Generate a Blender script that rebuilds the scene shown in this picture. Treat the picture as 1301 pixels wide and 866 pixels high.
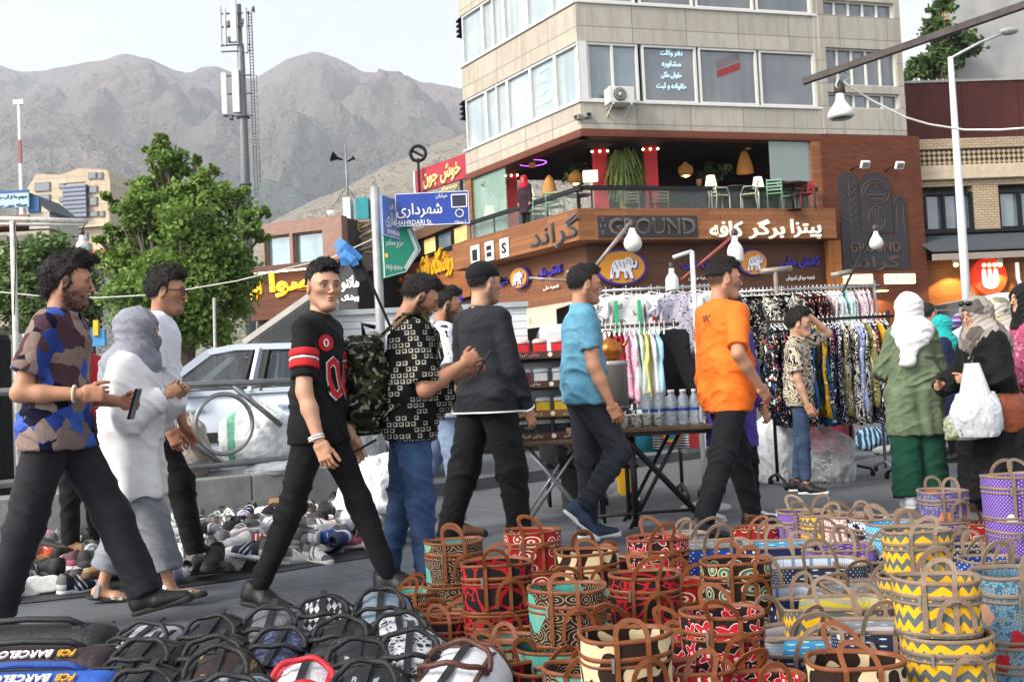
import bpy,bmesh,math,random,os
import numpy as np
from mathutils import Vector,Matrix,noise as mnoise
from mathutils.bvhtree import BVHTree
import openvdb as vdb
R=math.radians
scene=bpy.context.scene
col=scene.collection
for o in list(bpy.data.objects):
 bpy.data.objects.remove(o)
# ------------------------------------------------------------------ camera
CAMZ,FPX,PITCH,ROLL=1.03,1301.0,R(2.5),R(2.7)
cf=Vector((0,math.cos(PITCH),math.sin(PITCH)))
r0=Vector((1,0,0));u0=Vector((0,-math.sin(PITCH),math.cos(PITCH)))
cr=r0*math.cos(ROLL) -u0*math.sin(ROLL)
cu=u0*math.cos(ROLL) +r0*math.sin(ROLL)
cam_d=bpy.data.cameras.new('camera');cam=bpy.data.objects.new('camera',cam_d);col.objects.link(cam)
cam.matrix_world=Matrix(((cr.x,cu.x,-cf.x,0),(cr.y,cu.y,-cf.y,0),(cr.z,cu.z,-cf.z,CAMZ),(0,0,0,1)))
cam_d.sensor_width=36;cam_d.lens=36*FPX/1301;cam_d.clip_start=.1;cam_d.clip_end=20000
cam_d.dof.use_dof=False
scene.camera=cam
# ------------------------------------------------------------------ world, sun, exposure
SUN_EL,SUN_AZ=R(38),R(-125)          # azimuth of the sun seen from above, measured from +Y to +X
world=bpy.data.worlds.new('World');scene.world=world;world.use_nodes=True
wn=world.node_tree
sky=wn.nodes.new('ShaderNodeTexSky');sky.sky_type='NISHITA';sky.sun_disc=False
sky.sun_elevation=SUN_EL;sky.sun_rotation=SUN_AZ
sky.air_density=1.0;sky.dust_density=6.0;sky.ozone_density=1.0;sky.altitude=1500
bgn=wn.nodes['Background'];bgn.inputs[1].default_value=.15
hsv=wn.nodes.new('ShaderNodeHueSaturation');hsv.inputs['Saturation'].default_value=.20;hsv.inputs['Value'].default_value=1.22   # thin evening haze whitens the whole sky
wn.links.new(sky.outputs[0],hsv.inputs['Color']);wn.links.new(hsv.outputs[0],bgn.inputs[0])
sd=bpy.data.lights.new('sun','SUN');sd.energy=1.8;sd.angle=R(20);sd.color=(1,.90,.77)
sun=bpy.data.objects.new('sun',sd);col.objects.link(sun);sun.location=(-20,-20,40)
sdir=Vector((math.sin(SUN_AZ)*math.cos(SUN_EL),math.cos(SUN_AZ)*math.cos(SUN_EL),math.sin(SUN_EL)))
sun.rotation_euler=sdir.to_track_quat('Z','Y').to_euler()
scene.view_settings.view_transform='Standard';scene.view_settings.look='None'
scene.view_settings.exposure=1.0;scene.view_settings.gamma=1.0
scene.render.engine='CYCLES'
scene.cycles.use_denoising=True
scene.cycles.max_bounces=6;scene.cycles.diffuse_bounces=3;scene.cycles.glossy_bounces=3
scene.cycles.transmission_bounces=6;scene.cycles.transparent_max_bounces=12
# ------------------------------------------------------------------ pixel helpers (photo pixels -> world)
CAMP=Vector((0,0,CAMZ))
def ray(px,py):
 return cf +cr*((px-650.5)/FPX) +cu*((433-py)/FPX)
def at(px,py,Y):
 d=ray(px,py);return CAMP +d*(Y/d.y)
def gnd(px,py,z=0.):
 d=ray(px,py);return CAMP +d*((z-CAMZ)/d.z)
def hor(px):
 return 490 -.0472*(px-650)
# ------------------------------------------------------------------ numpy noise
_rs=np.random.RandomState(7)
_LAT=_rs.rand(32,32,32).astype(np.float32)
def vnoise(p,scale=1.,seed=0):
 q=np.asarray(p,dtype=np.float64)*np.asarray(scale) +seed*7.31 +100
 i=np.floor(q).astype(int);f=q -i;f=f*f*(3-2*f);i &= 31;j=(i+1) & 31
 x0,y0,z0=i[:,0],i[:,1],i[:,2];x1,y1,z1=j[:,0],j[:,1],j[:,2]
 fx,fy,fz=f[:,0],f[:,1],f[:,2]
 a=_LAT[x0,y0,z0]*(1-fx) +_LAT[x1,y0,z0]*fx;b=_LAT[x0,y1,z0]*(1-fx) +_LAT[x1,y1,z0]*fx
 c=_LAT[x0,y0,z1]*(1-fx) +_LAT[x1,y0,z1]*fx;d=_LAT[x0,y1,z1]*(1-fx) +_LAT[x1,y1,z1]*fx
 return ((a*(1-fy)+b*fy)*(1-fz) +(c*(1-fy)+d*fy)*fz)*2 -1
# ------------------------------------------------------------------ materials
def hx(s):
 if not isinstance(s,str):
  return (s[0],s[1],s[2],1)
 s=s.lstrip('#');v=[int(s[i:i+2],16)/255 for i in (0,2,4)]
 return tuple((x/12.92 if x <= .04045 else ((x+.055)/1.055)**2.4) for x in v) +(1,)
class G:
 """small wrapper that builds a node material"""
 def __init__(s,name,rough=.6,metal=0.,spec=.4):
  s.m=bpy.data.materials.new(name);s.m.use_nodes=True;s.nt=s.m.node_tree
  s.b=s.nt.nodes['Principled BSDF']
  s.b.inputs['Roughness'].default_value=rough;s.b.inputs['Metallic'].default_value=metal
  s.b.inputs['Specular IOR Level'].default_value=spec
  s._tc=None
 def put(s,sock,v):
  if hasattr(v,'is_output') or isinstance(v,bpy.types.NodeSocket):
   s.nt.links.new(v,sock)
  else:
   if sock.type=='RGBA' and isinstance(v,str):v=hx(v)
   if sock.type=='RGBA' and not isinstance(v,(int,float)) and len(v)==3:v=tuple(v)+(1,)
   sock.default_value=v
 def n(s,t,ins=None,out=0,**pr):
  nd=s.nt.nodes.new('ShaderNode'+t)
  for k,v in pr.items():setattr(nd,k,v)
  for k,v in (ins or {}).items():s.put(nd.inputs[k],v)
  return nd.outputs[out]
 @property
 def obj(s):return s.n('TexCoord',out=3)
 @property
 def uv(s):return s.n('TexCoord',out=2)
 def map(s,v,scale=(1,1,1),loc=(0,0,0),rot=(0,0,0)):
  return s.n('Mapping',{0:v,1:loc,2:rot,3:scale})
 def noise(s,v,scale=5,detail=3,rough=.5,dist=0,out=0):
  return s.n('TexNoise',{'Vector':v,'Scale':scale,'Detail':detail,'Roughness':rough,'Distortion':dist},out)
 def vor(s,v,scale=5,feature='F1',out=0,rnd=1.,**k):
  return s.n('TexVoronoi',{'Vector':v,'Scale':scale,'Randomness':rnd},out,feature=feature,**k)
 def wave(s,v,scale=5,dist=0,prof='SIN',d='X',detail=2,dscale=1):
  return s.n('TexWave',{'Vector':v,'Scale':scale,'Distortion':dist,'Detail':detail,'Detail Scale':dscale},1,wave_profile=prof,bands_direction=d)
 def math(s,op,a,b=0.,c=0.):
  return s.n('Math',{0:a,1:b,2:c},operation=op)
 def mix(s,f,a,b,bt='MIX'):
  nd=s.nt.nodes.new('ShaderNodeMix');nd.data_type='RGBA';nd.blend_type=bt
  s.put(nd.inputs[0],f);s.put(nd.inputs[6],hx(a) if isinstance(a,str) else a);s.put(nd.inputs[7],hx(b) if isinstance(b,str) else b)
  return nd.outputs[2]
 def ramp(s,f,stops,interp='LINEAR'):
  nd=s.nt.nodes.new('ShaderNodeValToRGB');nd.color_ramp.interpolation=interp
  el=nd.color_ramp.elements
  while len(el)<len(stops):el.new(.5)
  for e,(p,c) in zip(el,stops):e.position=p;e.color=hx(c) if not isinstance(c,(int,float)) else (c,c,c,1)
  s.put(nd.inputs[0],f);return nd.outputs[0]
 def sep(s,v):
  nd=s.nt.nodes.new('ShaderNodeSeparateXYZ');s.put(nd.inputs[0],v);return nd.outputs
 def comb(s,x=0.,y=0.,z=0.):
  return s.n('CombineXYZ',{0:x,1:y,2:z})
 def step(s,v,a,b):
  return s.n('MapRange',{0:v,1:a,2:b,3:0.,4:1.})
 def col(s,v):s.put(s.b.inputs['Base Color'],hx(v) if isinstance(v,str) else v);return s
 def rgh(s,v):s.put(s.b.inputs['Roughness'],v);return s
 def bump(s,h,strength=.3,dist=.01):
  s.put(s.b.inputs['Normal'],s.n('Bump',{'Strength':strength,'Distance':dist,'Height':h}));return s
 def emit(s,c,st):s.put(s.b.inputs['Emission Color'],c);s.put(s.b.inputs['Emission Strength'],st);return s
_MC={}
def M(name,c,rough=.6,metal=0.,var=.15,scale=6.,bump=.0,bscale=80.,spec=.4,c2=None,coat=0.,emit=0.,alpha=1.):
 """plain surface: colour with soft procedural mottling and optional fine bump"""
 key=(name,str(c),rough,metal,var,scale,bump,str(c2),emit)
 if key in _MC:return _MC[key]
 g=G(name,rough,metal,spec);a=hx(c)
 lo=tuple(x*(1-var) for x in a[:3])+(1,);hi=tuple(min(1,x*(1+var)) for x in a[:3])+(1,)
 if c2 is not None:hi=hx(c2)
 v=g.obj;f=g.noise(v,scale,4,.6)
 g.col(g.mix(g.step(f,.3,.7),lo,hi))
 if bump:g.bump(g.noise(v,bscale,3,.6),bump,.006)
 if coat:g.b.inputs['Coat Weight'].default_value=coat;g.b.inputs['Coat Roughness'].default_value=.08
 if emit:g.emit(a,emit)
 _MC[key]=g.m
 return g.m
def cloth(name,c,rough=.82,var=.18,c2=None,weave=260.,wr=.25):
 g=G(name,rough,0,.22);a=hx(c);v=g.obj
 lo=tuple(x*(1-var) for x in a[:3])+(1,);hi=hx(c2) if c2 else tuple(min(1,x*(1+var)) for x in a[:3])+(1,)
 n1=g.noise(v,5,4,.6)
 g.col(g.mix(g.step(n1,.3,.7),lo,hi))
 g.b.inputs['Sheen Weight'].default_value=.03
 rg=g.nt.nodes.new('ShaderNodeTexNoise');rg.noise_type='RIDGED_MULTIFRACTAL';g.put(rg.inputs['Vector'],g.map(v,(5,5,9),(0,0,0),(.35,.25,0)))
 for k_,q_ in (('Scale',1.1),('Detail',2.),('Roughness',.4),('Distortion',.5)):rg.inputs[k_].default_value=q_
 h=g.math('ADD',g.math('MULTIPLY',rg.outputs[0],.55),g.math('ADD',g.noise(g.map(v,(7,7,12)),1.3,2,.45,.5),g.math('MULTIPLY',g.noise(v,weave,1),.04)))
 g.bump(h,wr*.6,.03)
 return g.m
# ------------------------------------------------------------------ mesh builder
class MB:
 def __init__(s):
  s.v=[];s.f=[];s.mi=[];s.uv=[];s.sm=[];s.cur=0;s.smooth=False
 def add(s,vs,fs,uvs=None,sm=None):
  b=len(s.v);s.v += [tuple(x) for x in vs]
  for i,f in enumerate(fs):
   s.f.append(tuple(b+k for k in f));s.mi.append(s.cur);s.sm.append(s.smooth if sm is None else sm)
   s.uv.append(uvs[i] if uvs else None)
  return s
 def box(s,c,size,rot=None,M4=None):
  hx_,hy,hz=size[0]/2,size[1]/2,size[2]/2
  vs=[Vector((x*hx_,y*hy,z*hz)) for z in (-1,1) for y in (-1,1) for x in (-1,1)]
  if rot is not None:
   if isinstance(rot,(int,float)):rot=Matrix.Rotation(rot,3,'Z')
   vs=[rot @ v for v in vs]
  vs=[v+Vector(c) for v in vs]
  return s.add(vs,[(0,2,3,1),(4,5,7,6),(0,1,5,4),(2,6,7,3),(1,3,7,5),(0,4,6,2)],sm=False)
 def quadbox(s,a,ex,ey,ez):
  """box from corner a with three edge vectors"""
  a=Vector(a);ex=Vector(ex);ey=Vector(ey);ez=Vector(ez)
  vs=[a+ex*x+ey*y+ez*z for z in (0,1) for y in (0,1) for x in (0,1)]
  fs=[(0,2,3,1),(4,5,7,6),(0,1,5,4),(2,6,7,3),(1,3,7,5),(0,4,6,2)]
  if ex.cross(ey).dot(ez)<0:fs=[f[::-1] for f in fs]
  return s.add(vs,fs,sm=False)
 def beam(s,a,b,w,h=None,up=(0,0,1)):
  h=h or w;a=Vector(a);b=Vector(b);d=(b-a);L=d.length;d.normalize()
  u=Vector(up)
  if abs(d.dot(u))>.98:u=Vector((1,0,0))
  x=d.cross(u).normalized();z=x.cross(d).normalized()
  return s.quadbox(a-x*w/2-z*h/2,d*L,x*w,z*h)
 def tube(s,pts,r,n=8,closed=False,caps=True,sm=True,flat=None):
  """tube along points; r may be a list; flat=(vector,factor) squashes the section along a vector"""
  P=[Vector(p) for p in pts];N=len(P)
  rr=r if isinstance(r,(list,tuple)) else [r]*N
  T=[]
  for i in range(N):
   if closed:t=P[(i+1) % N]-P[i-1]
   else:t=P[min(i+1,N-1)]-P[max(i-1,0)]
   T.append(t.normalized() if t.length>1e-9 else Vector((0,0,1)))
  u=Vector((0,0,1)) if abs(T[0].z)<.9 else Vector((1,0,0))
  vs=[]
  for i in range(N):
   t=T[i];u=(u -t*u.dot(t))
   if u.length<1e-6:u=t.orthogonal()
   u.normalize();w=t.cross(u)
   for k in range(n):
    a=2*math.pi*k/n;o=u*math.cos(a)*rr[i]+w*math.sin(a)*rr[i]
    if flat is not None:
     fv=Vector(flat[0]);o=o -fv*o.dot(fv)*(1-flat[1])
    vs.append(P[i]+o)
  fs=[]
  m=N if closed else N-1
  for i in range(m):
   j=(i+1) % N
   for k in range(n):
    l=(k+1) % n;fs.append((i*n+k,i*n+l,j*n+l,j*n+k))
  if caps and not closed:
   fs.append(tuple(range(n))[::-1]);fs.append(tuple((N-1)*n+k for k in range(n)))
  return s.add(vs,fs,sm=sm)
 def strap(s,pts,nrm,w,t):
  """flat strap (ribbon with thickness) along pts; nrm = list of width directions"""
  P=[Vector(p) for p in pts];N=len(P);vs=[]
  for i in range(N):
   tg=(P[min(i+1,N-1)]-P[max(i-1,0)]).normalized()
   wd=Vector(nrm[i] if isinstance(nrm,list) else nrm);wd=(wd-tg*wd.dot(tg)).normalized();th=tg.cross(wd)
   for a,b in ((-1,-1),(1,-1),(1,1),(-1,1)):vs.append(P[i]+wd*a*w/2+th*b*t/2)
  fs=[(i*4+k,i*4+(k+1) % 4,i*4+4+(k+1) % 4,i*4+4+k) for i in range(N-1) for k in range(4)]
  fs += [(3,2,1,0),tuple((N-1)*4+k for k in range(4))]
  return s.add(vs,fs,sm=False)
 def lathe(s,prof,c=(0,0,0),n=20,axis=None,sm=True,caps=True):
  c=Vector(c);vs=[];m=len(prof)
  Q=axis if axis is not None else Matrix.Identity(3)
  for r_,z in prof:
   for k in range(n):
    a=2*math.pi*k/n;vs.append(c+Q @ Vector((r_*math.cos(a),r_*math.sin(a),z)))
  fs=[(i*n+k,i*n+(k+1) % n,(i+1)*n+(k+1) % n,(i+1)*n+k) for i in range(m-1) for k in range(n)]
  if caps:fs += [tuple(range(n))[::-1],tuple((m-1)*n+k for k in range(n))]
  return s.add(vs,fs,sm=sm)
 def prism(s,poly,ex,ey,ez,org=(0,0,0)):
  """extrude a 2D polygon (in ex,ey) along ez (vector, full thickness)"""
  org=Vector(org);ex=Vector(ex);ey=Vector(ey);ez=Vector(ez);n=len(poly)
  a=[org+ex*p[0]+ey*p[1] for p in poly];b=[p+ez for p in a]
  ar=sum(poly[i][0]*poly[(i+1) % n][1]-poly[(i+1) % n][0]*poly[i][1] for i in range(n))
  fl=(ar*ex.cross(ey).dot(ez))>0
  fs=[tuple(range(n))[::-1],tuple(range(n,2*n))]+[(i,(i+1) % n,n+(i+1) % n,n+i) for i in range(n)]
  if not fl:fs=[f[::-1] for f in fs]
  return s.add(a+b,fs,sm=False)
 def loft(s,rings,closed=True,caps=True,sm=True,uv=False):
  n=len(rings[0]);vs=[p for r_ in rings for p in r_];fs=[];uvs=[]
  for i in range(len(rings)-1):
   for k in range(n if closed else n-1):
    l=(k+1) % n;fs.append((i*n+k,i*n+l,(i+1)*n+l,(i+1)*n+k))
    m=len(rings)-1
    uvs.append(((k/n,i/m),((k+1)/n,i/m),((k+1)/n,(i+1)/m),(k/n,(i+1)/m)))
  if caps:
   fs += [tuple(range(n))[::-1],tuple((len(rings)-1)*n+k for k in range(n))];uvs += [None,None]
  return s.add(vs,fs,uvs if uv else None,sm=sm)
 def sphere(s,c,r,n=12,m=8,sc=(1,1,1)):
  prof=[(math.sin(math.pi*i/m)*r,-math.cos(math.pi*i/m)*r) for i in range(m+1)]
  c=Vector(c);vs=[]
  for q,z in prof:
   q=max(q,r*.01)
   for k in range(n):
    a=2*math.pi*k/n;vs.append(c+Vector((q*math.cos(a)*sc[0],q*math.sin(a)*sc[1],z*sc[2])))
  fs=[(i*n+k,i*n+(k+1) % n,(i+1)*n+(k+1) % n,(i+1)*n+k) for i in range(m) for k in range(n)]
  return s.add(vs,fs+[tuple(range(n))[::-1],tuple(m*n+k for k in range(n))],sm=True)
 def mesh(s,name,mats):
  me=bpy.data.meshes.new(name);me.from_pydata(s.v,[],s.f)
  for m in (mats if isinstance(mats,(list,tuple)) else [mats]):me.materials.append(m)
  me.polygons.foreach_set('material_index',s.mi);me.polygons.foreach_set('use_smooth',s.sm)
  if any(u is not None for u in s.uv):
   L=me.uv_layers.new(name='UVMap').data
   for p,u in zip(me.polygons,s.uv):
    if u is not None:
     for li,q in zip(p.loop_indices,u):L[li].uv=q
  me.update();return me
 def obj(s,name,mats,parent=None,loc=None,rz=0.,bevel=0.,**tg):
  o=link(name,s.mesh(name,mats),parent)
  if loc is not None:o.location=loc
  if rz:o.rotation_euler=(0,0,rz)
  if bevel:
   b=o.modifiers.new('bevel','BEVEL');b.width=bevel;b.segments=2;b.limit_method='ANGLE';b.angle_limit=R(40)
  if tg:tag(o,**tg)
  return o
def link(name,data,parent=None):
 o=bpy.data.objects.new(name,data);col.objects.link(o)
 if parent is not None:o.parent=parent
 return o
def tag(o,label=None,cat=None,group=None,kind=None):
 if label:o['label']=label
 if cat:o['category']=cat
 if group:o['group']=group
 if kind:o['kind']=kind
 return o
def thing(name,label,cat,loc=(0,0,0),rz=0.,group=None):
 o=link(name,None);o.location=loc;o.rotation_euler=(0,0,rz);o.empty_display_size=.1
 return tag(o,label,cat,group)
def struct(o):
 o['kind']='structure';return o
def copy_tree(o,parent=None):
 c=o.copy();col.objects.link(c)
 if parent is not None:c.parent=parent
 for ch in o.children:copy_tree(ch,c)
 return c
def own_mat(o,m,slot=0):
 o.material_slots[slot].link='OBJECT';o.material_slots[slot].material=m
def arr_mesh(name,V,F,mats,smooth=True,cols=None):
 me=bpy.data.meshes.new(name)
 V=np.asarray(V,dtype=np.float32);F=np.asarray(F,dtype=np.int32)
 me.vertices.add(len(V));me.vertices.foreach_set('co',V.ravel())
 k=F.shape[1]
 me.loops.add(F.size);me.loops.foreach_set('vertex_index',F.ravel())
 me.polygons.add(len(F));me.polygons.foreach_set('loop_start',np.arange(len(F),dtype=np.int32)*k)
 for m in (mats if isinstance(mats,(list,tuple)) else [mats]):me.materials.append(m)
 me.polygons.foreach_set('use_smooth',np.full(len(F),smooth))
 me.update(calc_edges=True);me.validate()
 if cols is not None:
  a=me.color_attributes.new('Col','FLOAT_COLOR','POINT')
  c4=np.ones((len(V),4),dtype=np.float32);c4[:,:3]=cols;a.data.foreach_set('color',c4.ravel())
 return me
# ------------------------------------------------------------------ text (with Persian shaping through presentation forms)
_AR={'ا':(0xFE8D,2),'ب':(0xFE8F,4),'ت':(0xFE95,4),'ث':(0xFE99,4),'ج':(0xFE9D,4),'ح':(0xFEA1,4),'خ':(0xFEA5,4),'د':(0xFEA9,2),'ذ':(0xFEAB,2),
'ر':(0xFEAD,2),'ز':(0xFEAF,2),'س':(0xFEB1,4),'ش':(0xFEB5,4),'ص':(0xFEB9,4),'ض':(0xFEBD,4),'ط':(0xFEC1,4),'ظ':(0xFEC5,4),'ع':(0xFEC9,4),'غ':(0xFECD,4),
'ف':(0xFED1,4),'ق':(0xFED5,4),'ل':(0xFEDD,4),'م':(0xFEE1,4),'ن':(0xFEE5,4),'ه':(0xFEE9,4),'و':(0xFEED,2),'آ':(0xFE81,2),
'پ':(0xFB56,4),'چ':(0xFB7A,4),'ژ':(0xFB8A,2),'ک':(0xFB8E,4),'گ':(0xFB92,4),'ی':(0xFBFC,4)}
def fa(t):
 out=[]
 for i,ch in enumerate(t):
  if ch not in _AR:out.append(ch);continue
  b,n=_AR[ch]
  pv=i>0 and t[i-1] in _AR and _AR[t[i-1]][1]==4
  nx=i+1<len(t) and t[i+1] in _AR and n==4
  # order in the block: isolated, final, initial, medial
  out.append(chr(b +(3 if pv and nx else 1 if pv else 2 if nx else 0)))
 return ''.join(out[::-1])
def text_mesh(s,size=1.,ext=.0,bevel=.0,shear=0.,width=None,height=None,bold=0.):
 c=bpy.data.curves.new('t','FONT');c.body=s;c.size=size;c.extrude=ext;c.bevel_depth=bevel;c.shear=shear
 c.align_x='CENTER';c.resolution_u=2;c.offset=bold
 o=bpy.data.objects.new('t',c);col.objects.link(o);bpy.context.view_layer.update()
 me=bpy.data.meshes.new_from_object(o.evaluated_get(bpy.context.evaluated_depsgraph_get()))
 bpy.data.objects.remove(o);bpy.data.curves.remove(c)
 n=len(me.vertices);a=np.empty(n*3,dtype=np.float32);me.vertices.foreach_get('co',a);a=a.reshape(-1,3)
 lo,hi=a.min(0),a.max(0);a[:,:2] -= (lo+hi)[:2]/2
 if width:a[:,0] *= width/max(1e-6,hi[0]-lo[0])
 if height:a[:,1] *= height/max(1e-6,hi[1]-lo[1])
 me.vertices.foreach_set('co',a.ravel());me.update()
 return me
def text_obj(name,s,mat,org,ex,ey,parent=None,width=1.,height=None,ext=.01,**k):
 """flat lettering standing in the plane ex,ey at org (world)"""
 me=text_mesh(s,ext=ext,width=width,height=height,**k);me.materials.clear();me.materials.append(mat);me.name=name
 ex=Vector(ex).normalized();ey=Vector(ey);ey=(ey-ex*ey.dot(ex)).normalized();ez=ex.cross(ey)
 o=link(name,me);Mw=Matrix((ex,ey,ez)).transposed().to_4x4();Mw.translation=Vector(org)
 if parent is not None:
  o.parent=parent;pm=parent.matrix_basis
  o.matrix_basis=pm.inverted() @ Mw
 else:o.matrix_basis=Mw
 return o
# ------------------------------------------------------------------ implicit solids -> one continuous mesh
class Solid:
 def __init__(s):s.p=[]
 def cone(s,a,b,ra,rb,k=.02,wide=None,wf=1.,cutb=False,cuta=False,neg=False,off=0.):
  s.p.append(('c',np.array(a,float),np.array(b,float),ra,rb,k,None if wide is None else np.array(wide,float),wf,cutb,cuta,neg));return s
 def ell(s,c,r,k=.02,Rm=None,neg=False):
  s.p.append(('e',np.array(c,float),np.array(r,float),k,None if Rm is None else np.array(Rm,float),neg));return s
 def half(s,o,n,lo=None,hi=None):
  """remove what lies on the +n side of the plane through o (inside an optional box)"""
  s.p.append(('h',np.array(o,float),np.array(n,float)/np.linalg.norm(n),lo,hi));return s
 def fn(s,f):s.p.append(('f',f));return s
 def mesh(s,h,pad=.03):
  lo=np.full(3,1e9);hi=-lo
  for q in s.p:
   if q[0]=='c' and not q[10]:
    m=max(q[3],q[4])*max(1,q[7])
    lo=np.minimum(lo,np.minimum(q[1],q[2])-m);hi=np.maximum(hi,np.maximum(q[1],q[2])+m)
   elif q[0]=='e' and not q[5]:
    m=q[2].max() if q[4] is not None else q[2]
    lo=np.minimum(lo,q[1]-m);hi=np.maximum(hi,q[1]+m)
  lo -= pad;hi += pad
  n=np.ceil((hi-lo)/h).astype(int)+1
  ax=[lo[i]+h*np.arange(n[i]) for i in range(3)]
  D=np.full(n,.25,dtype=np.float32)
  for q in s.p:
   if q[0]=='f':
    X,Y,Z=np.meshgrid(*ax,indexing='ij');D=q[1](D,X,Y,Z).astype(np.float32);continue
   if q[0]=='h':
    X=ax[0][:,None,None];Y=ax[1][None,:,None];Z=ax[2][None,None,:]
    d=(X-q[1][0])*q[2][0]+(Y-q[1][1])*q[2][1]+(Z-q[1][2])*q[2][2]
    if q[3] is not None:
     msk=(X>q[3][0]) & (X<q[4][0]) & (Y>q[3][1]) & (Y<q[4][1]) & (Z>q[3][2]) & (Z<q[4][2])
     d=np.where(msk,d,-1)
    D=np.maximum(D,d.astype(np.float32));continue
   k=q[5] if q[0]=='c' else q[3]
   if q[0]=='c':m=max(q[3],q[4])*max(1,q[7])+k+3*h;b0=np.minimum(q[1],q[2])-m;b1=np.maximum(q[1],q[2])+m
   else:
    m=(q[2].max() if q[4] is not None else q[2])+k+3*h;b0=q[1]-m;b1=q[1]+m
   i0=np.clip(np.floor((b0-lo)/h).astype(int),0,n);i1=np.clip(np.ceil((b1-lo)/h).astype(int)+1,0,n)
   if (i1 <= i0).any():continue
   sl=tuple(slice(i0[i],i1[i]) for i in range(3))
   X=ax[0][sl[0]][:,None,None];Y=ax[1][sl[1]][None,:,None];Z=ax[2][sl[2]][None,None,:]
   if q[0]=='c':
    _,a,b,ra,rb,k,w,wf,cb,ca,neg=q
    px,py,pz=X-a[0],Y-a[1],Z-a[2];ba=b-a
    L2=max(ba@ba,1e-9)
    t=(px*ba[0]+py*ba[1]+pz*ba[2])/L2
    tc=np.clip(t,0,1)
    qx,qy,qz=px-ba[0]*tc,py-ba[1]*tc,pz-ba[2]*tc
    if w is not None:
     e=(qx*w[0]+qy*w[1]+qz*w[2])*(1-1/wf);qx,qy,qz=qx-e*w[0],qy-e*w[1],qz-e*w[2]
    d=np.sqrt(qx*qx+qy*qy+qz*qz)-(ra+(rb-ra)*tc)
    L=math.sqrt(L2)
    if cb:d=np.maximum(d,(t-1)*L)
    if ca:d=np.maximum(d,-t*L)
   else:
    _,c,r_,k,Rm,neg=q
    px,py,pz=X-c[0],Y-c[1],Z-c[2]
    if Rm is not None:
     px,py,pz=(Rm[0][0]*px+Rm[1][0]*py+Rm[2][0]*pz,Rm[0][1]*px+Rm[1][1]*py+Rm[2][1]*pz,Rm[0][2]*px+Rm[1][2]*py+Rm[2][2]*pz)
    k0=np.sqrt((px/r_[0])**2+(py/r_[1])**2+(pz/r_[2])**2)
    k1=np.sqrt((px/r_[0]**2)**2+(py/r_[1]**2)**2+(pz/r_[2]**2)**2)+1e-9
    d=k0*(k0-1)/k1
    d=np.where(k0<1e-3,-r_.min(),d)
   S=D[sl]
   if neg:
    hh=np.maximum(k-np.abs(S+d),0)/k;D[sl]=np.maximum(S,-d)+hh*hh*k*.25
   else:
    hh=np.maximum(k-np.abs(S-d),0)/k;D[sl]=np.minimum(S,d)-hh*hh*k*.25
  g=vdb.FloatGrid(.25);g.copyFromArray(D)
  P,T,Q=g.convertToPolygons(isovalue=0.,adaptivity=0.)
  V=P*h+lo
  # outward orientation
  Q=np.asarray(Q,dtype=np.int64)
  if len(Q):
   a,b,c_,d_=V[Q[:,0]],V[Q[:,1]],V[Q[:,2]],V[Q[:,3]]
   vol=np.einsum('ij,ij->i',a-V.mean(0),np.cross(c_-a,d_-b)).sum()
   if vol<0:Q=Q[:,::-1]
  return V,Q
def vnormals(V,Q):
 N=np.zeros_like(V);fn=np.cross(V[Q[:,2]]-V[Q[:,0]],V[Q[:,3]]-V[Q[:,1]])
 for k in range(4):np.add.at(N,Q[:,k],fn)
 return N/(np.linalg.norm(N,axis=1,keepdims=True)+1e-12)
def relax(V,Q,it=2,w=.5):
 for _ in range(it):
  S=np.zeros_like(V);C=np.zeros((len(V),1))
  for a,b in ((0,1),(1,2),(2,3),(3,0)):
   np.add.at(S,Q[:,a],V[Q[:,b]]);np.add.at(S,Q[:,b],V[Q[:,a]])
   np.add.at(C,Q[:,a],1);np.add.at(C,Q[:,b],1)
  V=V*(1-w)+w*S/np.maximum(C,1)
 return V
def sstep(x,a,b):
 t=np.clip((x-a)/(b-a),0,1);return t*t*(3-2*t)
# ------------------------------------------------------------------ people
def folds(V,seed,lo=1.):
 q=V+np.stack([V[:,2]*.45,V[:,2]*-.3,V[:,0]*.7+V[:,1]*.5],1)
 a=(1-np.abs(vnoise(q,(5*lo,5*lo,11*lo),seed)))**5;b=(1-np.abs(vnoise(q[:,[1,0,2]],(9*lo,9*lo,19*lo),seed+5)))**4
 return a*1.5+b*.6-.55+.35*vnoise(V,(4,4,5),seed+9)
def strands(V,N,idx,dirs,ln,w,rs):
 p=V[idx];d=dirs/(np.linalg.norm(dirs,axis=1,keepdims=True)+1e-9);s=np.cross(d,rs.normal(size=d.shape));s /= np.linalg.norm(s,axis=1,keepdims=True)+1e-9
 L=ln*(.5+.8*rs.rand(len(idx),1));b=p-N[idx]*.003
 q=np.stack([b-s*w,b+s*w,b+d*L+s*w*.15,b+d*L-s*w*.15],1).reshape(-1,3);return q,np.arange(len(q)).reshape(-1,4)
def rotm(ax,a):
 c,s=math.cos(a),math.sin(a)
 return np.array({'x':[[1,0,0],[0,c,-s],[0,s,c]],'y':[[c,0,s],[0,1,0],[-s,0,c]],'z':[[c,-s,0],[s,c,0],[0,0,1]]}[ax])
_head_cache={}
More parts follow.
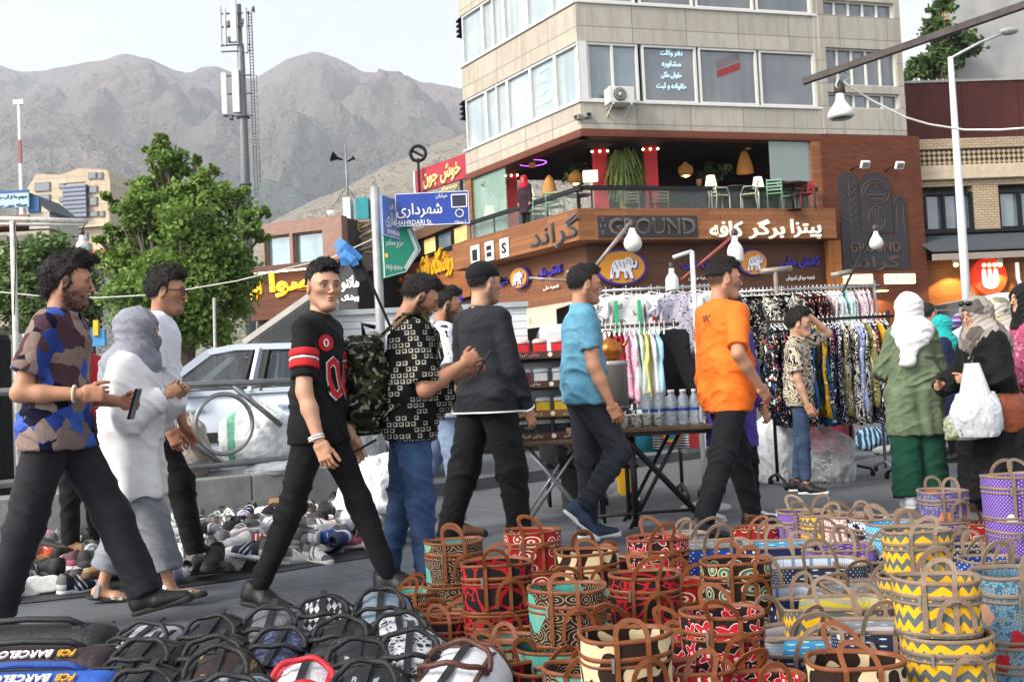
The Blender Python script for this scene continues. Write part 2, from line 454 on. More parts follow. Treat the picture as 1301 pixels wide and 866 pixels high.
def head_template(fem=False):
 """head facing +x, centre of the skull near 0, about 0.235 m tall"""
 if fem in _head_cache:return _head_cache[fem]
 s=Solid();j=.9 if fem else 1.
 s.ell((-.014,0,.028),(.098,.077,.090),.02)
 s.cone((.022,0,.0),(.050,0,-.090*j),.066,.030,.04,(0,1,0),1.02)
 for y in (-1,1):
  s.cone((-.012,y*.050,-.052),(.052,y*.020,-.100*j),.022*j,.018*j,.035)
  s.ell((.054,y*.042,-.016),(.022,.018,.015),.025)            # cheekbone
  s.ell((.078,y*.030,.021),(.014,.027,.009),.018)             # brow
 s.ell((.073,0,-.099*j),(.020,.022,.015),.025)                    # chin
 for y in (-1,1):s.ell((.099,y*.033,.003),(.017,.019,.011),.016,neg=True)
 s.cone((.088,0,.014),(.110,0,-.027),.0075,.0088,.012)           # nose
 for y in (-1,1):s.ell((.098,y*.0115,-.032),(.011,.0065,.0065),.008)
 s.ell((.088,0,-.054),(.0120,.021,.0060),.007)
 s.ell((.0865,0,-.0658),(.0120,.019,.0066),.007)
 s.ell((.098,0,-.0600),(.010,.018,.0012),.004,neg=True)
 s.cone((-.026,0,-.05),(-.038,0,-.175),.054 if not fem else .046,.056 if not fem else .048,.03)
 for y in (-1,1):
  s.ell((-.006,y*.079,-.008),(.020,.009,.033),.008,rotm('y',.2) @ rotm('z',y*.35))
  s.ell((-.001,y*.087,-.004),(.011,.005,.019),.006,neg=True)
 V,Q=s.mesh(.0048)
 V=relax(V,Q,1,.35)
 _head_cache[fem]=(V,Q);return V,Q
def head_colors(V,skin,beard=0.,brow='#1a120d',lip=None,scalp=0.,hairc='#15100d'):
 sk=np.array(hx(skin)[:3]);n=vnoise(V,40,3)[:,None];n2=vnoise(V,13,5)[:,None]
 C=sk*(1+.05*n+.07*n2)
 def blend(mask,c):
  nonlocal C;C=C*(1-mask[:,None])+np.array(c)*mask[:,None]
 x,y,z=V[:,0],V[:,1],V[:,2];ay=np.abs(y)
 red=np.exp(-(((x-.09)/.03)**2+((ay-.045)/.02)**2+((z+.03)/.02)**2))*.35+np.exp(-(((x-.112)/.012)**2+(y/.012)**2+((z+.028)/.012)**2))*.35
 blend(red,sk*np.array([1.1,.75,.7]))
 lipc=np.array(hx(lip)[:3]) if lip else sk*np.array([.85,.52,.5])
 blend(np.clip(1.3-np.sqrt((y/.0195)**2+((z+.0598+.06*ay)/.0115)**2+(np.minimum(x-.09,0)/.02)**2),0,1)*.9,lipc)
 bc=np.array(hx(brow)[:3])
 dz=z-(.0225+.004*np.cos((ay-.03)*60));bm=sstep(.0062-np.abs(dz),0,.003)*sstep(ay,.010,.014)*sstep(.052-ay,0,.008)*sstep(x,.045,.06)
 blend(bm*.95,bc)
 # dark lash line round the eyes
 el=np.sqrt(((ay-.033)/.017)**2+((z-.003)/.0085)**2);blend(np.clip(1.25-el,0,1)*sstep(x,.05,.065)*.75,sk*.35)
 if beard:
  m=sstep(-.030-z-.55*np.maximum(0,x-.045),0,.02)*sstep(x,-.028,-.005)*sstep(z,-.150,-.118)
  m=np.maximum(m,sstep(-.034-z,0,.008)*sstep(x,.07,.085)*(ay<.03)*sstep(.033-ay,0,.01))
  side=sstep(x,-.02,-.01)*sstep(.024-x,0,.012)*sstep(.02-z,0,.02)*sstep(ay,.05,.06)*sstep(z,-.07,-.05)
  m=np.maximum(m,side)
  lm=np.clip(1.4-np.sqrt((y/.024)**2+((z+.0598)/.013)**2),0,1)*sstep(x,.07,.08)
  m=m*(1-lm)*np.clip(.85+.5*vnoise(V,150,9),.4,1)
  global _bm;_bm=m;blend(np.clip(m*beard,0,1),np.array(hx('#17110e')[:3]))
 if scalp:
  m=sstep(z-(-.062+.13*sstep(x,-.045,.02)),0,.035)*(1-sstep(x,.055,.075))
  m=np.maximum(m,sstep(z,-.02,.0)*sstep(x,-.01,.0)*sstep(.026-x,0,.006)*(z<.06))*(.9+.1*vnoise(V,130,6))
  m *= 1-np.clip(1.4-np.sqrt(((x+.004)/.024)**2+((z+.008)/.036)**2),0,1)*(ay>.07)
  blend(np.clip(m*scalp,0,1),np.array(hx(hairc)[:3]))
 return C
_hair_cache={}
def hair_template(style):
 if style in _hair_cache:return _hair_cache[style]
 s=Solid()
 side,top={'short':(.006,.016),'fade':(.003,.022),'quiff':(.012,.030),'curly':(.014,.034),'long':(.014,.02),'buzz':(.003,.006)}[style]
 s.ell((-.015,0,.030),(.098+side,.077+side,.088+side),.02)
 s.ell((-.010,0,.052),(.090+side,.070+side*.6,.068+top),.03)
 if style=='quiff':
  s.cone((.035,0,.125),(.100,0,.112),.036,.022,.03,(0,1,0),1.7);s.cone((.095,-.015,.112),(.118,-.02,.088),.018,.006,.02,(0,1,0),1.6)
  s.cone((-.08,0,.03),(-.088,0,-.055),.040,.030,.03,(0,1,0),1.4)
 if style in ('fade','short'):
  s.cone((.03,0,.112),(.078,0,.098),.030,.020,.03,(0,1,0),1.8)
 if style=='curly':
  s.cone((.02,0,.12),(.078,0,.105),.036,.024,.03,(0,1,0),1.7)
 back={'quiff':-.075,'long':-.1,'fade':.018,'short':-.022,'curly':-.03}.get(style,-.05)
 fr=.074 if style not in ('quiff',) else .080
 def cut(D,X,Y,Z):
  ay=np.abs(Y)
  line=back+(.052-back)*sstep(X,-.045,.012)                # hairline rises from the nape to the temple
  line=np.where(X>.012,.052+.018*sstep(X,.012,.05),line)+.006*np.sin(X*300+ay*200)*np.sin(X*130)
  sb=np.where((X>.002) & (X<.024),-.012 if style in ('quiff','curly','long') else .03,1.)             # sideburn
  line=np.minimum(line,sb)
  D=np.maximum(D,(line-Z)*.8)
  D=np.maximum(D,np.where(Z<.090,X-fr+.15*np.maximum(0,ay-.04)-.005*np.sin(Y*260)-.003*np.sin(Y*530+1),-1))
  ear=np.sqrt(((X+.002)/.022)**2+((Z+.008)/.036)**2)-1
  return np.maximum(D,np.where(ay>.055,-ear*.02,-1))
 s.fn(cut)
 V,Q=s.mesh(.005);V=relax(V,Q,1,.4)
 N=vnormals(V,Q)
 if style in ('curly',):V=V+N*(vnoise(V,95,1)*.006+vnoise(V,50,2)*.005)[:,None]
 elif style=='quiff':V=V+N*(vnoise(V,(50,110,50),1)*.006+vnoise(V,30,4)*.006)[:,None]
 else:up_=sstep(V[:,2],.05,.11);V=V+N*((vnoise(V,(70,150,70),1)*.005+vnoise(V,34,4)*.005)*(.35+.65*up_))[:,None]
 if style != 'buzz':
  rs=np.random.RandomState(5);N=vnormals(V,Q);out=np.where((N*(V-np.array([-.015,0,.03]))).sum(1)>0)[0];idx=rs.choice(out,1900);p=V[idx]
  top=sstep(p[:,2],.05,.10)[:,None];fl=top*np.array({'quiff':[.9,-.2,.5],'curly':[.1,0,.5]}.get(style,[.45,0,.5]))+(1-top)*np.array([-.25,0,-.8])
  ln={'quiff':.026,'curly':.018,'long':.02}.get(style,.013)
  sv,sq=strands(V,N,idx,N[idx]*.55+fl+rs.normal(size=(len(idx),3))*(.45 if style=='curly' else .22),ln,.0022,rs);Q=np.vstack([Q,sq+len(V)]);V=np.vstack([V,sv])
 _hair_cache[style]=(V,Q);return V,Q
_hand_cache={}
def hand_template(style='relaxed'):
 """right hand: +x along the fingers, +y thumb side, +z back of the hand"""
 if style in _hand_cache:return _hand_cache[style]
 s=Solid()
 s.cone((-.03,0,0),(.012,0,0),.0215,.0215,.015,(0,1,0),1.25)
 s.cone((.012,0,0),(.083,0,-.002),.0165,.0135,.015,(0,1,0),2.45)
 s.ell((.035,.024,-.010),(.032,.016,.016),.015)
 curl={'relaxed':(.35,.5,.35),'fist':(1.35,1.6,.9),'hold':(.9,1.1,.6),'flat':(.12,.15,.1),'thumb':(1.4,1.6,.9)}[style]
 for i,(y,L,sp) in enumerate(((.030,.070,.06),(.0105,.078,.015),(-.0095,.072,-.03),(-.028,.057,-.09))):
  p=np.array([.086-.004*abs(i-1),y,-.001]);a=0;r_=.0088-.0006*i
  for q,fr in enumerate((.44,.31,.25)):
   a += curl[q]*(1+.12*i);d=np.array([math.cos(a)*math.cos(sp),math.cos(a)*math.sin(sp),-math.sin(a)])
   b=p+d*L*fr;s.cone(p,b,r_-.0006*q,r_-.0006*(q+1),.003);p=b
 p=np.array([.022,.026,-.008]);tc=(.5,.35,.25) if style in ('relaxed','flat') else (.75,.35,.1)
 if style=='thumb':tc=(1.3,1.35,1.4)
 for q,L in enumerate((.040,.032,.027)):
  a=tc[q];d=np.array([math.cos(a),math.sin(a)*.8,-.35 if style != 'hold' else -.6]);d /= np.linalg.norm(d)
  b=p+d*L;s.cone(p,b,.0115-.001*q,.0105-.001*q,.006);p=b
 V,Q=s.mesh(.0037);V=relax(V,Q,1,.3)
 _hand_cache[style]=(V,Q);return V,Q
def skin_mat():
 if 'skin' in _MC:return _MC['skin']
 g=G('skin',.52,0,.4);v=g.obj
 a=g.n('VertexColor',layer_name='Col')
 g.col(a);g.b.inputs['Subsurface Weight'].default_value=.06;g.b.inputs['Subsurface Radius'].default_value=(.012,.005,.003)
 g.b.inputs['Subsurface Scale'].default_value=.5
 g.bump(g.noise(v,220,2),.12,.003)
 _MC['skin']=g.m;return g.m
def hair_mat(c='#14100e'):
 k='hair'+str(c)
 if k in _MC:return _MC[k]
 g=G('hair',.5,0,.35);v=g.obj
 f=g.noise(g.map(v,(60,300,90)),1.5,4,.7)
 a=hx(c);g.col(g.mix(g.step(f,.3,.7),tuple(x*.5 for x in a[:3])+(1,),tuple(x*1.7 for x in a[:3])+(1,)))
 g.bump(f,.8,.012);_MC[k]=g.m;return g.m
SHOE={}
def shoe_template():
 """left-right neutral trainer: toe to +x, heel at x=-.06, sole on z=0"""
 if SHOE:return SHOE
 up=Solid()
 up.cone((-.035,0,.052),(.05,0,.048),.040,.038,.03,(0,1,0),1.0)
 up.cone((.05,0,.040),(.165,-.004,.030),.040,.024,.03,(0,1,0),1.45)
 up.cone((-.035,0,.05),(-.040,0,.088),.038,.034,.03)
 up.cone((-.015,0,.085),(.022,0,.072),.034,.030,.03)
 up.cone((-.018,0,.13),(.0,0,.082),.030,.022,.008,neg=True)
 up.half((0,0,.012),(0,0,-1))
 SHOE['upper']=up.mesh(.0065)
 so=Solid()
 so.cone((-.035,0,.012),(.06,.003,.012),.044,.040,.02,(0,1,0),1.0)
 so.cone((.06,.003,.012),(.168,-.004,.012),.044,.034,.02,(0,1,0),1.12)
 so.half((0,0,.026),(-.06,0,1));so.half((0,0,0),(0,0,-1))
 V,Q=so.mesh(.0065);SHOE['sole']=(V,Q)
 mb=MB()
 for i in range(4):
  x=.035+i*.022;z=.088-i*.011
  mb.tube([(x,-.030,z-.016),(x+.004,0,z+.003),(x,.030,z-.016)],.0036,5)
 mb.tube([(.03,0,.086),(.04,-.03,.092),(.055,-.045,.07)],.003,5);mb.tube([(.03,0,.086),(.04,.03,.092),(.06,.045,.072)],.003,5)
 SHOE['lace']=mb
 return SHOE
def xform(V,Mx,t,s=1.):return (np.asarray(V)*s) @ np.asarray(Mx).T+np.asarray(t)
def person(label,loc,rz,H=1.75,lean=2,hip=(0,0),knee=(3,3),abd=(2,2),foot=(0,0),arms=((2,8,12,0),(2,8,12,0)),head=(0,0),girth=1.,sh=1.,belly=0.,
  fem=False,skin='#b98a6b',hairstyle='short',hairc='#14100e',beard=0.,top=None,bottom=None,shoes=None,hands=('relaxed','relaxed'),cap=None,scarf=None,
  twist=0.,vox=.011,seat=None,group=None,name='person',cat='person'):
 """a figure facing +x in its own frame; (right, left) pairs; returns root object and a dict of joints"""
 K=H/1.75;gi=girth*K
 y=np.array([0,1.,0]);u=np.array([math.sin(R(lean)),0,math.cos(R(lean))]);fw=np.array([math.cos(R(lean)),0,-math.sin(R(lean))])
 tw=rotm('z',R(twist));ty=tw @ y
 P=np.zeros(3);J={}
 legs=[]
 for i,sd_ in enumerate((-1,1)):
  h0=P+y*sd_*.082*K*(1.05 if fem else 1);a=R(hip[i]);b=R(hip[i]-knee[i])
  ab=math.sin(R(abd[i]))*sd_
  d1=np.array([math.sin(a),ab,-math.cos(a)]);d1 /= np.linalg.norm(d1)
  k0=h0+d1*.245*H;d2=np.array([math.sin(b),ab*.4,-math.cos(b)]);d2 /= np.linalg.norm(d2)
  an=k0+d2*.243*H;legs.append([h0,k0,an])
 # lowest foot touches the ground
 lowest=[]
 for i in range(2):
  fp=R(foot[i]);an=legs[i][2]
  toe=an+np.array([math.cos(fp)*.17*K,0,math.sin(fp)*.17*K])
  down=.088*K
  heelz=an[2]-down*math.cos(fp)-.045*K*math.sin(fp)*1.;toez=an[2]-down*math.cos(fp)+.165*K*math.sin(fp)
  lowest.append(min(heelz,toez))
 dz=-min(lowest)
 if seat is not None:dz=seat
 sh0=np.array([0,0,dz])
 P=P+sh0
 legs=[[q+sh0 for q in l] for l in legs]
 nb=P+u*.305*H;cc=P+u*.235*H;wa=P+u*.085*H
 shc=P+u*.272*H;sw=.097*H*sh*(.92 if fem else 1)
 S=[shc-ty*sw,shc+ty*sw]
 A=[]
 for i,sd_ in enumerate((-1,1)):
  fl,ab,el,inw=arms[i]
  t=R(fl);d1=np.array([math.sin(t)*math.cos(R(ab)),sd_*math.sin(R(ab)),-math.cos(t)*math.cos(R(ab))])
  t2=R(fl+el);iw=R(inw)
  d2=np.array([math.sin(t2)*math.cos(iw),sd_*math.sin(R(ab))*.5*math.cos(iw)-sd_*math.sin(iw),-math.cos(t2)*(math.cos(iw) if abs(math.sin(t2))<.5 else 1)]);d2 /= np.linalg.norm(d2)
  d1=tw @ d1;d2=tw @ d2
  e=S[i]+d1*.182*H;w=e+d2*.150*H;A.append([S[i],e,w,d1,d2])
 hyaw,hpit=R(head[0]),R(head[1])
 Hm=rotm('z',hyaw) @ rotm('y',hpit+R(lean)*.3)
 hs=.235/.235*K*(.97 if fem else 1.)
 hs=hs*(1.0 if H>1.55 else 1.08)
 hc=nb+u*.056*H+fw*.016*H+np.array([0,0,.034*H])
 hc=hc+Hm @ np.array([.012,0,.0])*K
 J.update(P=P,u=u,fw=fw,nb=nb,hc=hc,S=S,A=A,legs=legs,K=K,Hm=Hm,hs=hs,y=ty)
 # ---- body
 s=Solid();r_=lambda v:v*gi
 s.cone(cc,wa,r_(.100),r_(.092),.04,ty,1.38*sh);s.cone(wa,P,r_(.092),r_(.098),.04,y,1.36)
 if belly:s.ell(wa+fw*(.04+belly*.5)*K,(.10*K+belly,.13*K,.14*K),.05)
 s.cone(S[0]*.82+S[1]*.18,S[1]*.82+S[0]*.18,r_(.052),r_(.052),.05)
 s.cone(nb-u*.02*K,hc+Hm @ np.array([-.026,0,-.06])*hs,.050*K*(.86 if fem else 1),.048*K*(.86 if fem else 1),.04)
 for i in range(2):
  a0,e,w,d1,d2=A[i];af=(.86 if fem else 1)*gi*(.88 if top and top.get('sleeve',.5)>1 else 1)
  s.cone(a0,e,.052*af,.040*af,.03);s.cone(e,e+(w-e)*.35,.040*af,.041*af,.02);s.cone(e+(w-e)*.35,w,.041*af,.0265*K,.02)
  h0,k0,an=legs[i]
  lg=gi*(.84 if bottom else 1.);s.cone(h0,k0,.080*lg,.056*lg,.03);s.cone(k0,k0+(an-k0)*.4,.053*lg,.054*lg,.02);s.cone(k0+(an-k0)*.4,an,.052*lg,.034*K,.02)
  if shoes is None or shoes.get('kind')=='sandal':
   fp=R(foot[i]);f0=np.array([math.cos(fp),0,math.sin(fp)]);n0=np.array([-math.sin(fp),0,math.cos(fp)])
   s.cone(an-n0*.05*K-f0*.03*K,an-n0*.060*K+f0*.10*K,.034*K,.026*K,.03,y,1.15);s.cone(an-n0*.060*K+f0*.09*K,an-n0*.066*K+f0*.155*K,.027*K,.014*K,.02,y,1.7)
 V,Q=s.mesh(vox);V=relax(V,Q,2,.4)
 # end the coarse arms at the wrists, the fine hands take over
 cs=np.array(hx(skin)[:3]);C=cs*(1+.06*vnoise(V,9,2)[:,None]+.05*vnoise(V,40,3)[:,None])
 Vs,Qs,Cs=[V],[Q],[C];off=len(V)
 hv,hq=head_template(fem);hcol=head_colors(hv,skin,beard,scalp=.93 if hairstyle in ('fade','buzz','short','quiff','curly') else 0.,hairc=hairc)
 hw=xform(hv,Hm,hc,hs);Vs.append(hw);Qs.append(hq+off);Cs.append(hcol);off += len(hv)
 if beard>.7:
  rs=np.random.RandomState(3);N=vnormals(hv,hq);cand=np.where(_bm>.45)[0];idx=rs.choice(cand,900);sv,sq=strands(hv,N,idx,N[idx]*.5+np.array([.1,0,-.7])+rs.normal(size=(900,3))*.25,.009,.0016,rs)
  Vs.append(xform(sv,Hm,hc,hs));Qs.append(sq+off);Cs.append(np.tile(np.array(hx('#1a1310')[:3]),(len(sv),1)));off += len(sv)
 for sy in (-1,1):
  mb=MB();mb.sphere((0,0,0),.0125,18,18)
  ev=np.array(mb.v);ang=ev/np.linalg.norm(ev,axis=1,keepdims=True)
  gz=ang@np.array([.99,0,-.05]);ec=np.where((gz>.80)[:,None],np.array([.014,.008,.006]),np.array([.38,.34,.31]))
  ec=np.where((ang[:,2]>.16)[:,None],cs*.40,ec);ec=np.where((ang[:,2]<-.34)[:,None],cs*.7,ec)
  eq=np.array([f for f in mb.f if len(f)==4])
  Vs.append(xform(ev+np.array([.0755,sy*.0325,.002]),Hm,hc,hs));Qs.append(eq+off);Cs.append(ec);off += len(ev)
 for i,sd_ in enumerate((-1,1)):
  if hands[i] is None:continue
  w,f=A[i][2],A[i][4];lat=(A[i][3]*0+ty*sd_);lat=lat-f*(lat@f)
  if np.linalg.norm(lat)<.2:lat=np.array([0,0,1.])-f*f[2]
  lat /= np.linalg.norm(lat);th=np.cross(lat,f) if sd_<0 else np.cross(f,lat)
  Mx=np.stack([f,th,lat],1);tv,tq=hand_template(hands[i])
  hsz=K*(.88 if fem else .97)
  q2=tq if np.linalg.det(Mx)>0 else tq[:,::-1]
  hv2=xform(tv,Mx,w,hsz);n2=vnoise(tv,60,4)[:,None]
  Vs.append(hv2);Qs.append(q2+off);Cs.append(cs*(1+.08*n2)*np.array([1.0,.93,.9])*np.where(tv[:,:1]>.14,np.array([1.08,.95,.92]),1));off += len(tv)
  J['hand%d' % i]=(w,Mx)
 me=arr_mesh(name,np.vstack(Vs),np.vstack(Qs),skin_mat(),True,np.vstack(Cs))
 root=link(name,me);root.location=loc;root.rotation_euler=(0,0,rz);tag(root,label,cat,group)
 # ---- hair
 if hairstyle:
  tv,tq=hair_template(hairstyle);link('hair',arr_mesh('hair',xform(tv,Hm,hc,hs),tq,hair_mat(hairc)),root)
 # ---- top garment
 sd1=4
 if top:
  lo=top.get('loose',.014)*K;hem=top.get('hem',-.04);sl=top.get('sleeve',.55);fl=top.get('flare',.0)
  t=Solid();g2=gi
  hemP=P+(u if top.get('tilt') else np.array([math.sin(R(lean)*.3),0,math.cos(R(lean)*.3)]))*hem*H
  wr=top.get('waist',1.08)
  t.cone(cc,wa,r_(.106)+lo,(r_(.100)+lo)*wr,.05,ty,1.46*sh)
  if belly:t.ell(wa+fw*(.045+belly*.5)*K,(.105*K+belly+lo,.135*K+lo,.15*K),.06)
  t.cone(wa,hemP-np.array([0,0,.05]),(r_(.100)+lo)*wr,r_(.104)+lo+fl,.05,y,1.42)
  bl=(bottom or {}).get('loose',.012)*K+.010*K
  for i in range(2):
   h0,k0,an=legs[i]
   t.cone(h0,k0,.081*gi+bl,.058*gi+bl+(bottom or {}).get('knee',0),.07);t.ell(h0-fw*.022*K,(.080*gi+bl,.080*gi+bl,.10*gi),.06)
  t.half(hemP,(-math.sin(R(lean)*.3),0,-math.cos(R(lean)*.3)))
  t.cone(S[0]*.84+S[1]*.16,S[1]*.84+S[0]*.16,r_(.056)+lo*.8,r_(.056)+lo*.8,.05)
  for i in range(2):t.cone(S[i]*.8+shc*.2+u*.004,nb+u*.0*K,.042*K+lo*.5,.046*K+lo*.2,.04)
  t.ell(nb+u*.055*K+fw*.02*K,(.062*K,.060*K,.045*K),.012,neg=True)
  for i in range(2):
   a0,e,w=A[i][0],A[i][1],A[i][2];af=(.9 if fem else 1)*gi;sw_=top.get('sloose',lo)
   if sl <= 1:t.cone(a0,a0+(e-a0)*max(sl,.05),.052*af+lo*.7,(.050*af if sl>.3 else .055*af)+sw_*1.1,.02,cutb=True)
   else:
    t.cone(a0,e,.053*af+lo*.7,.044*af+sw_,.026);t.cone(e,e+(w-e)*(sl-1),.044*af+sw_,.032*af+sw_*.8,.014,cutb=True)
  V,Q=t.mesh(vox*.92);V=relax(V,Q,1,.35);N=vnormals(V,Q)
  wa_=top.get('wrinkle',.006)*1.25
  rel=(V-P)@u/H
  amt=.55+.9*np.exp(-((rel-.06)/.09)**2)
  sd1=(len(label)*7) % 50
  fold=folds(V,sd1)
  V=V+N*(fold*wa_*amt)[:,None]
  if top.get('drape'):
   th=np.arctan2(V[:,1]-P[1],V[:,0]-P[0]);low=sstep(-(rel-.16),0,.3)
   V=V+N*(np.sin(th*top.get('nf',9)+3*vnoise(V,3,2))*top['drape']*low)[:,None]
  so=link(top.get('name','shirt'),arr_mesh('shirt',V,Q,top['mat']),root);J['shirt']=(V,Q,so)
  if top.get('collar'):
   mb=MB();cen=nb+u*.012*K+fw*.012*K;ring=[]
   for rr,zz in ((.070,-.012),(.066,.022),(.074,.026),(.082,-.006)):
    ring.append([tuple(cen+fw*math.cos(a)*rr*K*1.05+ty*math.sin(a)*rr*K+u*(zz*K-.022*K*max(0,math.cos(a)))) for a in np.linspace(R(14),R(346),22)])
   mb.loft(ring+[ring[0]],closed=False,caps=False);mb.obj('collar',top.get('collar_mat',top['mat']),so)
 if bottom:
  lo=bottom.get('loose',.012)*K;le=bottom.get('len',.96);fl=bottom.get('flare',0.);kn=bottom.get('knee',0.)
  b=Solid()
  wt=P+u*.06*H
  b.cone(wt,P,r_(.092)+lo*.6,r_(.096)+lo,.03,y,1.38,cuta=True)
  for i in range(2):
   h0,k0,an=legs[i]
   b.cone(h0-u*.0,k0,.086*gi+lo,.060*gi+lo+kn,.035)
   b.cone(k0,k0+(an-k0)*le,.060*gi+lo+kn,.043*K+lo+fl,.03,cutb=True)
   b.ell(h0-fw*.024*K,(.080*gi,.078*gi,.095*gi),.04)
  V,Q=b.mesh(vox*.92);V=relax(V,Q,1,.35);N=vnormals(V,Q)
  w8=bottom.get('wrinkle',.006)*1.35;am=np.full(len(V),.5)
  for i in range(2):
   h0,k0,an=legs[i]
   am += 1.0*np.exp(-((V-k0)**2).sum(1)/.012)+.9*np.exp(-((V-an)**2).sum(1)/.012)+.6*np.exp(-((V-h0)**2).sum(1)/.01)
  fold=folds(V,11+sd1,1.15)
  V=V+N*(fold*w8*am)[:,None]
  bo=link(bottom.get('name','trousers'),arr_mesh('trousers',V,Q,bottom['mat']),root);J['bottom']=(V,Q,bo)
 if shoes:
  tp=shoe_template()
  for i,sd_ in enumerate((-1,1)):
   an=legs[i][2];fp=R(foot[i]);Mx=rotm('y',-fp) @ rotm('z',R(sd_*shoes.get('out',6)))
   base=an-Mx @ np.array([.0,0,.088*K]);ss=K*shoes.get('size',1.05)
   if shoes.get('kind')=='sandal':
    V,Q=tp['sole'];so=link('sandal',arr_mesh('sandal',xform(V*np.array([1,1,.8]),Mx,base-Mx @ np.array([0,0,.004]),ss),Q,shoes['sole']),root)
    mb=MB()
    for xx,hh in ((-.02,.10),(.075,.052),(.115,.042)):
     mb.strap([tuple(xform(np.array([[xx,yy,zz]]),Mx,base,ss)[0]) for yy,zz in ((-.047,.015),(-.042,hh*.7),(-.02,hh),(.02,hh),(.042,hh*.7),(.047,.015))],tuple(Mx @ np.array([1,0,0])),.022*K,.004)
    mb.obj('strap',shoes['mat'],so)
   else:
    V,Q=tp['upper'];so=link('shoe',arr_mesh('shoe',xform(V,Mx,base,ss),Q,shoes['mat']),root)
    V,Q=tp['sole'];link('sole',arr_mesh('sole',xform(V,Mx,base,ss),Q,shoes['sole']),so)
    if shoes.get('lace'):
     mb=MB();src=tp['lace'];mb.add([tuple(p) for p in xform(np.array(src.v),Mx,base,ss)],src.f,sm=True);mb.obj('laces',shoes['lace'],so)
 if cap:
  c=Solid();c.ell((-.014,0,.045),(.108,.087,.088),.02);c.half((0,0,.028),(.1,0,-1))
  c.ell((-.014,0,.035),(.098,.077,.08),.01,neg=True)
  V,Q=c.mesh(.006);co=link('cap',arr_mesh('cap',xform(V,Hm,hc,hs),Q,cap),root)
  rows=[]
  for rr in np.linspace(0,1,6):
   rows.append([tuple(xform(np.array([[.06+math.cos(a)*(.03+.085*rr),math.sin(a)*(.078-.006*rr),.034-.020*rr-.012*math.sin(a)**2*0+.010*math.cos(a)-.012*abs(math.sin(a))]]),Hm,hc,hs)[0]) for a in np.linspace(-1.35,1.35,14)])
  mb=MB();mb.loft(rows,closed=False,caps=False);vo=mb.obj('visor',cap,co);sm_=vo.modifiers.new('s','SOLIDIFY');sm_.thickness=.004
 if scarf:
  c=Solid();lo=scarf.get('loose',.02)
  c.ell((-.020,0,.030),(.102+lo,.082+lo,.094+lo*.9),.02)
  c.cone((-.015,0,.0),(.015,0,-.09),.082+lo*.7,.062+lo*.6,.05,(0,1,0),1.02)
  c.cone((-.01,0,-.10),(-.035,0,-.20),.075+lo,.125+lo,.05,(0,1,0),1.22)
  for d in scarf.get('tails',[]):c.cone(d[0],d[1],d[2],d[3],.05,d[4] if len(d)>4 else (0,1,0),d[5] if len(d)>5 else 1.6)
  fx=scarf.get('face',.0)
  c.ell((.125+fx,0,-.024),(.085,.058,.092),.018,neg=True)
  V,Q=c.mesh(.0075);V=relax(V,Q,1,.4);N=vnormals(V,Q)
  rad=np.arctan2(V[:,2]+.02,V[:,0]-.05)
  fo=V[:,2]-.9*np.abs(V[:,1])*(V[:,0]>-.05)+.35*V[:,0];V=V+N*(np.abs(np.sin(fo*48+5*vnoise(V,5,2)))**3*.006*(V[:,2]<.08)+(folds(V[:,[2,1,0]],4,1.4))*.005)[:,None];V=relax(V,Q,1,.35)
  so=link('headscarf',arr_mesh('headscarf',xform(V,Hm,hc,hs),Q,scarf['mat']),root);J['scarf']=so
 return root,J
def decal(J,root,name,mat,me,org,ex,ey,which='shirt',off=.004):
 """lettering or a badge laid on the cloth: every vertex goes to the garment along the flat design's normal"""
 V,Q,so=J[which];bv=BVHTree.FromPolygons([tuple(p) for p in V],[tuple(int(i) for i in q) for q in Q])
 ex=Vector(ex).normalized();ey=Vector(ey).normalized();ez=ex.cross(ey)
 for v in me.vertices:
  p=Vector(org)+ex*v.co.x+ey*v.co.y
  h,n,i,d=bv.ray_cast(p+ez*.3,-ez)
  v.co=(h if h else p)+ez*off
 me.materials.clear();me.materials.append(mat);me.update()
 return link(name,me,so)
def flat_mesh(poly,nsub=3):
 """triangulated, subdivided flat polygon for decals"""
 bm=bmesh.new();vs=[bm.verts.new((p[0],p[1],0)) for p in poly];bm.faces.new(vs)
 bmesh.ops.triangulate(bm,faces=bm.faces[:]);
 for _ in range(nsub):bmesh.ops.subdivide_edges(bm,edges=bm.edges[:],cuts=1,use_grid_fill=True)
 me=bpy.data.meshes.new('badge');bm.to_mesh(me);bm.free();return me
def circ(r_,n=24,sy=1.):return [(r_*math.cos(2*math.pi*i/n),r_*sy*math.sin(2*math.pi*i/n)) for i in range(n)]
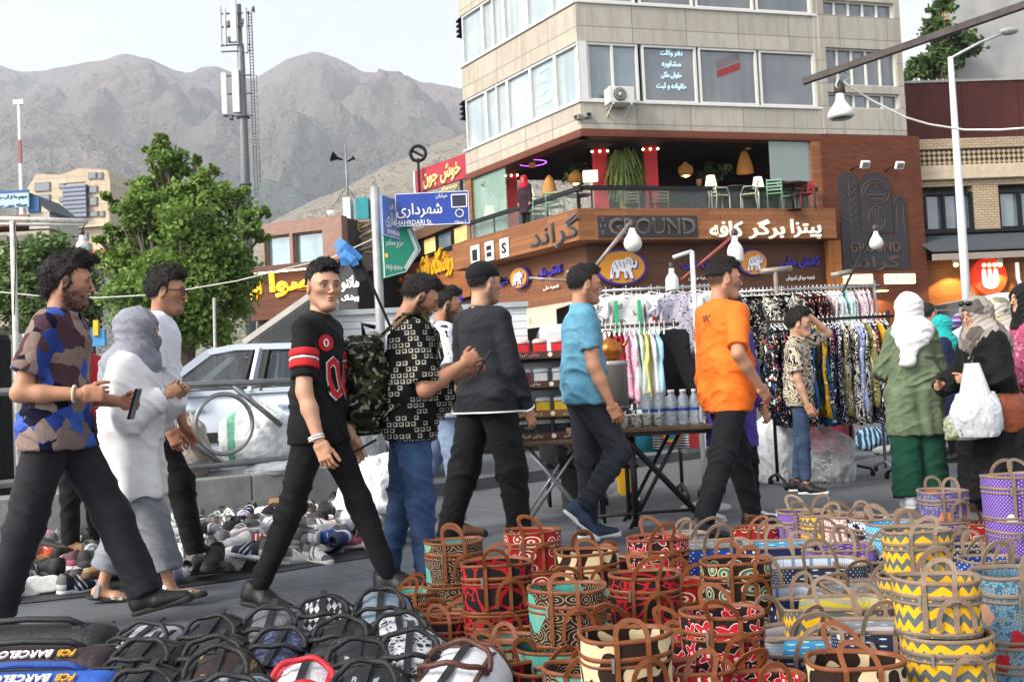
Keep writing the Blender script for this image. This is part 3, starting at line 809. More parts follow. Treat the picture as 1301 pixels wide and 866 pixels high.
# ================================================================== SETTING: ground, mountains
def ground_mat():
 g=G('asphalt',.82,0,.3);v=g.obj
 n1=g.noise(v,.35,4,.6);n2=g.noise(v,160,2,.7);n3=g.noise(v,2.2,5,.7)
 c=g.mix(g.step(n1,.3,.7),'#4a4d51','#5c5f63');c=g.mix(g.math('MULTIPLY',g.step(n2,.45,.75),.5),c,'#7b7d80');c=g.mix(g.math('MULTIPLY',g.step(n3,.55,.7),.4),c,'#38393b')
 g.col(c).bump(n2,.5,.006);return g.m
def paving_mat():
 g=G('paving',.7,0,.35);v=g.map(g.obj,(1,1,1),(.1,.25,0),(0,0,R(-32)))
 br=g.n('TexBrick',{'Vector':v,'Color1':hx('#565a5f'),'Color2':hx('#63676c'),'Mortar':hx('#35373a'),'Scale':1.,'Mortar Size':.007,'Mortar Smooth':.2,'Bias':0.,'Brick Width':1.25,'Row Height':.62},0)
 n1=g.noise(v,1.3,5,.65);n2=g.noise(v,60,3,.7);n3=g.noise(v,7,4,.7)
 c=g.mix(g.math('MULTIPLY',g.step(n1,.38,.66),.6),br,'#3a3d41');c=g.mix(g.math('MULTIPLY',g.step(n3,.58,.72),.35),c,'#85888b');c=g.mix(g.math('MULTIPLY',g.step(n2,.55,.8),.3),c,'#2c2d2f');c=g.mix(g.math('MULTIPLY',g.math('LESS_THAN',g.vor(v,5),.055),.55),c,'#232426');c=g.mix(g.math('MULTIPLY',g.math('LESS_THAN',g.vor(g.map(v,loc=(3,1,0)),3.1),.03),.5),c,'#a9abab')
 g.col(c).rgh(g.math('ADD',g.math('MULTIPLY',n1,.35),.45)).bump(g.math('ADD',n2,g.math('MULTIPLY',br,1.)),.25,.006);return g.m
mb=MB();mb.add([(-6000,-60,0),(6000,-60,0),(6000,9000,0),(-6000,9000,0)],[(0,1,2,3)]);struct(mb.obj('road',ground_mat()))
mb=MB();mb.add([(-14,-6,.004),(14,-6,.004),(14,8.2,.004),(1.2,7.4,.004),(-1.,9.3,.004),(-14,-1.,.004)],[(0,1,2,3,4,5)]);struct(mb.obj('pavement',paving_mat()))
def fbm(p,oct=5,sc=1.,seed=0,ridged=False):
 a=1.;t=0.;n=0.
 for o in range(oct):
  q=vnoise(p*(2.03**o),sc,seed+o*3)
  if ridged:q=1-2*np.abs(q)
  t=t+a*q;n += a;a *= .5
 return t/n
def mountain_mat(name,rock,grass,tree,low,high):
 g=G(name,.95,0,.1);v=g.obj;z=g.sep(v)[2]
 n1=g.noise(v,.0035,6,.65);n2=g.noise(v,.02,5,.7);n3=g.noise(v,.05,3,.7)
 hgt=g.math('ADD',g.step(z,low,high),g.math('MULTIPLY',g.math('SUBTRACT',n1,.5),1.6))
 c=g.mix(g.step(hgt,.35,.75),grass,rock)
 c=g.mix(g.math('MULTIPLY',g.step(n2,.5,.72),.6),c,tuple(x*1.5 for x in hx(rock)[:3])+(1,))
 sp=g.math('MULTIPLY',g.step(n3,.56,.62),g.math('SUBTRACT',1.,g.step(hgt,.2,.6)))
 c=g.mix(g.math('MULTIPLY',sp,.75),c,tree)
 g.col(c).bump(g.math('ADD',g.math('MULTIPLY',n1,2.),g.math('MULTIPLY',n2,.7)),1.,60);return g.m
def range_mesh(name,prof,D,d0,dback,mat,amp,seed,nx=300,ny=110,foot=None,p=1.15):
 xs=np.linspace(prof[0][0],prof[-1][0],nx);py=np.interp(xs,[q[0] for q in prof],[q[1] for q in prof])
 hr=hor(xs);T=(xs-650.5)/FPX
 Hr=(hr-py)/FPX*D+CAMZ
 dd=np.concatenate([np.linspace(d0,D,int(ny*.75)),np.linspace(D,D+dback,ny-int(ny*.75)+1)[1:]])
 X=T[None,:]*dd[:,None]*1.0;Y=np.repeat(dd[:,None],nx,1)
 t=np.clip((dd-d0)/(D-d0),0,1)[:,None]
 base=np.where(dd[:,None] <= D,Hr[None,:]*(t**p),Hr[None,:]*(1-.75*((dd[:,None]-D)/dback)))
 P3=np.stack([X.ravel(),Y.ravel(),np.zeros(X.size)],1)
 n=fbm(P3,6,amp[1],seed,True).reshape(X.shape);m=fbm(P3,4,amp[1]*.4,seed+40).reshape(X.shape)
 env=np.where(dd[:,None] <= D,np.sin(np.pi*np.clip(t,0,1)**.9)*.9+.12*t,.35)
 Z=base+(n*.62+m*.5)*amp[0]*env-(amp[0]*.1)*env-3
 V=np.stack([X.ravel(),Y.ravel(),Z.ravel()],1)
 ii,jj=np.meshgrid(np.arange(len(dd)-1),np.arange(nx-1),indexing='ij')
 a=(ii*nx+jj).ravel();F=np.stack([a,a+1,a+nx+1,a+nx],1)
 o=link(name,arr_mesh(name,V,F,mat,True));struct(o);return o
ridge=[(-420,120),(-200,60),(-60,64),(0,70),(25,77),(60,84),(100,76),(130,69),(160,66),(183,62),(198,63),(222,71),(250,82),(268,78),(285,80),(310,88),(335,91),(350,82),(372,71),(392,64),(412,59),(425,62),(445,70),(475,83),(505,88),(540,98),(583,105),(640,112),(760,135),(950,190),(1250,170),(1700,210)]
range_mesh('mountain_range',ridge,3400,1050,900,mountain_mat('mountain_rock','#82756c','#6f6d63','#4b5344',250,900),(370,.0036),3,420,170)
hillp=[(-420,150),(-120,128),(0,132),(45,128),(120,152),(200,205),(300,262),(360,300),(470,335),(700,380),(1000,400)]
range_mesh('foothill',hillp,2100,700,700,mountain_mat('foothill_scrub','#82786f','#6f7264','#4a5243',100,500),(150,.006),11,200,70)
spur=[(240,330),(318,300),(350,279),(400,252),(440,235),(500,205),(545,188),(583,172),(640,150),(800,150),(1000,200),(1400,330)]
range_mesh('near_hill',spur,1150,420,500,mountain_mat('near_hill_earth','#948a7a','#847f6d','#4a5040',20,200),(46,.014),21,200,70,p=.9)
# dark wooded fold between the two
woods=[(200,320),(300,285),(318,228),(345,222),(380,232),(400,246),(440,300),(480,330)]
range_mesh('wooded_slope',woods,1500,1150,200,mountain_mat('wooded_slope_trees','#5f6660','#4f5a50','#343f35',0,30),(26,.03),31,90,40,p=.8)
# ------------------------------------------------------------------ trees
def leaf_mat(name,a,b):
 g=G(name,.6,0,.3);v=g.obj
 n=g.noise(v,1.1,3,.6);w=g.n('ObjectInfo',out=5) if False else g.noise(v,14,2,.6)
 c=g.mix(g.step(n,.35,.65),a,b);c=g.mix(g.math('MULTIPLY',g.step(w,.4,.65),.5),c,tuple(x*1.6 for x in hx(b)[:3])+(1,))
 g.col(c)
 tr=g.nt.nodes.new('ShaderNodeBsdfTranslucent');g.nt.links.new(c,tr.inputs[0])
 mx=g.nt.nodes.new('ShaderNodeMixShader');mx.inputs[0].default_value=.3
 out=g.nt.nodes['Material Output'];g.nt.links.new(g.b.outputs[0],mx.inputs[1]);g.nt.links.new(tr.outputs[0],mx.inputs[2]);g.nt.links.new(mx.outputs[0],out.inputs[0])
 return g.m
bark=M('bark','#5b5148',.9,var=.35,scale=9,bump=.8,bscale=25)
def crown_mesh(name,lumps,n,size,seed,mat):
 rs=np.random.RandomState(seed);Vs=[];tot=sum(l[3]**2 for l in lumps)
 for (x,y,z,r_,*sq) in lumps:
  k=int(n*r_*r_/tot);nc=max(6,int(k/26))
  d=rs.normal(size=(nc,3));d /= np.linalg.norm(d,axis=1,keepdims=True)
  cc=d*(rs.rand(nc,1)**.45)*r_*np.array([1,1,sq[0] if sq else .85])
  for c in cc:
   m=rs.randint(14,40);sp=r_*.19
   p=c+rs.normal(size=(m,3))*sp*np.array([1,1,.7])+np.array([x,y,z])
   nr=rs.normal(size=(m,3))*.75+d[rs.randint(nc)]*.3+np.array([0,-.25,.75]);nr /= np.linalg.norm(nr,axis=1,keepdims=True)
   t=np.cross(nr,rs.normal(size=(m,3)));t /= np.linalg.norm(t,axis=1,keepdims=True)+1e-9;b=np.cross(nr,t)
   s=size*(.6+.8*rs.rand(m,1))
   Vs.append(np.stack([p-t*s*.5,p+b*s*.30-nr*s*.1,p+t*s*.5-nr*s*.12,p-b*s*.30-nr*s*.1],1).reshape(-1,3))
 V=np.vstack(Vs);F=np.arange(len(V)).reshape(-1,4)
 return arr_mesh(name,V,F,mat,False)
def tree(label,base,lumps,n,size,seed,lm,trunk_r=.14,group=None,name='tree'):
 root=thing(name,label,'tree',base,0,group);bx=Vector(base)
 L=[(x-bx.x,y-bx.y,z-bx.z,r_,*q) for (x,y,z,r_,*q) in lumps]
 o=link('crown',crown_mesh('crown',L,n,size,seed,lm),root)
 rnd=random.Random(seed);mb=MB()
 zt=min(l[2] for l in L)+.3;fork=Vector((.1,0,max(.8,zt*.8)))
 mb.tube([(0,0,-.1),(.03,.02,fork.z*.5),fork],[trunk_r*1.25,trunk_r,trunk_r*.85],10)
 for l in L:
  e=Vector(l[:3]);m_=fork.lerp(e,.5)+Vector((rnd.uniform(-.2,.2),rnd.uniform(-.2,.2),-.15))
  mb.tube([fork,m_,e],[trunk_r*.5,trunk_r*.33,.012],6)
  for k in range(3):
   d=Vector((rnd.uniform(-1,1),rnd.uniform(-1,1),rnd.uniform(-.5,.6)))*l[3]*.6
   mb.tube([m_.lerp(e,rnd.random()),e+d*.5,e+d],[trunk_r*.16,trunk_r*.1,.006],5)
 mb.obj('trunk',bark,root);return root
def lump(px,py,Y,rpx,*q):
 p=at(px,py,Y);return (p.x,p.y,p.z,rpx/FPX*Y,*q)
g1=leaf_mat('plane_leaves','#48632a','#758f44');g2=leaf_mat('dark_leaves','#3c5029','#5d7443')
lm=[lump(*a) for a in [(210,198,20,20),(226,212,20.2,22),(200,232,20.4,28),(232,248,19.6,26),(262,222,19.6,17),(272,246,19.6,22),(184,250,19.5,22),(170,272,19.8,24),(295,262,20.2,24),(318,278,19.4,18),(330,300,19.6,14),(240,285,19.2,38),(205,290,20.4,34),(150,298,20.3,20),(140,330,20,18),(285,312,19.5,38),(305,345,19.7,28),(175,330,20,36),(212,352,19.3,42),(255,365,19.4,42),(165,372,19.6,34),(300,385,20.4,26),(228,405,19.5,42),(180,410,19.7,34),(272,415,20,30),(138,246,19.8,9),(150,262,19.9,11),(203,176,20,9),(190,190,20.1,8),(337,268,19.6,8),(308,246,19.8,9),(248,205,19.9,8),(128,305,19.8,8)]]
b0=at(232,400,20)
tree('tall leafy green plane tree standing behind the white saloon car',(b0.x,b0.y,0),lm,27000,.115,5,g1,.16)
lm=[lump(*a) for a in [(70,325,24,36),(30,345,24,38),(95,350,23.6,30),(55,380,23.5,42),(10,385,24,38),(20,315,24.4,18),(105,395,24,30)]]
b0=at(45,400,24)
tree('darker bushy tree behind the white pipe frame and hanging bulb',(b0.x,b0.y,0),lm,7000,.16,6,g2,.12)
lm=[lump(*a) for a in [(1188,40,44,20),(1168,85,44,17),(1190,80,44.5,24),(1196,10,44,16),(1215,60,45,26),(1160,95,44,12)]]
b0=at(1192,300,44)
tree('tree showing in the gap right of the stone office block',(b0.x,b0.y,0),lm,5000,.24,8,g2,.15)
# ------------------------------------------------------------------ facade frames
class Fac:
 """a wall plane: local x runs along the wall, local y points outward (times sg), z up"""
 def __init__(s,org,e,out):
  s.o=Vector((org[0],org[1],0));s.e=Vector((e[0],e[1],0)).normalized();n=Vector((s.e.y,-s.e.x,0))
  if n.dot(Vector((out[0],out[1],0)))<0:n=-n
  s.n=n;s.sg=1 if s.e.cross(n).z>0 else -1
  y=n*s.sg
  s.M=Matrix(((s.e.x,y.x,0,s.o.x),(s.e.y,y.y,0,s.o.y),(0,0,1,0),(0,0,0,1)))
 def sz(s,px,py,d=0.):
  r=ray(px,py);o=s.o+s.n*d;t=((o-CAMP).dot(s.n))/r.dot(s.n);p=CAMP+r*t
  return (p-o).dot(s.e),p.z
 def P(s,a,d,z):return s.o+s.e*a+s.n*d+Vector((0,0,z))
 def bx(s,mb,s0,s1,d0,d1,z0,z1):
  y0,y1=d0*s.sg,d1*s.sg
  return mb.box(((s0+s1)/2,(y0+y1)/2,(z0+z1)/2),(abs(s1-s0),abs(y1-y0),abs(z1-z0)))
 def obj(s,mb,name,mat,parent=None,bevel=0.,**tg):
  o=mb.obj(name,mat,parent,bevel=bevel,**tg)
  o.matrix_basis=(parent.matrix_basis.inverted() @ s.M) if parent is not None else s.M
  return o
 def text(s,name,txt,mat,px,py,width=None,height=None,d=.02,ext=.015,parent=None,pw=None,ph=None,**k):
  """lettering centred at a photo pixel; pw / ph give its size in photo pixels there"""
  a,z=s.sz(px,py,d)
  if pw:width=abs(s.sz(px+pw/2,py,d)[0]-s.sz(px-pw/2,py,d)[0])
  if ph:height=abs(s.sz(px,py-ph/2,d)[1]-s.sz(px,py+ph/2,d)[1])
  ex=s.e if s.e.cross(Vector((0,0,1))).dot(s.n)>0 else -s.e
  return text_obj(name,txt,mat,s.P(a,d,z),ex,(0,0,1),parent,width=width,height=height,ext=ext,**k)
 def ex(s):return s.e if s.e.cross(Vector((0,0,1))).dot(s.n)>0 else -s.e
def glass_mat(name,c='#46525a',rough=.06,c2=None):
 if name in _MC:return _MC[name]
 g=G(name,rough,0,.9);v=g.obj
 cc=g.mix(g.step(g.noise(v,.7,3,.5),.35,.65),c,c2 or c);X,Y,Z=g.sep(v);bl=g.math('MULTIPLY',g.math('LESS_THAN',g.math('FRACT',g.math('MULTIPLY',X,3.1)),.5),g.step(g.noise(g.map(v,(.9,.9,.15)),1.,1),.45,.6));g.col(g.mix(g.math('MULTIPLY',bl,.35),cc,tuple(x*.55 for x in hx(c)[:3])+(1,)));g.b.inputs['IOR'].default_value=1.7
 _MC[name]=g.m;return g.m
def planks(name,a,b,h=.14,along=(2.2,0,0),vert=False):
 g=G(name,.62,0,.3);v=g.obj;X,Y,Z=g.sep(v)
 row=g.math('DIVIDE',Z if not vert else X,h);fr=g.math('FRACT',row);fl=g.math('FLOOR',row)
 w=g.n('TexWhiteNoise',{'W':fl},0,noise_dimensions='1D')
 jx=g.math('ADD',g.math('DIVIDE',X if not vert else Z,2.3),g.math('MULTIPLY',w,3.));w2=g.n('TexWhiteNoise',{'Vector':g.comb(g.math('FLOOR',jx),fl,0.)},0,noise_dimensions='3D')
 grain=g.noise(g.map(v,(1.2,1.2,22) if not vert else (22,22,1.2)),2.2,4,.65,.4)
 c=g.mix(g.math('ADD',g.math('MULTIPLY',w2,.55),g.math('MULTIPLY',grain,.45)),a,b)
 gap=g.math('MAXIMUM',g.math('LESS_THAN',fr,.05),g.math('LESS_THAN',g.math('FRACT',jx),.006))
 c=g.mix(g.math('MULTIPLY',g.step(g.noise(v,.9,4,.6),.5,.75),.35),c,tuple(x*.5 for x in hx(a)[:3])+(1,))
 g.col(g.mix(g.math('MULTIPLY',gap,.7),c,'#1c120c')).bump(g.math('SUBTRACT',g.math('MULTIPLY',grain,.3),gap),.5,.012);return g.m
def bricks(name,a,b,mortar,w=.22,h=.07,ms=.008):
 g=G(name,.85,0,.2);v=g.obj;X,Y,Z=g.sep(v)
 br=g.n('TexBrick',{'Vector':g.comb(X,Z,0.),'Color1':hx(a),'Color2':hx(b),'Mortar':hx(mortar),'Scale':1.,'Mortar Size':ms,'Mortar Smooth':.1,'Brick Width':w,'Row Height':h},0)
 n=g.noise(v,.8,4,.6);g.col(g.mix(g.math('MULTIPLY',g.step(n,.45,.75),.4),br,tuple(x*.5 for x in hx(a)[:3])+(1,))).bump(br,.4,.01);return g.m
def stone_panels(name,a,b,w=1.35,h=.62,joint='#6f6a62'):
 g=G(name,.8,0,.25);v=g.obj;X,Y,Z=g.sep(v)
 br=g.n('TexBrick',{'Vector':g.comb(X,Z,0.),'Color1':hx(a),'Color2':hx(b),'Mortar':hx(joint),'Scale':1.,'Mortar Size':.012,'Mortar Smooth':.2,'Brick Width':w,'Row Height':h},0,offset=0.)
 st=g.noise(g.map(v,(3.5,3.5,.5)),1.6,5,.7);n=g.noise(v,9,4,.7)
 c=g.mix(g.math('MULTIPLY',g.step(st,.46,.75),.6),br,'#7d7669');c=g.mix(g.math('MULTIPLY',g.step(n,.5,.75),.3),c,'#8f887b')
 g.col(c).bump(g.math('ADD',br,g.math('MULTIPLY',n,.3)),.3,.01);return g.m
# ================================================================== CORNER OFFICE BLOCK WITH CAFE
BY=27.
C0=at(741,200,BY);hC=hor(741)
def zc(py):return CAMZ+(hC-py)/FPX*BY*1.0
eL=ray(-177,hor(-177));eR=ray(5286,hor(5286)+8)
LF=Fac((C0.x,C0.y),(eL.x,eL.y),(-1,-1));RF=Fac((C0.x,C0.y),(eR.x,eR.y),(0,-1))
LL=LF.sz(589,150)[0];LR=RF.sz(1148,120)[0]
Z_LB,Z_LT,Z_HR,Z_FB,Z_FT,Z_WB,Z_WT,Z_UB=[zc(q) for q in (309,269,239,171,161,125,47,-5)]
SP=Z_UB-Z_WB;Z_UT=Z_UB+(Z_WT-Z_WB)
s_st=RF.sz(1041,100)[0]                          # start of the stair bay
stoneL=stone_panels('facade_stone_lit','#b4ab9c','#a79e90');stone_shaded=stone_panels('facade_stone_shaded','#aca79c','#9d988e',1.6,.66)  # same stone: lit left front painted warmer, shaded right front painted greyer
alu=M('white_window_frame','#c9c9c4',.45,.0,var=.06)
glassb=glass_mat('office_glass','#5d6b74',.05,'#77848b');glass_l=glass_mat('painted_sky_glass','#8d9a9e',.05,'#a9b3b3');glass_d=glass_mat('office_glass_dark','#4c5459',.08,'#63696b')  # left-front panes carry the bright sky reflection in their base colour
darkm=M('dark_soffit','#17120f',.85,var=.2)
wood_b=planks('wood_cladding','#6e4429','#9a6740',.13);wood_r=planks('wood_fascia','#5a3022','#6d3d2b',.2)
brick_r=bricks('brown_brick','#5d3524','#6d4130','#4a2c20',.3,.055,.006)
blk=thing('office_building','stone office block with strip windows above a wooden corner cafe','building',(C0.x,C0.y,0))
# footprint corners
def fp(a,b,d=0.):
 return LF.o+LF.e*a+RF.e*b
mb=MB();H_T=Z_UT+SP+1.6
poly=[fp(.35,.35),fp(LL-.2,.3),fp(LL-.2,LR-.3),fp(.3,LR-.3)]
def prismz(poly,z0,z1):mb.prism([(p.x,p.y) for p in poly],(1,0,0),(0,1,0),(0,0,z1-z0),(0,0,z0));return mb
prismz(poly,Z_FT+.02,H_T-.3);o=mb.obj('core',M('inner_wall','#3a3c3e',.8),blk);o.matrix_basis=blk.matrix_basis.inverted()
def band(F,z0,z1,s0,s1,mat,name='spandrel',d0=-.4,d1=0.,parent=blk):
 m=MB();F.bx(m,s0,s1,d0,d1,z0,z1);return F.obj(m,name,mat,parent,.012)
for F,L,mt in ((LF,LL,stoneL),(RF,s_st,stone_shaded)):
 band(F,Z_FT,Z_WB,.002,L,mt);band(F,Z_WT,Z_UB,.002,L,mt);band(F,Z_UT,H_T,.002,L,mt)
 m=MB();F.bx(m,-.03 if F is RF else 0,L+.02,-.3,.05,Z_WB-.03,Z_WB+.035);F.obj(m,'sill',alu,blk)
 m=MB();F.bx(m,0,L+.02,-.3,.05,Z_UB-.03,Z_UB+.035);F.obj(m,'sill',alu,blk)
# windows
def window(F,s0,s1,z0,z1,div=(),gm=glassb,frame=.06,parent=blk,depth=.12,name='window',fm=None):
 m=MB();f=frame;fm=fm or alu
 F.bx(m,s0,s1,-depth-.05,-.03,z0,z0+f);F.bx(m,s0,s1,-depth-.05,-.03,z1-f,z1)
 F.bx(m,s0,s0+f,-depth-.05,-.031,z0+f,z1-f);F.bx(m,s1-f,s1,-depth-.05,-.031,z0+f,z1-f)
 for q in div:
  a=s0+(s1-s0)*q;F.bx(m,a-f*.5,a+f*.5,-depth-.05,-.031,z0+f,z1-f)
 w=F.obj(m,name,fm,parent)
 m=MB();F.bx(m,s0+f*.5,s1-f*.5,-depth-.03,-depth,z0+f*.5,z1-f*.5);g=m.obj('pane',gm,w);g.matrix_basis=Matrix.Identity(4)
 return w
def sL(px):return LF.sz(px,85+(740-px)*.45)[0]
def sR(px,py=90):return RF.sz(px,py)[0]
mul=[sL(q) for q in (736,704,672.5,643.5,616.5,591)]
for z0,z1 in ((Z_WB+.035,Z_WT),(Z_UB+.035,Z_UT)):
 for i in range(5):
  window(LF,mul[i],mul[i+1],z0,z1,(.5,) if i==3 else (),glass_l)
 for i,(a,b) in enumerate(((746,812),(817,886),(889,963),(966,1036))):
  window(RF,sR(a),sR(b),z0,z1,(.5,) if i==0 else (),glassb if i<1 else glass_d)
m=MB();LF.bx(m,-.0,mul[0],-.35,.02,Z_WB+.04,Z_WT);LF.obj(m,'corner_post',alu,blk)
m=MB();RF.bx(m,.02,sR(746),-.35,.02,Z_WB+.04,Z_WT);RF.obj(m,'corner_post',alu,blk)
m=MB();RF.bx(m,sR(1036),s_st+.02,-.35,.03,Z_FT,H_T);RF.obj(m,'corner_post',stone_shaded,blk)
# stair bay on the right
bay=[(RF.sz(1090,b)[1],RF.sz(1090,a)[1]) for a,b in ((63,109),(119,138),(3,22))]
sb0,sb1=sR(1049),sR(1139)
zz=sorted(bay);edges=[Z_FT]+[q for p in zz for q in p]+[H_T]
for i in range(0,len(edges),2):band(RF,edges[i],edges[i+1],s_st+.02,LR,stone_shaded,d1=.06)
for z0,z1 in zz:
 m=MB();RF.bx(m,s_st+.02,sb0,-.4,.06,z0,z1);RF.bx(m,sb1,LR,-.4,.06,z0,z1);RF.obj(m,'pier',stone_shaded,blk)
 window(RF,sb0,sb1,z0,z1,(.18,.38,.58,.78),glass_d,.035)
# roof edge
mb=MB();prismz([fp(-.05,-.05),fp(LL+.05,-.05),fp(LL+.05,LR),fp(-.05,LR)],H_T,H_T+.2);o=mb.obj('roof',stone_shaded,blk);o.matrix_basis=blk.matrix_basis.inverted()
# cafe storey
cafe_s=RF.sz(1043,230)[0]
for F,L in ((LF,LL+.0),(RF,cafe_s)):
 m=MB();F.bx(m,-.02,L,-.35,.06,Z_FB,Z_FT-.004);F.obj(m,'fascia',wood_r,blk,.01)
 m=MB();F.bx(m,-.0,L,-.3,.62 if F is LF else .621,Z_LB,Z_LT);F.obj(m,'ledge',wood_b,blk,.012)
# mitre of the projecting ledge at the corner
cn=[fp(0,0),LF.P(0,.62,0),LF.o+(LF.n+RF.n)*(.62/(1+LF.n.dot(RF.n))),RF.P(0,.621,0)]
mb=MB();prismz(cn,Z_LB+.002,Z_LT-.002);o=mb.obj('ledge',wood_b,blk);o.matrix_basis=blk.matrix_basis.inverted()
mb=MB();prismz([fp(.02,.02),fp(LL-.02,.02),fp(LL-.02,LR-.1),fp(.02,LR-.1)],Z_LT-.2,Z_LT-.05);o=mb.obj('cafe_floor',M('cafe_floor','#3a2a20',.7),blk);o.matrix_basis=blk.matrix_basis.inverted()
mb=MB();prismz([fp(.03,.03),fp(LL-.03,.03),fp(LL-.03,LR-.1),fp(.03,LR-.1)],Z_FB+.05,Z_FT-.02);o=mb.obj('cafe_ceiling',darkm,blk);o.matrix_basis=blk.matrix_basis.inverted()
# dark back walls of the cafe
bk=fp(5.2,0)
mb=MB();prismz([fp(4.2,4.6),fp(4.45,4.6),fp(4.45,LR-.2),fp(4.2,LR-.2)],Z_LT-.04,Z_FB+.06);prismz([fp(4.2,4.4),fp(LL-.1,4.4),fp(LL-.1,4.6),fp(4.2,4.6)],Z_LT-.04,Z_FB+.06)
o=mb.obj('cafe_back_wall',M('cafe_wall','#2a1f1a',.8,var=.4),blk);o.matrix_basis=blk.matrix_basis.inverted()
m=MB();LF.bx(m,LL-.35,LL,-.3,.05,Z_LT,Z_FB);LF.obj(m,'end_post',wood_b,blk)
m=MB();RF.bx(m,cafe_s-.28,cafe_s,-.3,.05,Z_LT,Z_FB);RF.obj(m,'end_post',wood_b,blk)
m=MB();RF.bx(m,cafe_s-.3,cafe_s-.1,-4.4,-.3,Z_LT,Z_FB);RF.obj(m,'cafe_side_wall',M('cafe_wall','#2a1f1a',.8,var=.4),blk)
gc=G('clear_glass',.03,0,.6);gc.b.inputs['Transmission Weight'].default_value=1.;gc.b.inputs['IOR'].default_value=1.12;gc.col('#d6e4dc');clear=gc.m
def thin_glass(name,c,a=.3):
 g=G(name,.04,0,.9);g.col(c);g.b.inputs['Alpha'].default_value=a;return g.m
tg=thin_glass('balustrade_glass','#8fa09a',.10);tg2=thin_glass('side_screen_glass','#8fae9f',.5)
m=MB();s1=LF.sz(641,230)[0];LF.bx(m,s1,LL-.35,-.06,-.03,Z_LT+.02,Z_FB);LF.obj(m,'window',tg2,blk)
m=MB();s1=RF.sz(980,220)[0];RF.bx(m,s1,cafe_s-.28,-.07,-.04,Z_LT+.9,Z_FB);RF.obj(m,'window',thin_glass('side_window_glass','#8b9a96',.62),blk)
black_m=M('black_metal','#151618',.45,.3,var=.1)
for F,L in ((LF,LL-.33),(RF,cafe_s-.26)):
 m=MB();F.bx(m,.1,L,.18,.20,Z_LT+.02,Z_HR-.02);F.obj(m,'balustrade_pane',tg,blk)
 m=MB();F.bx(m,-.12 if F is LF else -.1,L,.14,.24,Z_HR-.06,Z_HR+.05);F.obj(m,'handrail',black_m,blk)
 for k in range(5):
  a=.12+(L-.2)*k/4;m=MB();F.bx(m,a-.02,a+.02,.15,.19,Z_LT,Z_HR-.06);F.obj(m,'post',black_m,blk)
# ground storey: set back timber wall, brick pier, openings
m=MB();LF.bx(m,0,LL,-.6,-.05,Z_LB-1.75,Z_LB);LF.obj(m,'shop_front',planks('shopfront_wood','#6b432d','#835739',.11),blk)
m=MB();RF.bx(m,0,cafe_s,-.6,-.02,Z_LB-1.62,Z_LB);RF.obj(m,'shop_front',planks('shopfront_wood_dark','#503223','#61402c',.11),blk)
for F,L in ((LF,LL),(RF,cafe_s)):
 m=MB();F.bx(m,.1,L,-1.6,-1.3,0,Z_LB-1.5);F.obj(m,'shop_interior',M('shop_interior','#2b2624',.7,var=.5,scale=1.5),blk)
 for k in range(4):
  a=.3+(L-.5)*k/3;m=MB();F.bx(m,a-.12,a+.12,-1.2,-.2,0,Z_LB-1.6);F.obj(m,'pillar',M('shop_pillar','#8b8578',.7),blk)
m=MB();RF.bx(m,cafe_s,LR+.35,-.7,.10,0,Z_FT-.01);RF.obj(m,'brick_pier',brick_r,blk)
m=MB();RF.bx(m,RF.sz(1048,340)[0]-.05,RF.sz(1062,340)[0],.12,.3,.3,Z_LB-.02);RF.obj(m,'timber_post',planks('orange_timber','#8d5427','#a8672f',.3,vert=True),blk)
# ---- lettering on the block (signs are things of their own)
lt_dark=M('dark_letter','#3c3434',.5,var=.1);panel_dk=M('sign_panel','#2f2d30',.6,var=.15);cream=M('cream_letter','#efe6d2',.5,var=.05,emit=.25);wht_p=M('white_paint','#e2e1dc',.5,var=.05)
purple=M('purple_letter','#3d33a8',.5,var=.1);yellow=M('yellow_letter','#d9a820',.5,var=.1);orange_o=M('orange_sign','#cf8a1d',.5,var=.08)
def sign(name,label,F,px,py,d):a,z=F.sz(px,py,d);t=thing(name,label,'sign',F.P(a,d,z));return t
def plate(F,t,px0,py0,px1,py1,d0,d1,mat,name='panel',bev=.01):
 a0,z1=F.sz(px0,py0,d1);a1,z0=F.sz(px1,py1,d1);m=MB();F.bx(m,a0,a1,d0,d1,z0,z1);return F.obj(m,name,mat,t,bev)
t=sign('cafe_sign','dark raised GROUND lettering on the wooden cafe ledge',RF,822,288,.64)
plate(RF,t,759,274,887,301,.622,.65,panel_dk)
RF.text('lettering','GROUND',M('letter_edge','#6d5f59',.5),829,287,d=.655,pw=110,ph=21,ext=.02,parent=t,bold=.015)
RF.text('lettering','GROUND',panel_dk,829,287,d=.685,pw=104,ph=15,ext=.012,parent=t,bold=-.012)
RF.text('lettering','T\nH\nE',M('letter_edge','#6d5f59',.5),766,287,d=.655,pw=7,ph=21,parent=t)
t=sign('cafe_sign','dark raised Persian cafe name on the angled side of the wooden ledge',LF,703,296,.64)
LF.text('lettering',fa('گراند'),M('letter_edge','#6d5f59',.5),703,297,d=.63,pw=64,ph=38,ext=.02,parent=t,bold=.02)
LF.text('lettering',fa('گراند'),panel_dk,703,297,d=.66,pw=62,ph=34,ext=.012,parent=t,bold=-.005)
t=sign('cafe_sign','cream glowing Persian words for pizza, burger and cafe on ledge',RF,975,291,.64)
RF.text('lettering',fa('پیتزا')+'',cream,1011,292,d=.64,pw=66,ph=24,ext=.03,parent=t,bold=.018) if False else None
for tx,px,w_,h_ in (('پیتزا',1024,38,25),('برگر',974,46,25),('کافه',923,42,20)):
 RF.text('lettering',fa(tx),cream,px,291,d=.64,pw=w_,ph=h_,ext=.03,parent=t,bold=.02)
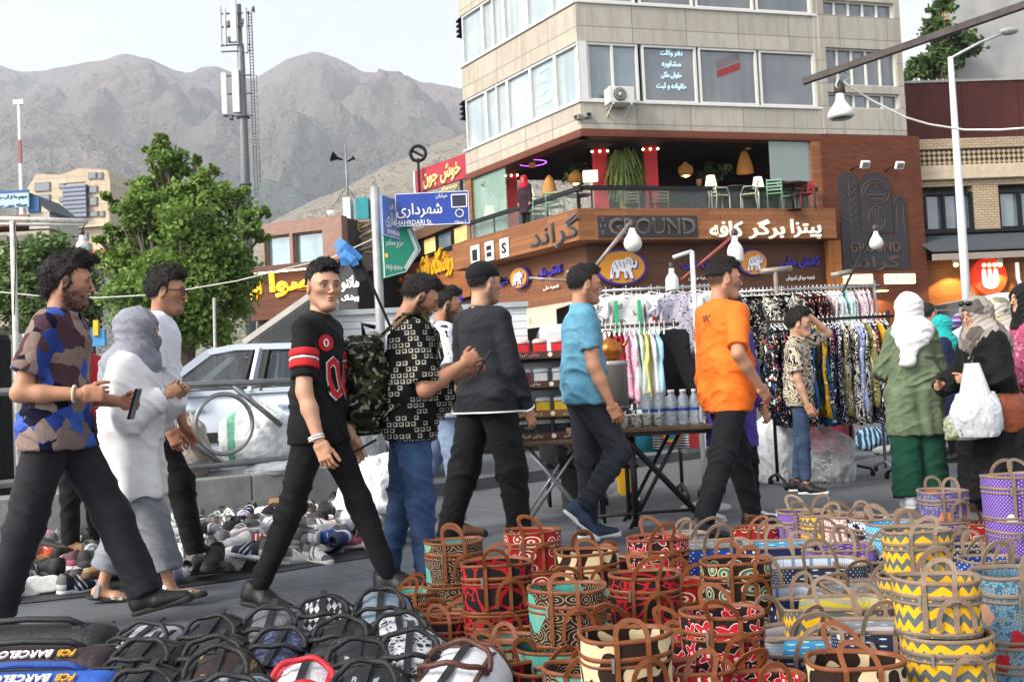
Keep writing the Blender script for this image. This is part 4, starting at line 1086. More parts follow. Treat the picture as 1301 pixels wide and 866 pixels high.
# purple shoe shop wording, elephant ovals
def eleph(F,px,py,w,h,label):
 t=sign('elephant_sign',label,F,px,py,.0);a,z=F.sz(px,py,.0);k=abs(F.sz(px+w/2,py)[0]-F.sz(px-w/2,py)[0])/2;kh=abs(F.sz(px,py-h/2)[1]-F.sz(px,py+h/2)[1])/2
 ex=F.ex()
 for rr,d,mt,nm in ((1.,.03,purple,'rim'),(.9,.07,orange_o,'face')):
  m=MB();m.prism([(k*rr*math.cos(q*math.pi/24),kh*rr*math.sin(q*math.pi/24)) for q in range(48)],ex,(0,0,1),F.n*.06,F.P(a,d,z));o=m.obj(nm,mt,t);o.matrix_basis=t.matrix_basis.inverted()
 body=[(-.62,.12),(-.5,.34),(-.2,.42),(.1,.40),(.22,.52),(.42,.56),(.58,.46),(.66,.30),(.60,.12),(.72,.08),(.80,.22),(.74,.34),(.82,.36),(.90,.20),(.82,-.04),(.66,-.08),(.54,.0),(.50,-.2),(.60,-.52),(.62,-.66),(.46,-.68),(.36,-.42),(.28,-.22),(.26,-.62),(.12,-.66),(.08,-.30),(-.18,-.22),(-.26,-.62),(-.42,-.64),(-.40,-.30),(-.52,-.26),(-.60,-.66),(-.76,-.66),(-.70,-.2)]
 for off,sc,mt,d in (((.03,-.04),1.04,purple,.135),((0,0),.98,wht_p,.150)):
  m=MB();m.prism([(q[0]*sc*k*.68+off[0]*k,q[1]*sc*kh*1.0+off[1]*kh) for q in body],ex,(0,0,1),F.n*.02,F.P(a,d,z));o=m.obj('elephant',mt,t);o.matrix_basis=t.matrix_basis.inverted()
 m=MB()
 for x0,y0,x1,y1 in ((-.45,.28,-.3,-.1),(-.2,.34,-.1,.0),(.05,.3,.12,-.05),(.3,.46,.25,.15),(.44,.42,.5,.1),(-.6,0,-.62,-.4),(.2,-.2,.18,-.5)):
  p0=F.P(a,.172,z)+ex*x0*k*.68+Vector((0,0,y0*kh));p1=F.P(a,.172,z)+ex*x1*k*.68+Vector((0,0,y1*kh));m.beam(p0,p1,k*.07,.008)
 o=m.obj('stripes',purple,t);o.matrix_basis=t.matrix_basis.inverted()
 return t
eleph(RF,788,340,64,45,'largest orange oval sign with a white elephant outlined in purple')
eleph(LF,663,353,23,28,'small round orange elephant sign on the angled shopfront wall')
eleph(RF,955,334,36,33,'orange oval elephant sign between two purple shop names')
t=sign('shop_sign','purple Persian shop name beside the timber post',RF,1016,334,.0)
RF.text('lettering',fa('کفش ملی'),purple,1016,333,d=.02,pw=50,ph=15,ext=.05,parent=t,bold=.02)
RF.text('lettering',fa('شعبه میدان تجریش'),wht_p,1017,353,d=.02,pw=36,ph=7,ext=.01,parent=t,bold=.01)
t=sign('shop_sign','purple shop name above the orange shirt stall pole',RF,893,335,.0)
RF.text('lettering',fa('کفش ملی'),purple,893,335,d=.02,pw=54,ph=13,ext=.05,parent=t,bold=.02)
RF.text('lettering',fa('شعبه میدان'),wht_p,888,353,d=.02,pw=26,ph=7,ext=.01,parent=t,bold=.01)
t=sign('shop_sign','slanting purple shop name right of the round elephant sign',LF,699,345,.0)
LF.text('lettering',fa('کفش ملی'),purple,699,345,d=.02,pw=30,ph=13,ext=.05,parent=t,bold=.02)
LF.text('lettering',fa('شعبه ملی'),wht_p,700,365,d=.02,pw=20,ph=6,ext=.01,parent=t,bold=.01)
t=sign('shop_sign','purple shop name partly behind the capped man',LF,641,357,.0)
LF.text('lettering',fa('ملی'),purple,641,357,d=.02,pw=12,ph=10,ext=.05,parent=t,bold=.02)
# three white phone icons on the ledge
for px,py,lb,gl in ((603,324,'white rounded plate with a drink cup icon','I'),(621,319,'white rounded plate with a burger icon','='),(640,315,'white rounded plate with curved pizza icon','S')):
 t=sign('icon_plate',lb,LF,px,py,.63);plate(LF,t,px-6,py-11,px+6,py+11,.625,.68,wht_p,'panel',.05)
 LF.text('icon',gl,black_m,px,py,d=.69,pw=6,ph=14,ext=.006,parent=t,bold=.03)
# carved panel on the brick pier
t=sign('carved_panel','dark carved logo panel of wheat, bean and cup on brick pier',RF,1110,280,.12)
a0,zb=RF.sz(1070,344,.12);a1,zt=RF.sz(1149,220,.12);aw=a1-a0;zh=zt-zb
def rp(x,y):return RF.P(a0+aw*x,.0,zb+zh*y)
ex=RF.ex()
def flat(poly,mat,d,th,name='carving'):
 m=MB();m.prism([(q[0]*aw,q[1]*zh) for q in poly],ex,(0,0,1),RF.n*th,RF.P(a0,d,zb));o=m.obj(name,mat,t);o.matrix_basis=t.matrix_basis.inverted();return o
arch=lambda x0,x1,y0,y1,n=10:[(x0,y0),(x1,y0)]+[(x0+(x1-x0)*(.5+.5*math.cos(q*math.pi/n)),y1-(x1-x0)*.30+(x1-x0)*.30*math.sin(q*math.pi/n)) for q in range(n+1)]
brown_l=M('letter_edge2','#54433c',.5)
flat(arch(.02,.30,0,1.0),panel_dk,.101,.03,'panel');flat(arch(.31,.78,.38,1.0),panel_dk,.101,.032,'panel');flat(arch(.79,.99,.34,.78),panel_dk,.101,.03,'panel');flat([(.30,.0),(.99,.0),(.99,.34),(.30,.38)],panel_dk,.101,.028,'panel')
m=MB()
for k in range(6):
 for sg in (-1,1):m.beam(rp(.16,.48+k*.07)+RF.n*.14,rp(.16+sg*.1,.55+k*.07)+RF.n*.14,.02)
m.beam(rp(.16,.1)+RF.n*.14,rp(.16,.95)+RF.n*.14,.02)
for rr,cy in ((.20,.80),(.15,.80)):
 m.tube([rp(.545+rr*math.cos(q),cy+rr*.62*math.sin(q))+RF.n*.14 for q in np.linspace(0,2*math.pi,28)],.014,5)
for k in range(5):m.beam(rp(.545,.84)+RF.n*.14,rp(.545+.13*math.cos(.3+k*.65),.84+.08*math.sin(.3+k*.65))+RF.n*.14,.012)
m.beam(rp(.42,.77)+RF.n*.14,rp(.67,.77)+RF.n*.14,.03);m.beam(rp(.46,.73)+RF.n*.14,rp(.63,.73)+RF.n*.14,.03)
for k in (-1,0,1):m.tube([rp(.545+k*.045+.02*math.sin(q*6),.42+q*.22)+RF.n*.14 for q in np.linspace(0,1,12)],.012,5)
m.tube([rp(.545+.12*math.cos(q),.53+.125*math.sin(q))+RF.n*.14 for q in np.linspace(0,2*math.pi,24)],.014,5)
m.tube([rp(.89+.08*math.cos(q),.68+.07*math.sin(q))+RF.n*.14 for q in np.linspace(0,math.pi,12)],.014,5);m.beam(rp(.84,.4)+RF.n*.14,rp(.84,.66)+RF.n*.14,.02);m.beam(rp(.94,.4)+RF.n*.14,rp(.94,.66)+RF.n*.14,.02)
o=m.obj('carving',brown_l,t);o.matrix_basis=t.matrix_basis.inverted()
RF.text('lettering','GROUND',brown_l,1112,314,d=.14,pw=64,ph=13,ext=.02,parent=t,bold=.01)
RF.text('lettering',fa('گراند'),brown_l,1111,334,d=.14,pw=66,ph=20,ext=.02,parent=t,bold=.01)
lit=M('lit_sign_face','#ffe9b8',.5,var=.03,emit=.9)
t=sign('lit_sign','small lit cafe address plate left on brick pier',RF,1084,355,.2);plate(RF,t,1058,349,1110,360,.11,.2,lit,'panel',.02);RF.text('lettering','@ground.cafe',M('sign_ochre','#a8772a',.6),1086,355,d=.205,pw=42,ph=7,ext=.004,parent=t)
t=sign('lit_sign','small lit phone number plate reading 22 72 69 00',RF,1145,354,.2);plate(RF,t,1125,348,1164,360,.11,.2,lit,'panel',.02);RF.text('lettering','22 72 69 00',M('sign_ochre','#a8772a',.6),1145,354,d=.205,pw=35,ph=7,ext=.004,parent=t)
# writing on the office windows
neon=M('window_writing','#bfe3ff',.5,var=.02,emit=.35)
t=sign('window_writing','pale blue Persian writing on the grey front office window',RF,851,90,-.08)
for i,tx in enumerate(('دفتر وکالت','مشاوره','حقوقی ملکی','خانواده و ثبت')):RF.text('lettering',fa(tx),neon,853,68+i*14,d=-.10,pw=(28,24,26,38)[i],ph=9,ext=.006,parent=t,bold=.012)
t=sign('window_writing','pale blue Persian writing on the side office window',LF,689,110,-.08)
for i,tx in enumerate(('دفتر','وکالت','حقوقی','مشاوره')):LF.text('lettering',fa(tx),neon,690,88+i*14-(0),d=-.10,pw=(12,12,12,20)[i],ph=9,ext=.006,parent=t,bold=.012)
t=sign('window_poster','faded red and grey poster slanting inside the office window',RF,926,92,-.1)
a,z=RF.sz(926,92,-.11);m=MB()
for dx,dz,c in ((0,.12,0),(.02,-.14,1)):m.cur=c;m.quadbox(RF.P(a-.38+dx,-.112,z+dz-.02),RF.e*.72+Vector((0,0,.26)),Vector((0,0,.2)),RF.n*.004)
o=m.obj('paper',[M('poster_grey','#6f6568',.8),M('poster_red','#8a3034',.8)],t);o.matrix_basis=t.matrix_basis.inverted()
# air conditioner
def aircon(F,px0,py0,px1,py1,d,label,grill=False):
 a0,z1=F.sz(px0,py0,d);a1,z0=F.sz(px1,py1,d);am,zm=(a0+a1)/2,(z0+z1)/2
 t=thing('air_conditioner',label,'air conditioner',F.P(am,d,z0));m=MB();F.bx(m,a0,a1,d-.42,d,z0,z1);F.obj(m,'casing',M('aircon_casing','#c9c7c0',.5),t,.02)
 if not grill:
  rr=(z1-z0)*.40;ca=F.P(am-(a1-a0)*.1,d+.012,zm);Q=Matrix((F.ex(),F.n.cross(F.ex())*1,F.n)).transposed()
  m=MB();m.lathe([(rr,0),(rr,.012),(rr*.9,.014)],ca,24,Q);o=m.obj('fan_guard',M('aircon_dark','#3a3c3d',.6),t);o.matrix_basis=t.matrix_basis.inverted()
  m=MB()
  for q in (.3,.55,.8):m.tube([ca+F.n*.022+F.ex()*math.cos(k)*rr*q+Vector((0,0,math.sin(k)*rr*q)) for k in np.linspace(0,6.283,20)],.006,4)
  m.sphere(ca+F.n*.02,rr*.22,10,6);o=m.obj('fan_hub',M('aircon_casing','#c9c7c0',.5),t);o.matrix_basis=t.matrix_basis.inverted()
  m=MB()
  for q in (a0+.1,a1-.1):m.beam(F.P(q,d-.5,z0-.25),F.P(q,d-.05,z0-.02),.04);m.beam(F.P(q,d-.55,z0-.025),F.P(q,d+.02,z0-.025),.04)
  o=m.obj('bracket',M('aircon_casing','#c9c7c0',.5),t);o.matrix_basis=t.matrix_basis.inverted()
 else:
  m=MB()
  for k in range(9):
   q=z0+(z1-z0)*(k+1)/10;F.bx(m,a0+.06,a1-.06,d,d+.01,q-.02,q+.015)
  F.obj(m,'slats',M('aircon_dark','#3a3c3d',.6),t)
aircon(RF,774,109,807,131,.5,'white air conditioner bracketed under an office window')
# vents, cameras on the corner, lamps on brick pier
for px,py,F,lb in ((734,149,LF,'small grey wall box on the left of stone corner'),(747,146,RF,'small grey wall box right of stone corner')):
 a,z=F.sz(px,py,.1);t=thing('wall_box',lb,'fixture',F.P(a,.08,z));m=MB();F.bx(m,a-.09,a+.09,.002,.16,z-.07,z+.07);F.obj(m,'casing',M('box_grey','#8a867e',.6),t,.015)
 m=MB();F.bx(m,a-.05,a+.05,.16,.19,z-.03,z+.03);F.obj(m,'lens',black_m,t)
for k,(px,py) in enumerate(((1099,209),(1143,210))):
 t=thing('flood_lamp',('white floodlight on a short arm above wheat carving','white floodlight nearest the beige brick building')[k],'lamp',RF.P(RF.sz(px,py,.5)[0],.5,RF.sz(px,py,.5)[1]))
 p=RF.P(*[q for q in (RF.sz(px,py,.5)[0],.5,RF.sz(px,py,.5)[1])]);m=MB();m.tube([p-RF.n*.42+Vector((-.25,0,-.1)),p+Vector((-.05,0,.05)),p],.018,6);o=m.obj('arm',black_m,t);o.matrix_basis=t.matrix_basis.inverted()
 m=MB();m.box(p,(.26,.10,.22),Matrix.Rotation(.25,3,'Z') @ Matrix.Rotation(.5,3,'X'));o=m.obj('housing',wht_p,t,bevel=.02);o.matrix_basis=t.matrix_basis.inverted()
 m=MB();m.box(p+Vector((0,-.055,-.03)),(.20,.02,.14),Matrix.Rotation(.25,3,'Z') @ Matrix.Rotation(.5,3,'X'));o=m.obj('lens',M('lamp_lens','#77797a',.3),t);o.matrix_basis=t.matrix_basis.inverted()
# side vents high on the left edge
for py in (30,138):
 a,z=LF.sz(586,py,0);t=thing('louvre','dark louvre stack on the %s window edge of the stone block' % ('upper' if py<100 else 'lower'),'louvre',LF.P(LL,0,z))
 m=MB()
 for k in range(4):m.quadbox(LF.P(LL+.005,-.3,z-.3+k*.16),LF.e*.22+Vector((0,0,-.05)),LF.n*.3,Vector((0,0,.05)))
 o=m.obj('slats',black_m,t);o.matrix_basis=t.matrix_basis.inverted()
# ---- cafe furnishing (things standing or hanging inside)
def cpt(px,py,Y):return at(px,py,Y)
red_p=M('red_column','#b3161b',.5,var=.12)
zf,zcg=Z_LT-.05,Z_FB+.05
def up(p):return Vector((p.x,p.y,zf))
for px,Y,w,lb in ((763,28.8,.40,'bright red square column behind the balustrade corner'),(827,28.8,.38,'bright red square column right of the hanging plant'),(650,31.5,.34,'slim red column behind the side balustrade')):
 p=cpt(px,230,Y);t=thing('column',lb,'column',up(p));m=MB();m.box((0,0,(zcg-zf)/2),(w,w,zcg-zf));m.obj('shaft',red_p,t,bevel=.02)
 m=MB()
 for k in (-1,0,1):m.sphere((k*w*.55,-w*.6,zcg-zf-.12),.035,8,6)
 m.obj('bulbs',M('bulb_glow','#fff2cf',.5,emit=4.),t)
# hanging plant
g3=leaf_mat('grass_fronds','#5d7034','#8b9a55');p=cpt(791,200,28.6);t=thing('hanging_plant','tall feathery green plant between two red columns','plant',up(p))
m=MB();rnd=random.Random(3)
for k in range(240):
 a=rnd.uniform(0,6.283);r_=rnd.uniform(.1,.42);h_=rnd.uniform(1.3,zcg-zf-.05);b=Vector((.12*math.cos(a),.12*math.sin(a),.35));c=Vector((r_*math.cos(a),r_*math.sin(a),h_));e=c+Vector((.28*math.cos(a),.28*math.sin(a),-rnd.uniform(.3,.9)))
 m.strap([b,b.lerp(c,.6),c,c.lerp(e,.5)+Vector((0,0,.08)),e],Vector((-math.sin(a),math.cos(a),.2)),.022,.003)
m.obj('fronds',g3,t);m=MB();m.lathe([(.13,0),(.19,.1),(.2,.36),(.17,.36),(.15,.3)],n=14);m.obj('pot',M('glass_pot','#9aa48d',.2),t)
rattan=M('rattan','#a8743a',.7,var=.3,scale=30,bump=.6,bscale=60,emit=.12);glow=M('warm_bulb','#ffe9b4',.4,emit=5.)
def pendant(px,py,Y,w,h,lb,kind='bell'):
 p=cpt(px,py,Y);t=thing('pendant_lamp',lb,'lamp',p)
 pr={'bell':[(w*.5,-h*.5),(w*.48,-h*.3),(w*.40,0),(w*.24,h*.35),(w*.08,h*.5)],'round':[(w*.34,-h*.5),(w*.5,-h*.15),(w*.46,h*.15),(w*.15,h*.4),(w*.1,h*.5)],'drop':[(w*.4,-h*.5),(w*.5,-h*.3),(w*.3,.1*h),(w*.1,h*.5)]}[kind]
 m=MB();m.lathe(pr,n=20,caps=False);o=m.obj('shade',rattan,t);sm_=o.modifiers.new('s','SOLIDIFY');sm_.thickness=.012
 m=MB();m.tube([(0,0,h*.5),(0,0,max(h*.55,zcg-p.z))],.012,6);m.obj('cord',black_m,t)
 m=MB();m.sphere((0,-.02,-h*.18 if kind != 'round' else -h*.35),.10 if kind != 'drop' else .05,12,8);m.obj('bulb',glow,t)
pendant(698,236,29.6,.46,.62,'bell shaped rattan pendant above the side balustrade')
pendant(731,225,29.8,.44,.42,'round rattan pendant beside the red corner column','round')
pendant(946,206,30.0,.50,.66,'tall bell rattan pendant in the front cafe opening')
pendant(871,215,30.4,.46,.42,'squat round rattan pendant over the dark front tables','round')
pendant(950,183,29.6,.2,.3,'tiny drop pendant above the tall bell lamp','drop')
pendant(1001,187,29.3,.2,.28,'tiny drop pendant beside the window end of cafe','drop')
pur=M('purple_neon','#b04aff',.4,emit=3.)
for px,py,Y,lb in ((676,206,30.2,'purple ring light on the side ceiling of the cafe'),(920,183,30.4,'purple ring light on the front ceiling of the cafe')):
 p=cpt(px,py,Y);t=thing('ring_light',lb,'lamp',p);m=MB();m.tube([(.42*math.cos(q),.42*math.sin(q),0) for q in np.linspace(0,6.283,30)[:-1]],.035,6,closed=True);m.obj('ring',pur,t)
 m=MB();m.lathe([(.10,-.16),(.10,.02),(.1,max(.05,zcg-p.z))],n=12);m.obj('stem',rattan,t)
shade_m=M('lampshade','#f3e6c8',.6,var=.04,emit=.75)
def floorlamp(px,py,Y,lb,w=.34,square=False):
 p=cpt(px,py,Y);t=thing('floor_lamp',lb,'lamp',up(p));h=p.z-zf
 m=MB()
 if square:m.box((0,0,h),(.40,.2,.30))
 else:m.lathe([(w*.5,h-.15),(w*.34,h+.15)],n=16,caps=False)
 m.obj('lamp_shade',shade_m,t);m=MB();m.tube([(0,0,0),(0,0,h+.1)],.018,8);m.lathe([(.16,0),(.16,.03),(.03,.04)],n=14);m.obj('stand',wht_p,t)
floorlamp(671,247,29.3,'white shaded floor lamp beside the red headscarfed figure',.40);floorlamp(622,268,31.8,'cream table lamp behind the green glass screen',.38);floorlamp(750,224,28.3,'white square lamp beside the red corner column',.4,True)
floorlamp(903,230,28.6,'white shaded lamp left of the tall bell pendant');floorlamp(963,232,28.7,'white shaded lamp right of the tall bell pendant')
mint=M('mint_metal','#6f937b',.5,var=.1);cwhite=M('cream_metal','#a3ad9a',.5,var=.08);cred=M('dull_red_metal','#8d2b2b',.5)
def chair(px,Y,rz,mat,lb,py=262):
 p=cpt(px,py,Y);t=thing('chair',lb,'chair',up(p),rz)
 for x in (-.19,.19):
  m=MB();m.tube([(x,-.20,0),(x,-.19,.46)],.016,6);m.obj('leg',mat,t);m=MB();m.tube([(x,.26,0),(x,.2,.45),(x,.27,.86)],.016,6);m.obj('leg',mat,t)
 m=MB();m.box((0,0,.46),(.44,.44,.03));m.obj('seat',mat,t,bevel=.01);m=MB()
 for k in range(4):m.box((0,.215+.018*k,.56+.085*k),(.40,.02,.045))
 m.obj('backrest',mat,t);m=MB()
 for x in (-.22,.22):m.tube([(x,.22,.66),(x,-.1,.67),(x,-.19,.46)],.014,6)
 m.obj('armrest',mat,t)
chair(915,27.9,R(110),cwhite,'pale cafe chair leaning left behind the glass balustrade');chair(952,27.9,R(-110),cwhite,'pale cafe chair facing the leaning pale one');chair(985,28.0,R(165),mint,'mint green slatted chair left of the end wall');chair(1004,28.5,R(60),mint,'mint green chair half behind the end table');chair(1022,28.2,R(-80),cred,'dull red chair at the end of the cafe')
chair(682,28.9,R(200),mint,'mint green chair behind the side balustrade lamp',275);chair(706,28.3,R(160),mint,'mint green chair nearest the corner column',275)
chair(640,31.5,R(20),black_m,'dark chair behind the green glass screen',275);chair(802,28.4,R(180),M('brown_metal','#6d5f4b',.5),'brown chair under the feathery plant');chair(838,28.5,R(190),M('brown_metal','#6d5f4b',.5),'brown chair right of the second red column')
def table(px,Y,lb,mat):
 p=cpt(px,262,Y);t=thing('cafe_table',lb,'table',up(p));m=MB();m.lathe([(.36,.72),(.36,.75)],n=20);m.obj('table_top',mat,t);m=MB();m.tube([(0,0,.02),(0,0,.72)],.03,8);m.lathe([(.22,0),(.22,.02),(.04,.04)],n=16);m.obj('base',black_m,t)
table(934,28.2,'small dark round table between two pale chairs',M('dark_table','#3c302a',.5));table(694,29.0,'small round table between two mint chairs',M('dark_table','#3c302a',.5));table(735,28.2,'small glass table behind the balustrade corner',M('grey_table','#8a9090',.3));table(1008,28.0,'small table beside the mint slatted chair',M('dark_table','#3c302a',.5));table(880,28.4,'dark table in the middle of the cafe front',M('dark_table','#3c302a',.5))
p=cpt(1010,230,29.5);bushy=leaf_mat('cafe_leaves','#3f5a2c','#6d8a4a')
for px,py,Y,lb,n in ((632,232,31.6,'leafy potted plant behind the green glass screen',500),(735,226,30.2,'leafy plant behind the round rattan pendant',300),(905,222,30.6,'dark fern behind the left white lamp',260)):
 p=cpt(px,py,Y);t=thing('potted_plant',lb,'plant',up(p));link('foliage',crown_mesh('foliage',[(0,0,p.z-zf,.5)],n,.14,9,bushy),t);m=MB();m.lathe([(.14,0),(.2,.4),(.16,.4)],n=12);m.tube([(0,0,.3),(0,0,p.z-zf)],.03,6);m.obj('pot',M('pot_clay','#6b4a38',.7),t)
# ================================================================== OTHER BUILDINGS
# beige brick building on the right with the red round sign
RB=Fac((at(1158,300,30.4).x,30.4),(1,.06),(0,-1))
def rz(py,px=1230,d=0):return RB.sz(px,py,d)[1]
def rs(px,py=300,d=0):return RB.sz(px,py,d)[0]
rb=thing('brick_building','beige brick building with tinted windows and a timber shopfront','building',RB.P(6,0,0))
beige=bricks('beige_brick','#a39178','#b3a186','#7d705c',.2,.075,.012)
L0,L1=-.02,15.
m=MB();RB.bx(m,L0,L1,-8,-.36,0,rz(176));RB.obj(m,'core',M('inner_wall','#3a3c3e',.8),rb)
m=MB();RB.bx(m,L0,L1,-.35,0,rz(236),rz(212));RB.obj(m,'wall',beige,rb)
m=MB();RB.bx(m,L0,L1,-.35,.16,rz(228),rz(210));RB.obj(m,'cornice',M('cornice_stone','#b6a78f',.8,bump=.4),rb,.02)
# honeycomb screen and parapet brick
g=G('screen_brick',.85,0,.2);v=g.obj;X,Y,Z=g.sep(v)
ck=g.n('TexChecker',{'Vector':g.comb(g.math('ADD',X,Z),g.math('SUBTRACT',X,Z),.3),'Scale':6.5},1);g.col(g.mix(ck,'#3d352b','#a8977c')).bump(ck,.7,.03)
m=MB();RB.bx(m,L0,L1,-.35,.02,rz(209),rz(190));RB.obj(m,'screen',g.m,rb)
m=MB();RB.bx(m,L0,L1,-.35,.08,rz(189),rz(176));RB.obj(m,'parapet',beige,rb)
for a,b in ((1162,1240),(1272,1400)):
 window(RB,rs(a),rs(b),rz(292),rz(243),(.22,.52,.80),glassb if a>1200 else glass_mat('tinted','#3a4654',.08,'#6d7784'),.07,rb,.2,fm=black_m)
for a,b in ((1158,1162),(1240,1272),(1400,1500)):
 m=MB();RB.bx(m,rs(a),rs(b),-.35,0.0,rz(292),rz(236)-.003);RB.obj(m,'pier',beige,rb)
m=MB();RB.bx(m,L0,L1,-.1,.10,rz(296),rz(292));RB.obj(m,'sill',black_m,rb)
m=MB();m.quadbox((L0,-.02*RB.sg,rz(297)),(L1,0,0),(0,1.3*RB.sg,rz(322)-rz(297)),(0,.0,-.06));RB.obj(m,'canopy',(lambda g:(g.col('#4a5157'),g.bump(g.wave(g.obj,18),.6,.03),g.m)[2])(G('roofing',.7)),rb)
m=MB();RB.bx(m,L0,L1,1.24,1.32,rz(329,d=1.3),rz(321,d=1.3));RB.obj(m,'canopy_edge',M('canopy_trim','#8c8178',.6),rb)
m=MB();RB.bx(m,L0,L1,-.36,.30,1.0,rz(330));RB.obj(m,'shop_front',planks('shop_planks','#7a4c2a','#94602f',.10),rb)
m=MB();RB.bx(m,rs(1200),L1,.305,.35,0.1,2.6);RB.obj(m,'shop_window',glass_d,rb)
aircon(RB,1166,329,1178,358,.6,'slatted white air conditioner standing on the timber shopfront',True)
t=thing('round_sign','round orange red sign with a white letter and three dots','sign',RB.P(rs(1256,351,.4),.4,rz(351,1256,.4)))
def rpt(px,py,d):a,z=RB.sz(px,py,d);return RB.P(a,d,z)
ca=rpt(1256,351,.4);kr=(rpt(1278,351,.4)-ca).length;ex=RB.ex()
m=MB();m.prism([(kr*q[0],kr*1.05*q[1]) for q in circ(1,40)],ex,(0,0,1),RB.n*.16,RB.P(rs(1256,351,.4),.31,ca.z));o=m.obj('disc',M('orange_red_sign','#e0381a',.5,var=.04,emit=.25),t);o.matrix_basis=t.matrix_basis.inverted()
whs=M('white_sign_face','#f3efe8',.5,var=.02,emit=.35)
U=[(-.42,.30),(-.42,-.3),(-.36,-.52),(-.22,-.64),(0,-.68),(.22,-.64),(.36,-.52),(.42,-.3),(.42,.30),(.36,.40),(.26,.40),(.2,.30),(.17,-.34),(.14,-.42),(.11,-.34),(.10,.30),(.06,.40),(-.06,.40),(-.10,.30),(-.11,-.34),(-.14,-.42),(-.17,-.34),(-.2,.30),(-.26,.40),(-.36,.40)]
m=MB();m.prism([(kr*q[0]*1.1,kr*q[1]*1.05) for q in U],ex,(0,0,1),RB.n*.02,ca+RB.n*.072);o=m.obj('letter',whs,t);o.matrix_basis=t.matrix_basis.inverted()
m=MB()
for x in (-.3,0,.3):m.prism([(kr*(x+q[0]),kr*(.62+q[1])) for q in circ(.135,16)],ex,(0,0,1),RB.n*.02,ca+RB.n*.072)
o=m.obj('dots',whs,t);o.matrix_basis=t.matrix_basis.inverted()
t=thing('shop_sign','white U lettering cut by the photo edge beside the round sign','sign',rpt(1305,350,.4));RB.text('lettering','U',whs,1300,349,d=.36,pw=18,ph=32,ext=.03,parent=t,bold=.02)
warm=M('warm_downlight','#ffc060',.5,emit=8.)
for k,px in enumerate((1214,1270)):
 t=thing('downlight',('warm downlight left of the round orange sign','warm downlight right above the round orange sign')[k],'lamp',rpt(px,331,.7));m=MB();m.lathe([(.06,-.10),(.10,.0),(.05,.1)],n=12);m.obj('housing',wht_p,t);m=MB();m.sphere((0,0,-.12),.07,10,6);m.obj('bulb',warm,t)
 ld=bpy.data.lights.new('downlight_lamp','SPOT');ld.energy=130;ld.color=(1,.62,.2);ld.spot_size=R(120);ld.shadow_soft_size=.06;lo=link('light',ld,t);lo.location=(0,-.05,-.22)
# yellowish lamp under the lit signs
t=thing('downlight','flat warm lamp shining under the small lit plates','lamp',RF.P(RF.sz(1119,368,.6)[0],.6,RF.sz(1119,368,.6)[1]));m=MB();m.lathe([(.05,.05),(.26,.0),(.24,-.03)],n=18);m.obj('shade',M('shade_dark','#4b3b2c',.5),t);m=MB();m.lathe([(.2,-.032),(.2,-.045)],n=16);m.obj('diffuser',warm,t)
ld=bpy.data.lights.new('plate_lamp','SPOT');ld.energy=70;ld.color=(1,.66,.25);ld.spot_size=R(150);lo=link('light',ld,t);lo.location=(0,0,-.06)
# brown metal wall and big rendered gable behind
BM=Fac((at(1150,150,33).x,33),(1,.05),(0,-1))
g=G('rust_sheet',.6,.2,.3);v=g.obj;X,Y,Z=g.sep(v);n=g.noise(g.map(v,(1,1,.35)),1.2,5,.65);c=g.mix(g.step(n,.35,.7),'#4a2420','#5d302a');g.col(g.mix(g.math('LESS_THAN',g.math('FRACT',g.math('DIVIDE',X,1.9)),.015),c,'#27130f')).bump(n,.2,.02)
t=thing('metal_hoarding','rust brown sheet metal storey set back above the beige brick','wall',BM.P(6,0,0));m=MB();BM.bx(m,-.3,16,-.3,0,3.0,BM.sz(1230,104)[1]);BM.obj(m,'sheet',g.m,t);m=MB();BM.bx(m,-.3,16,-.35,.06,BM.sz(1230,104)[1],BM.sz(1230,101)[1]);BM.obj(m,'capping',M('grey_capping','#a9a59d',.5),t)
GW=Fac((at(1199,60,46).x,46),(1,.1),(0,-1));t=thing('gable_building','tall blank grey rendered gable at the top right corner','building',GW.P(6,0,0));m=MB();m.prism([(.25,0),(16,0),(16,-9*GW.sg),(4.6,-9*GW.sg)],(1,0,0),(0,1,0),(0,0,24));GW.obj(m,'wall',M('grey_render','#9a9b9e',.85,var=.2,scale=.6,c2='#b1aea6'),t);m=MB();GW.bx(m,0,.25,-.25,.05,0,24.2);GW.obj(m,'quoin',M('buff_edge','#b49a78',.8),t)
# shops left of the corner block
WS=Fac((at(597,340,34).x,34),(-.46,.89),(-1,-1))
def wsz(px,py,d=0):return WS.sz(px,py,d)
ws=thing('timber_shop','timber clad shop with lit upper windows and yellow Persian lettering','building',WS.P(3,0,0))
a1=wsz(425,330)[0]
zA,zB_,zC_=wsz(590,282)[1],wsz(590,312)[1],wsz(560,385)[1]
m=MB();WS.bx(m,0,a1,-6,-.31,0,zA+.3);WS.obj(m,'core',M('inner_wall','#3a3c3e',.8),ws)
m=MB();WS.bx(m,0,a1,-.3,.02,zC_,zB_);WS.obj(m,'fascia',planks('shop_timber','#7d4a2a','#9a6036',.13),ws)
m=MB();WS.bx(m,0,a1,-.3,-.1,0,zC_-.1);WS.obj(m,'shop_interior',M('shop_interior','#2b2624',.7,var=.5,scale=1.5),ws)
m=MB();WS.bx(m,0,a1,-.3,.06,zB_,zB_+.12);WS.obj(m,'sill',black_m,ws);m=MB();WS.bx(m,0,a1,-.3,.10,zA,zA+.35);WS.obj(m,'cornice',M('brown_metal2','#5d4433',.6),ws)
aw=wsz(500,300)[0];n=5
lit_w=M('lit_window','#e0b878',.4,var=.5,scale=1.2,emit=.35)
for k in range(n):window(WS,.1+(aw-.1)*k/n,.1+(aw-.1)*(k+1)/n,zB_+.12,zA,(),(lit_w,glassb,lit_w,glass_mat('office_glass_dark','#4c5459'),glassb)[k],.06,ws,.12,fm=black_m)
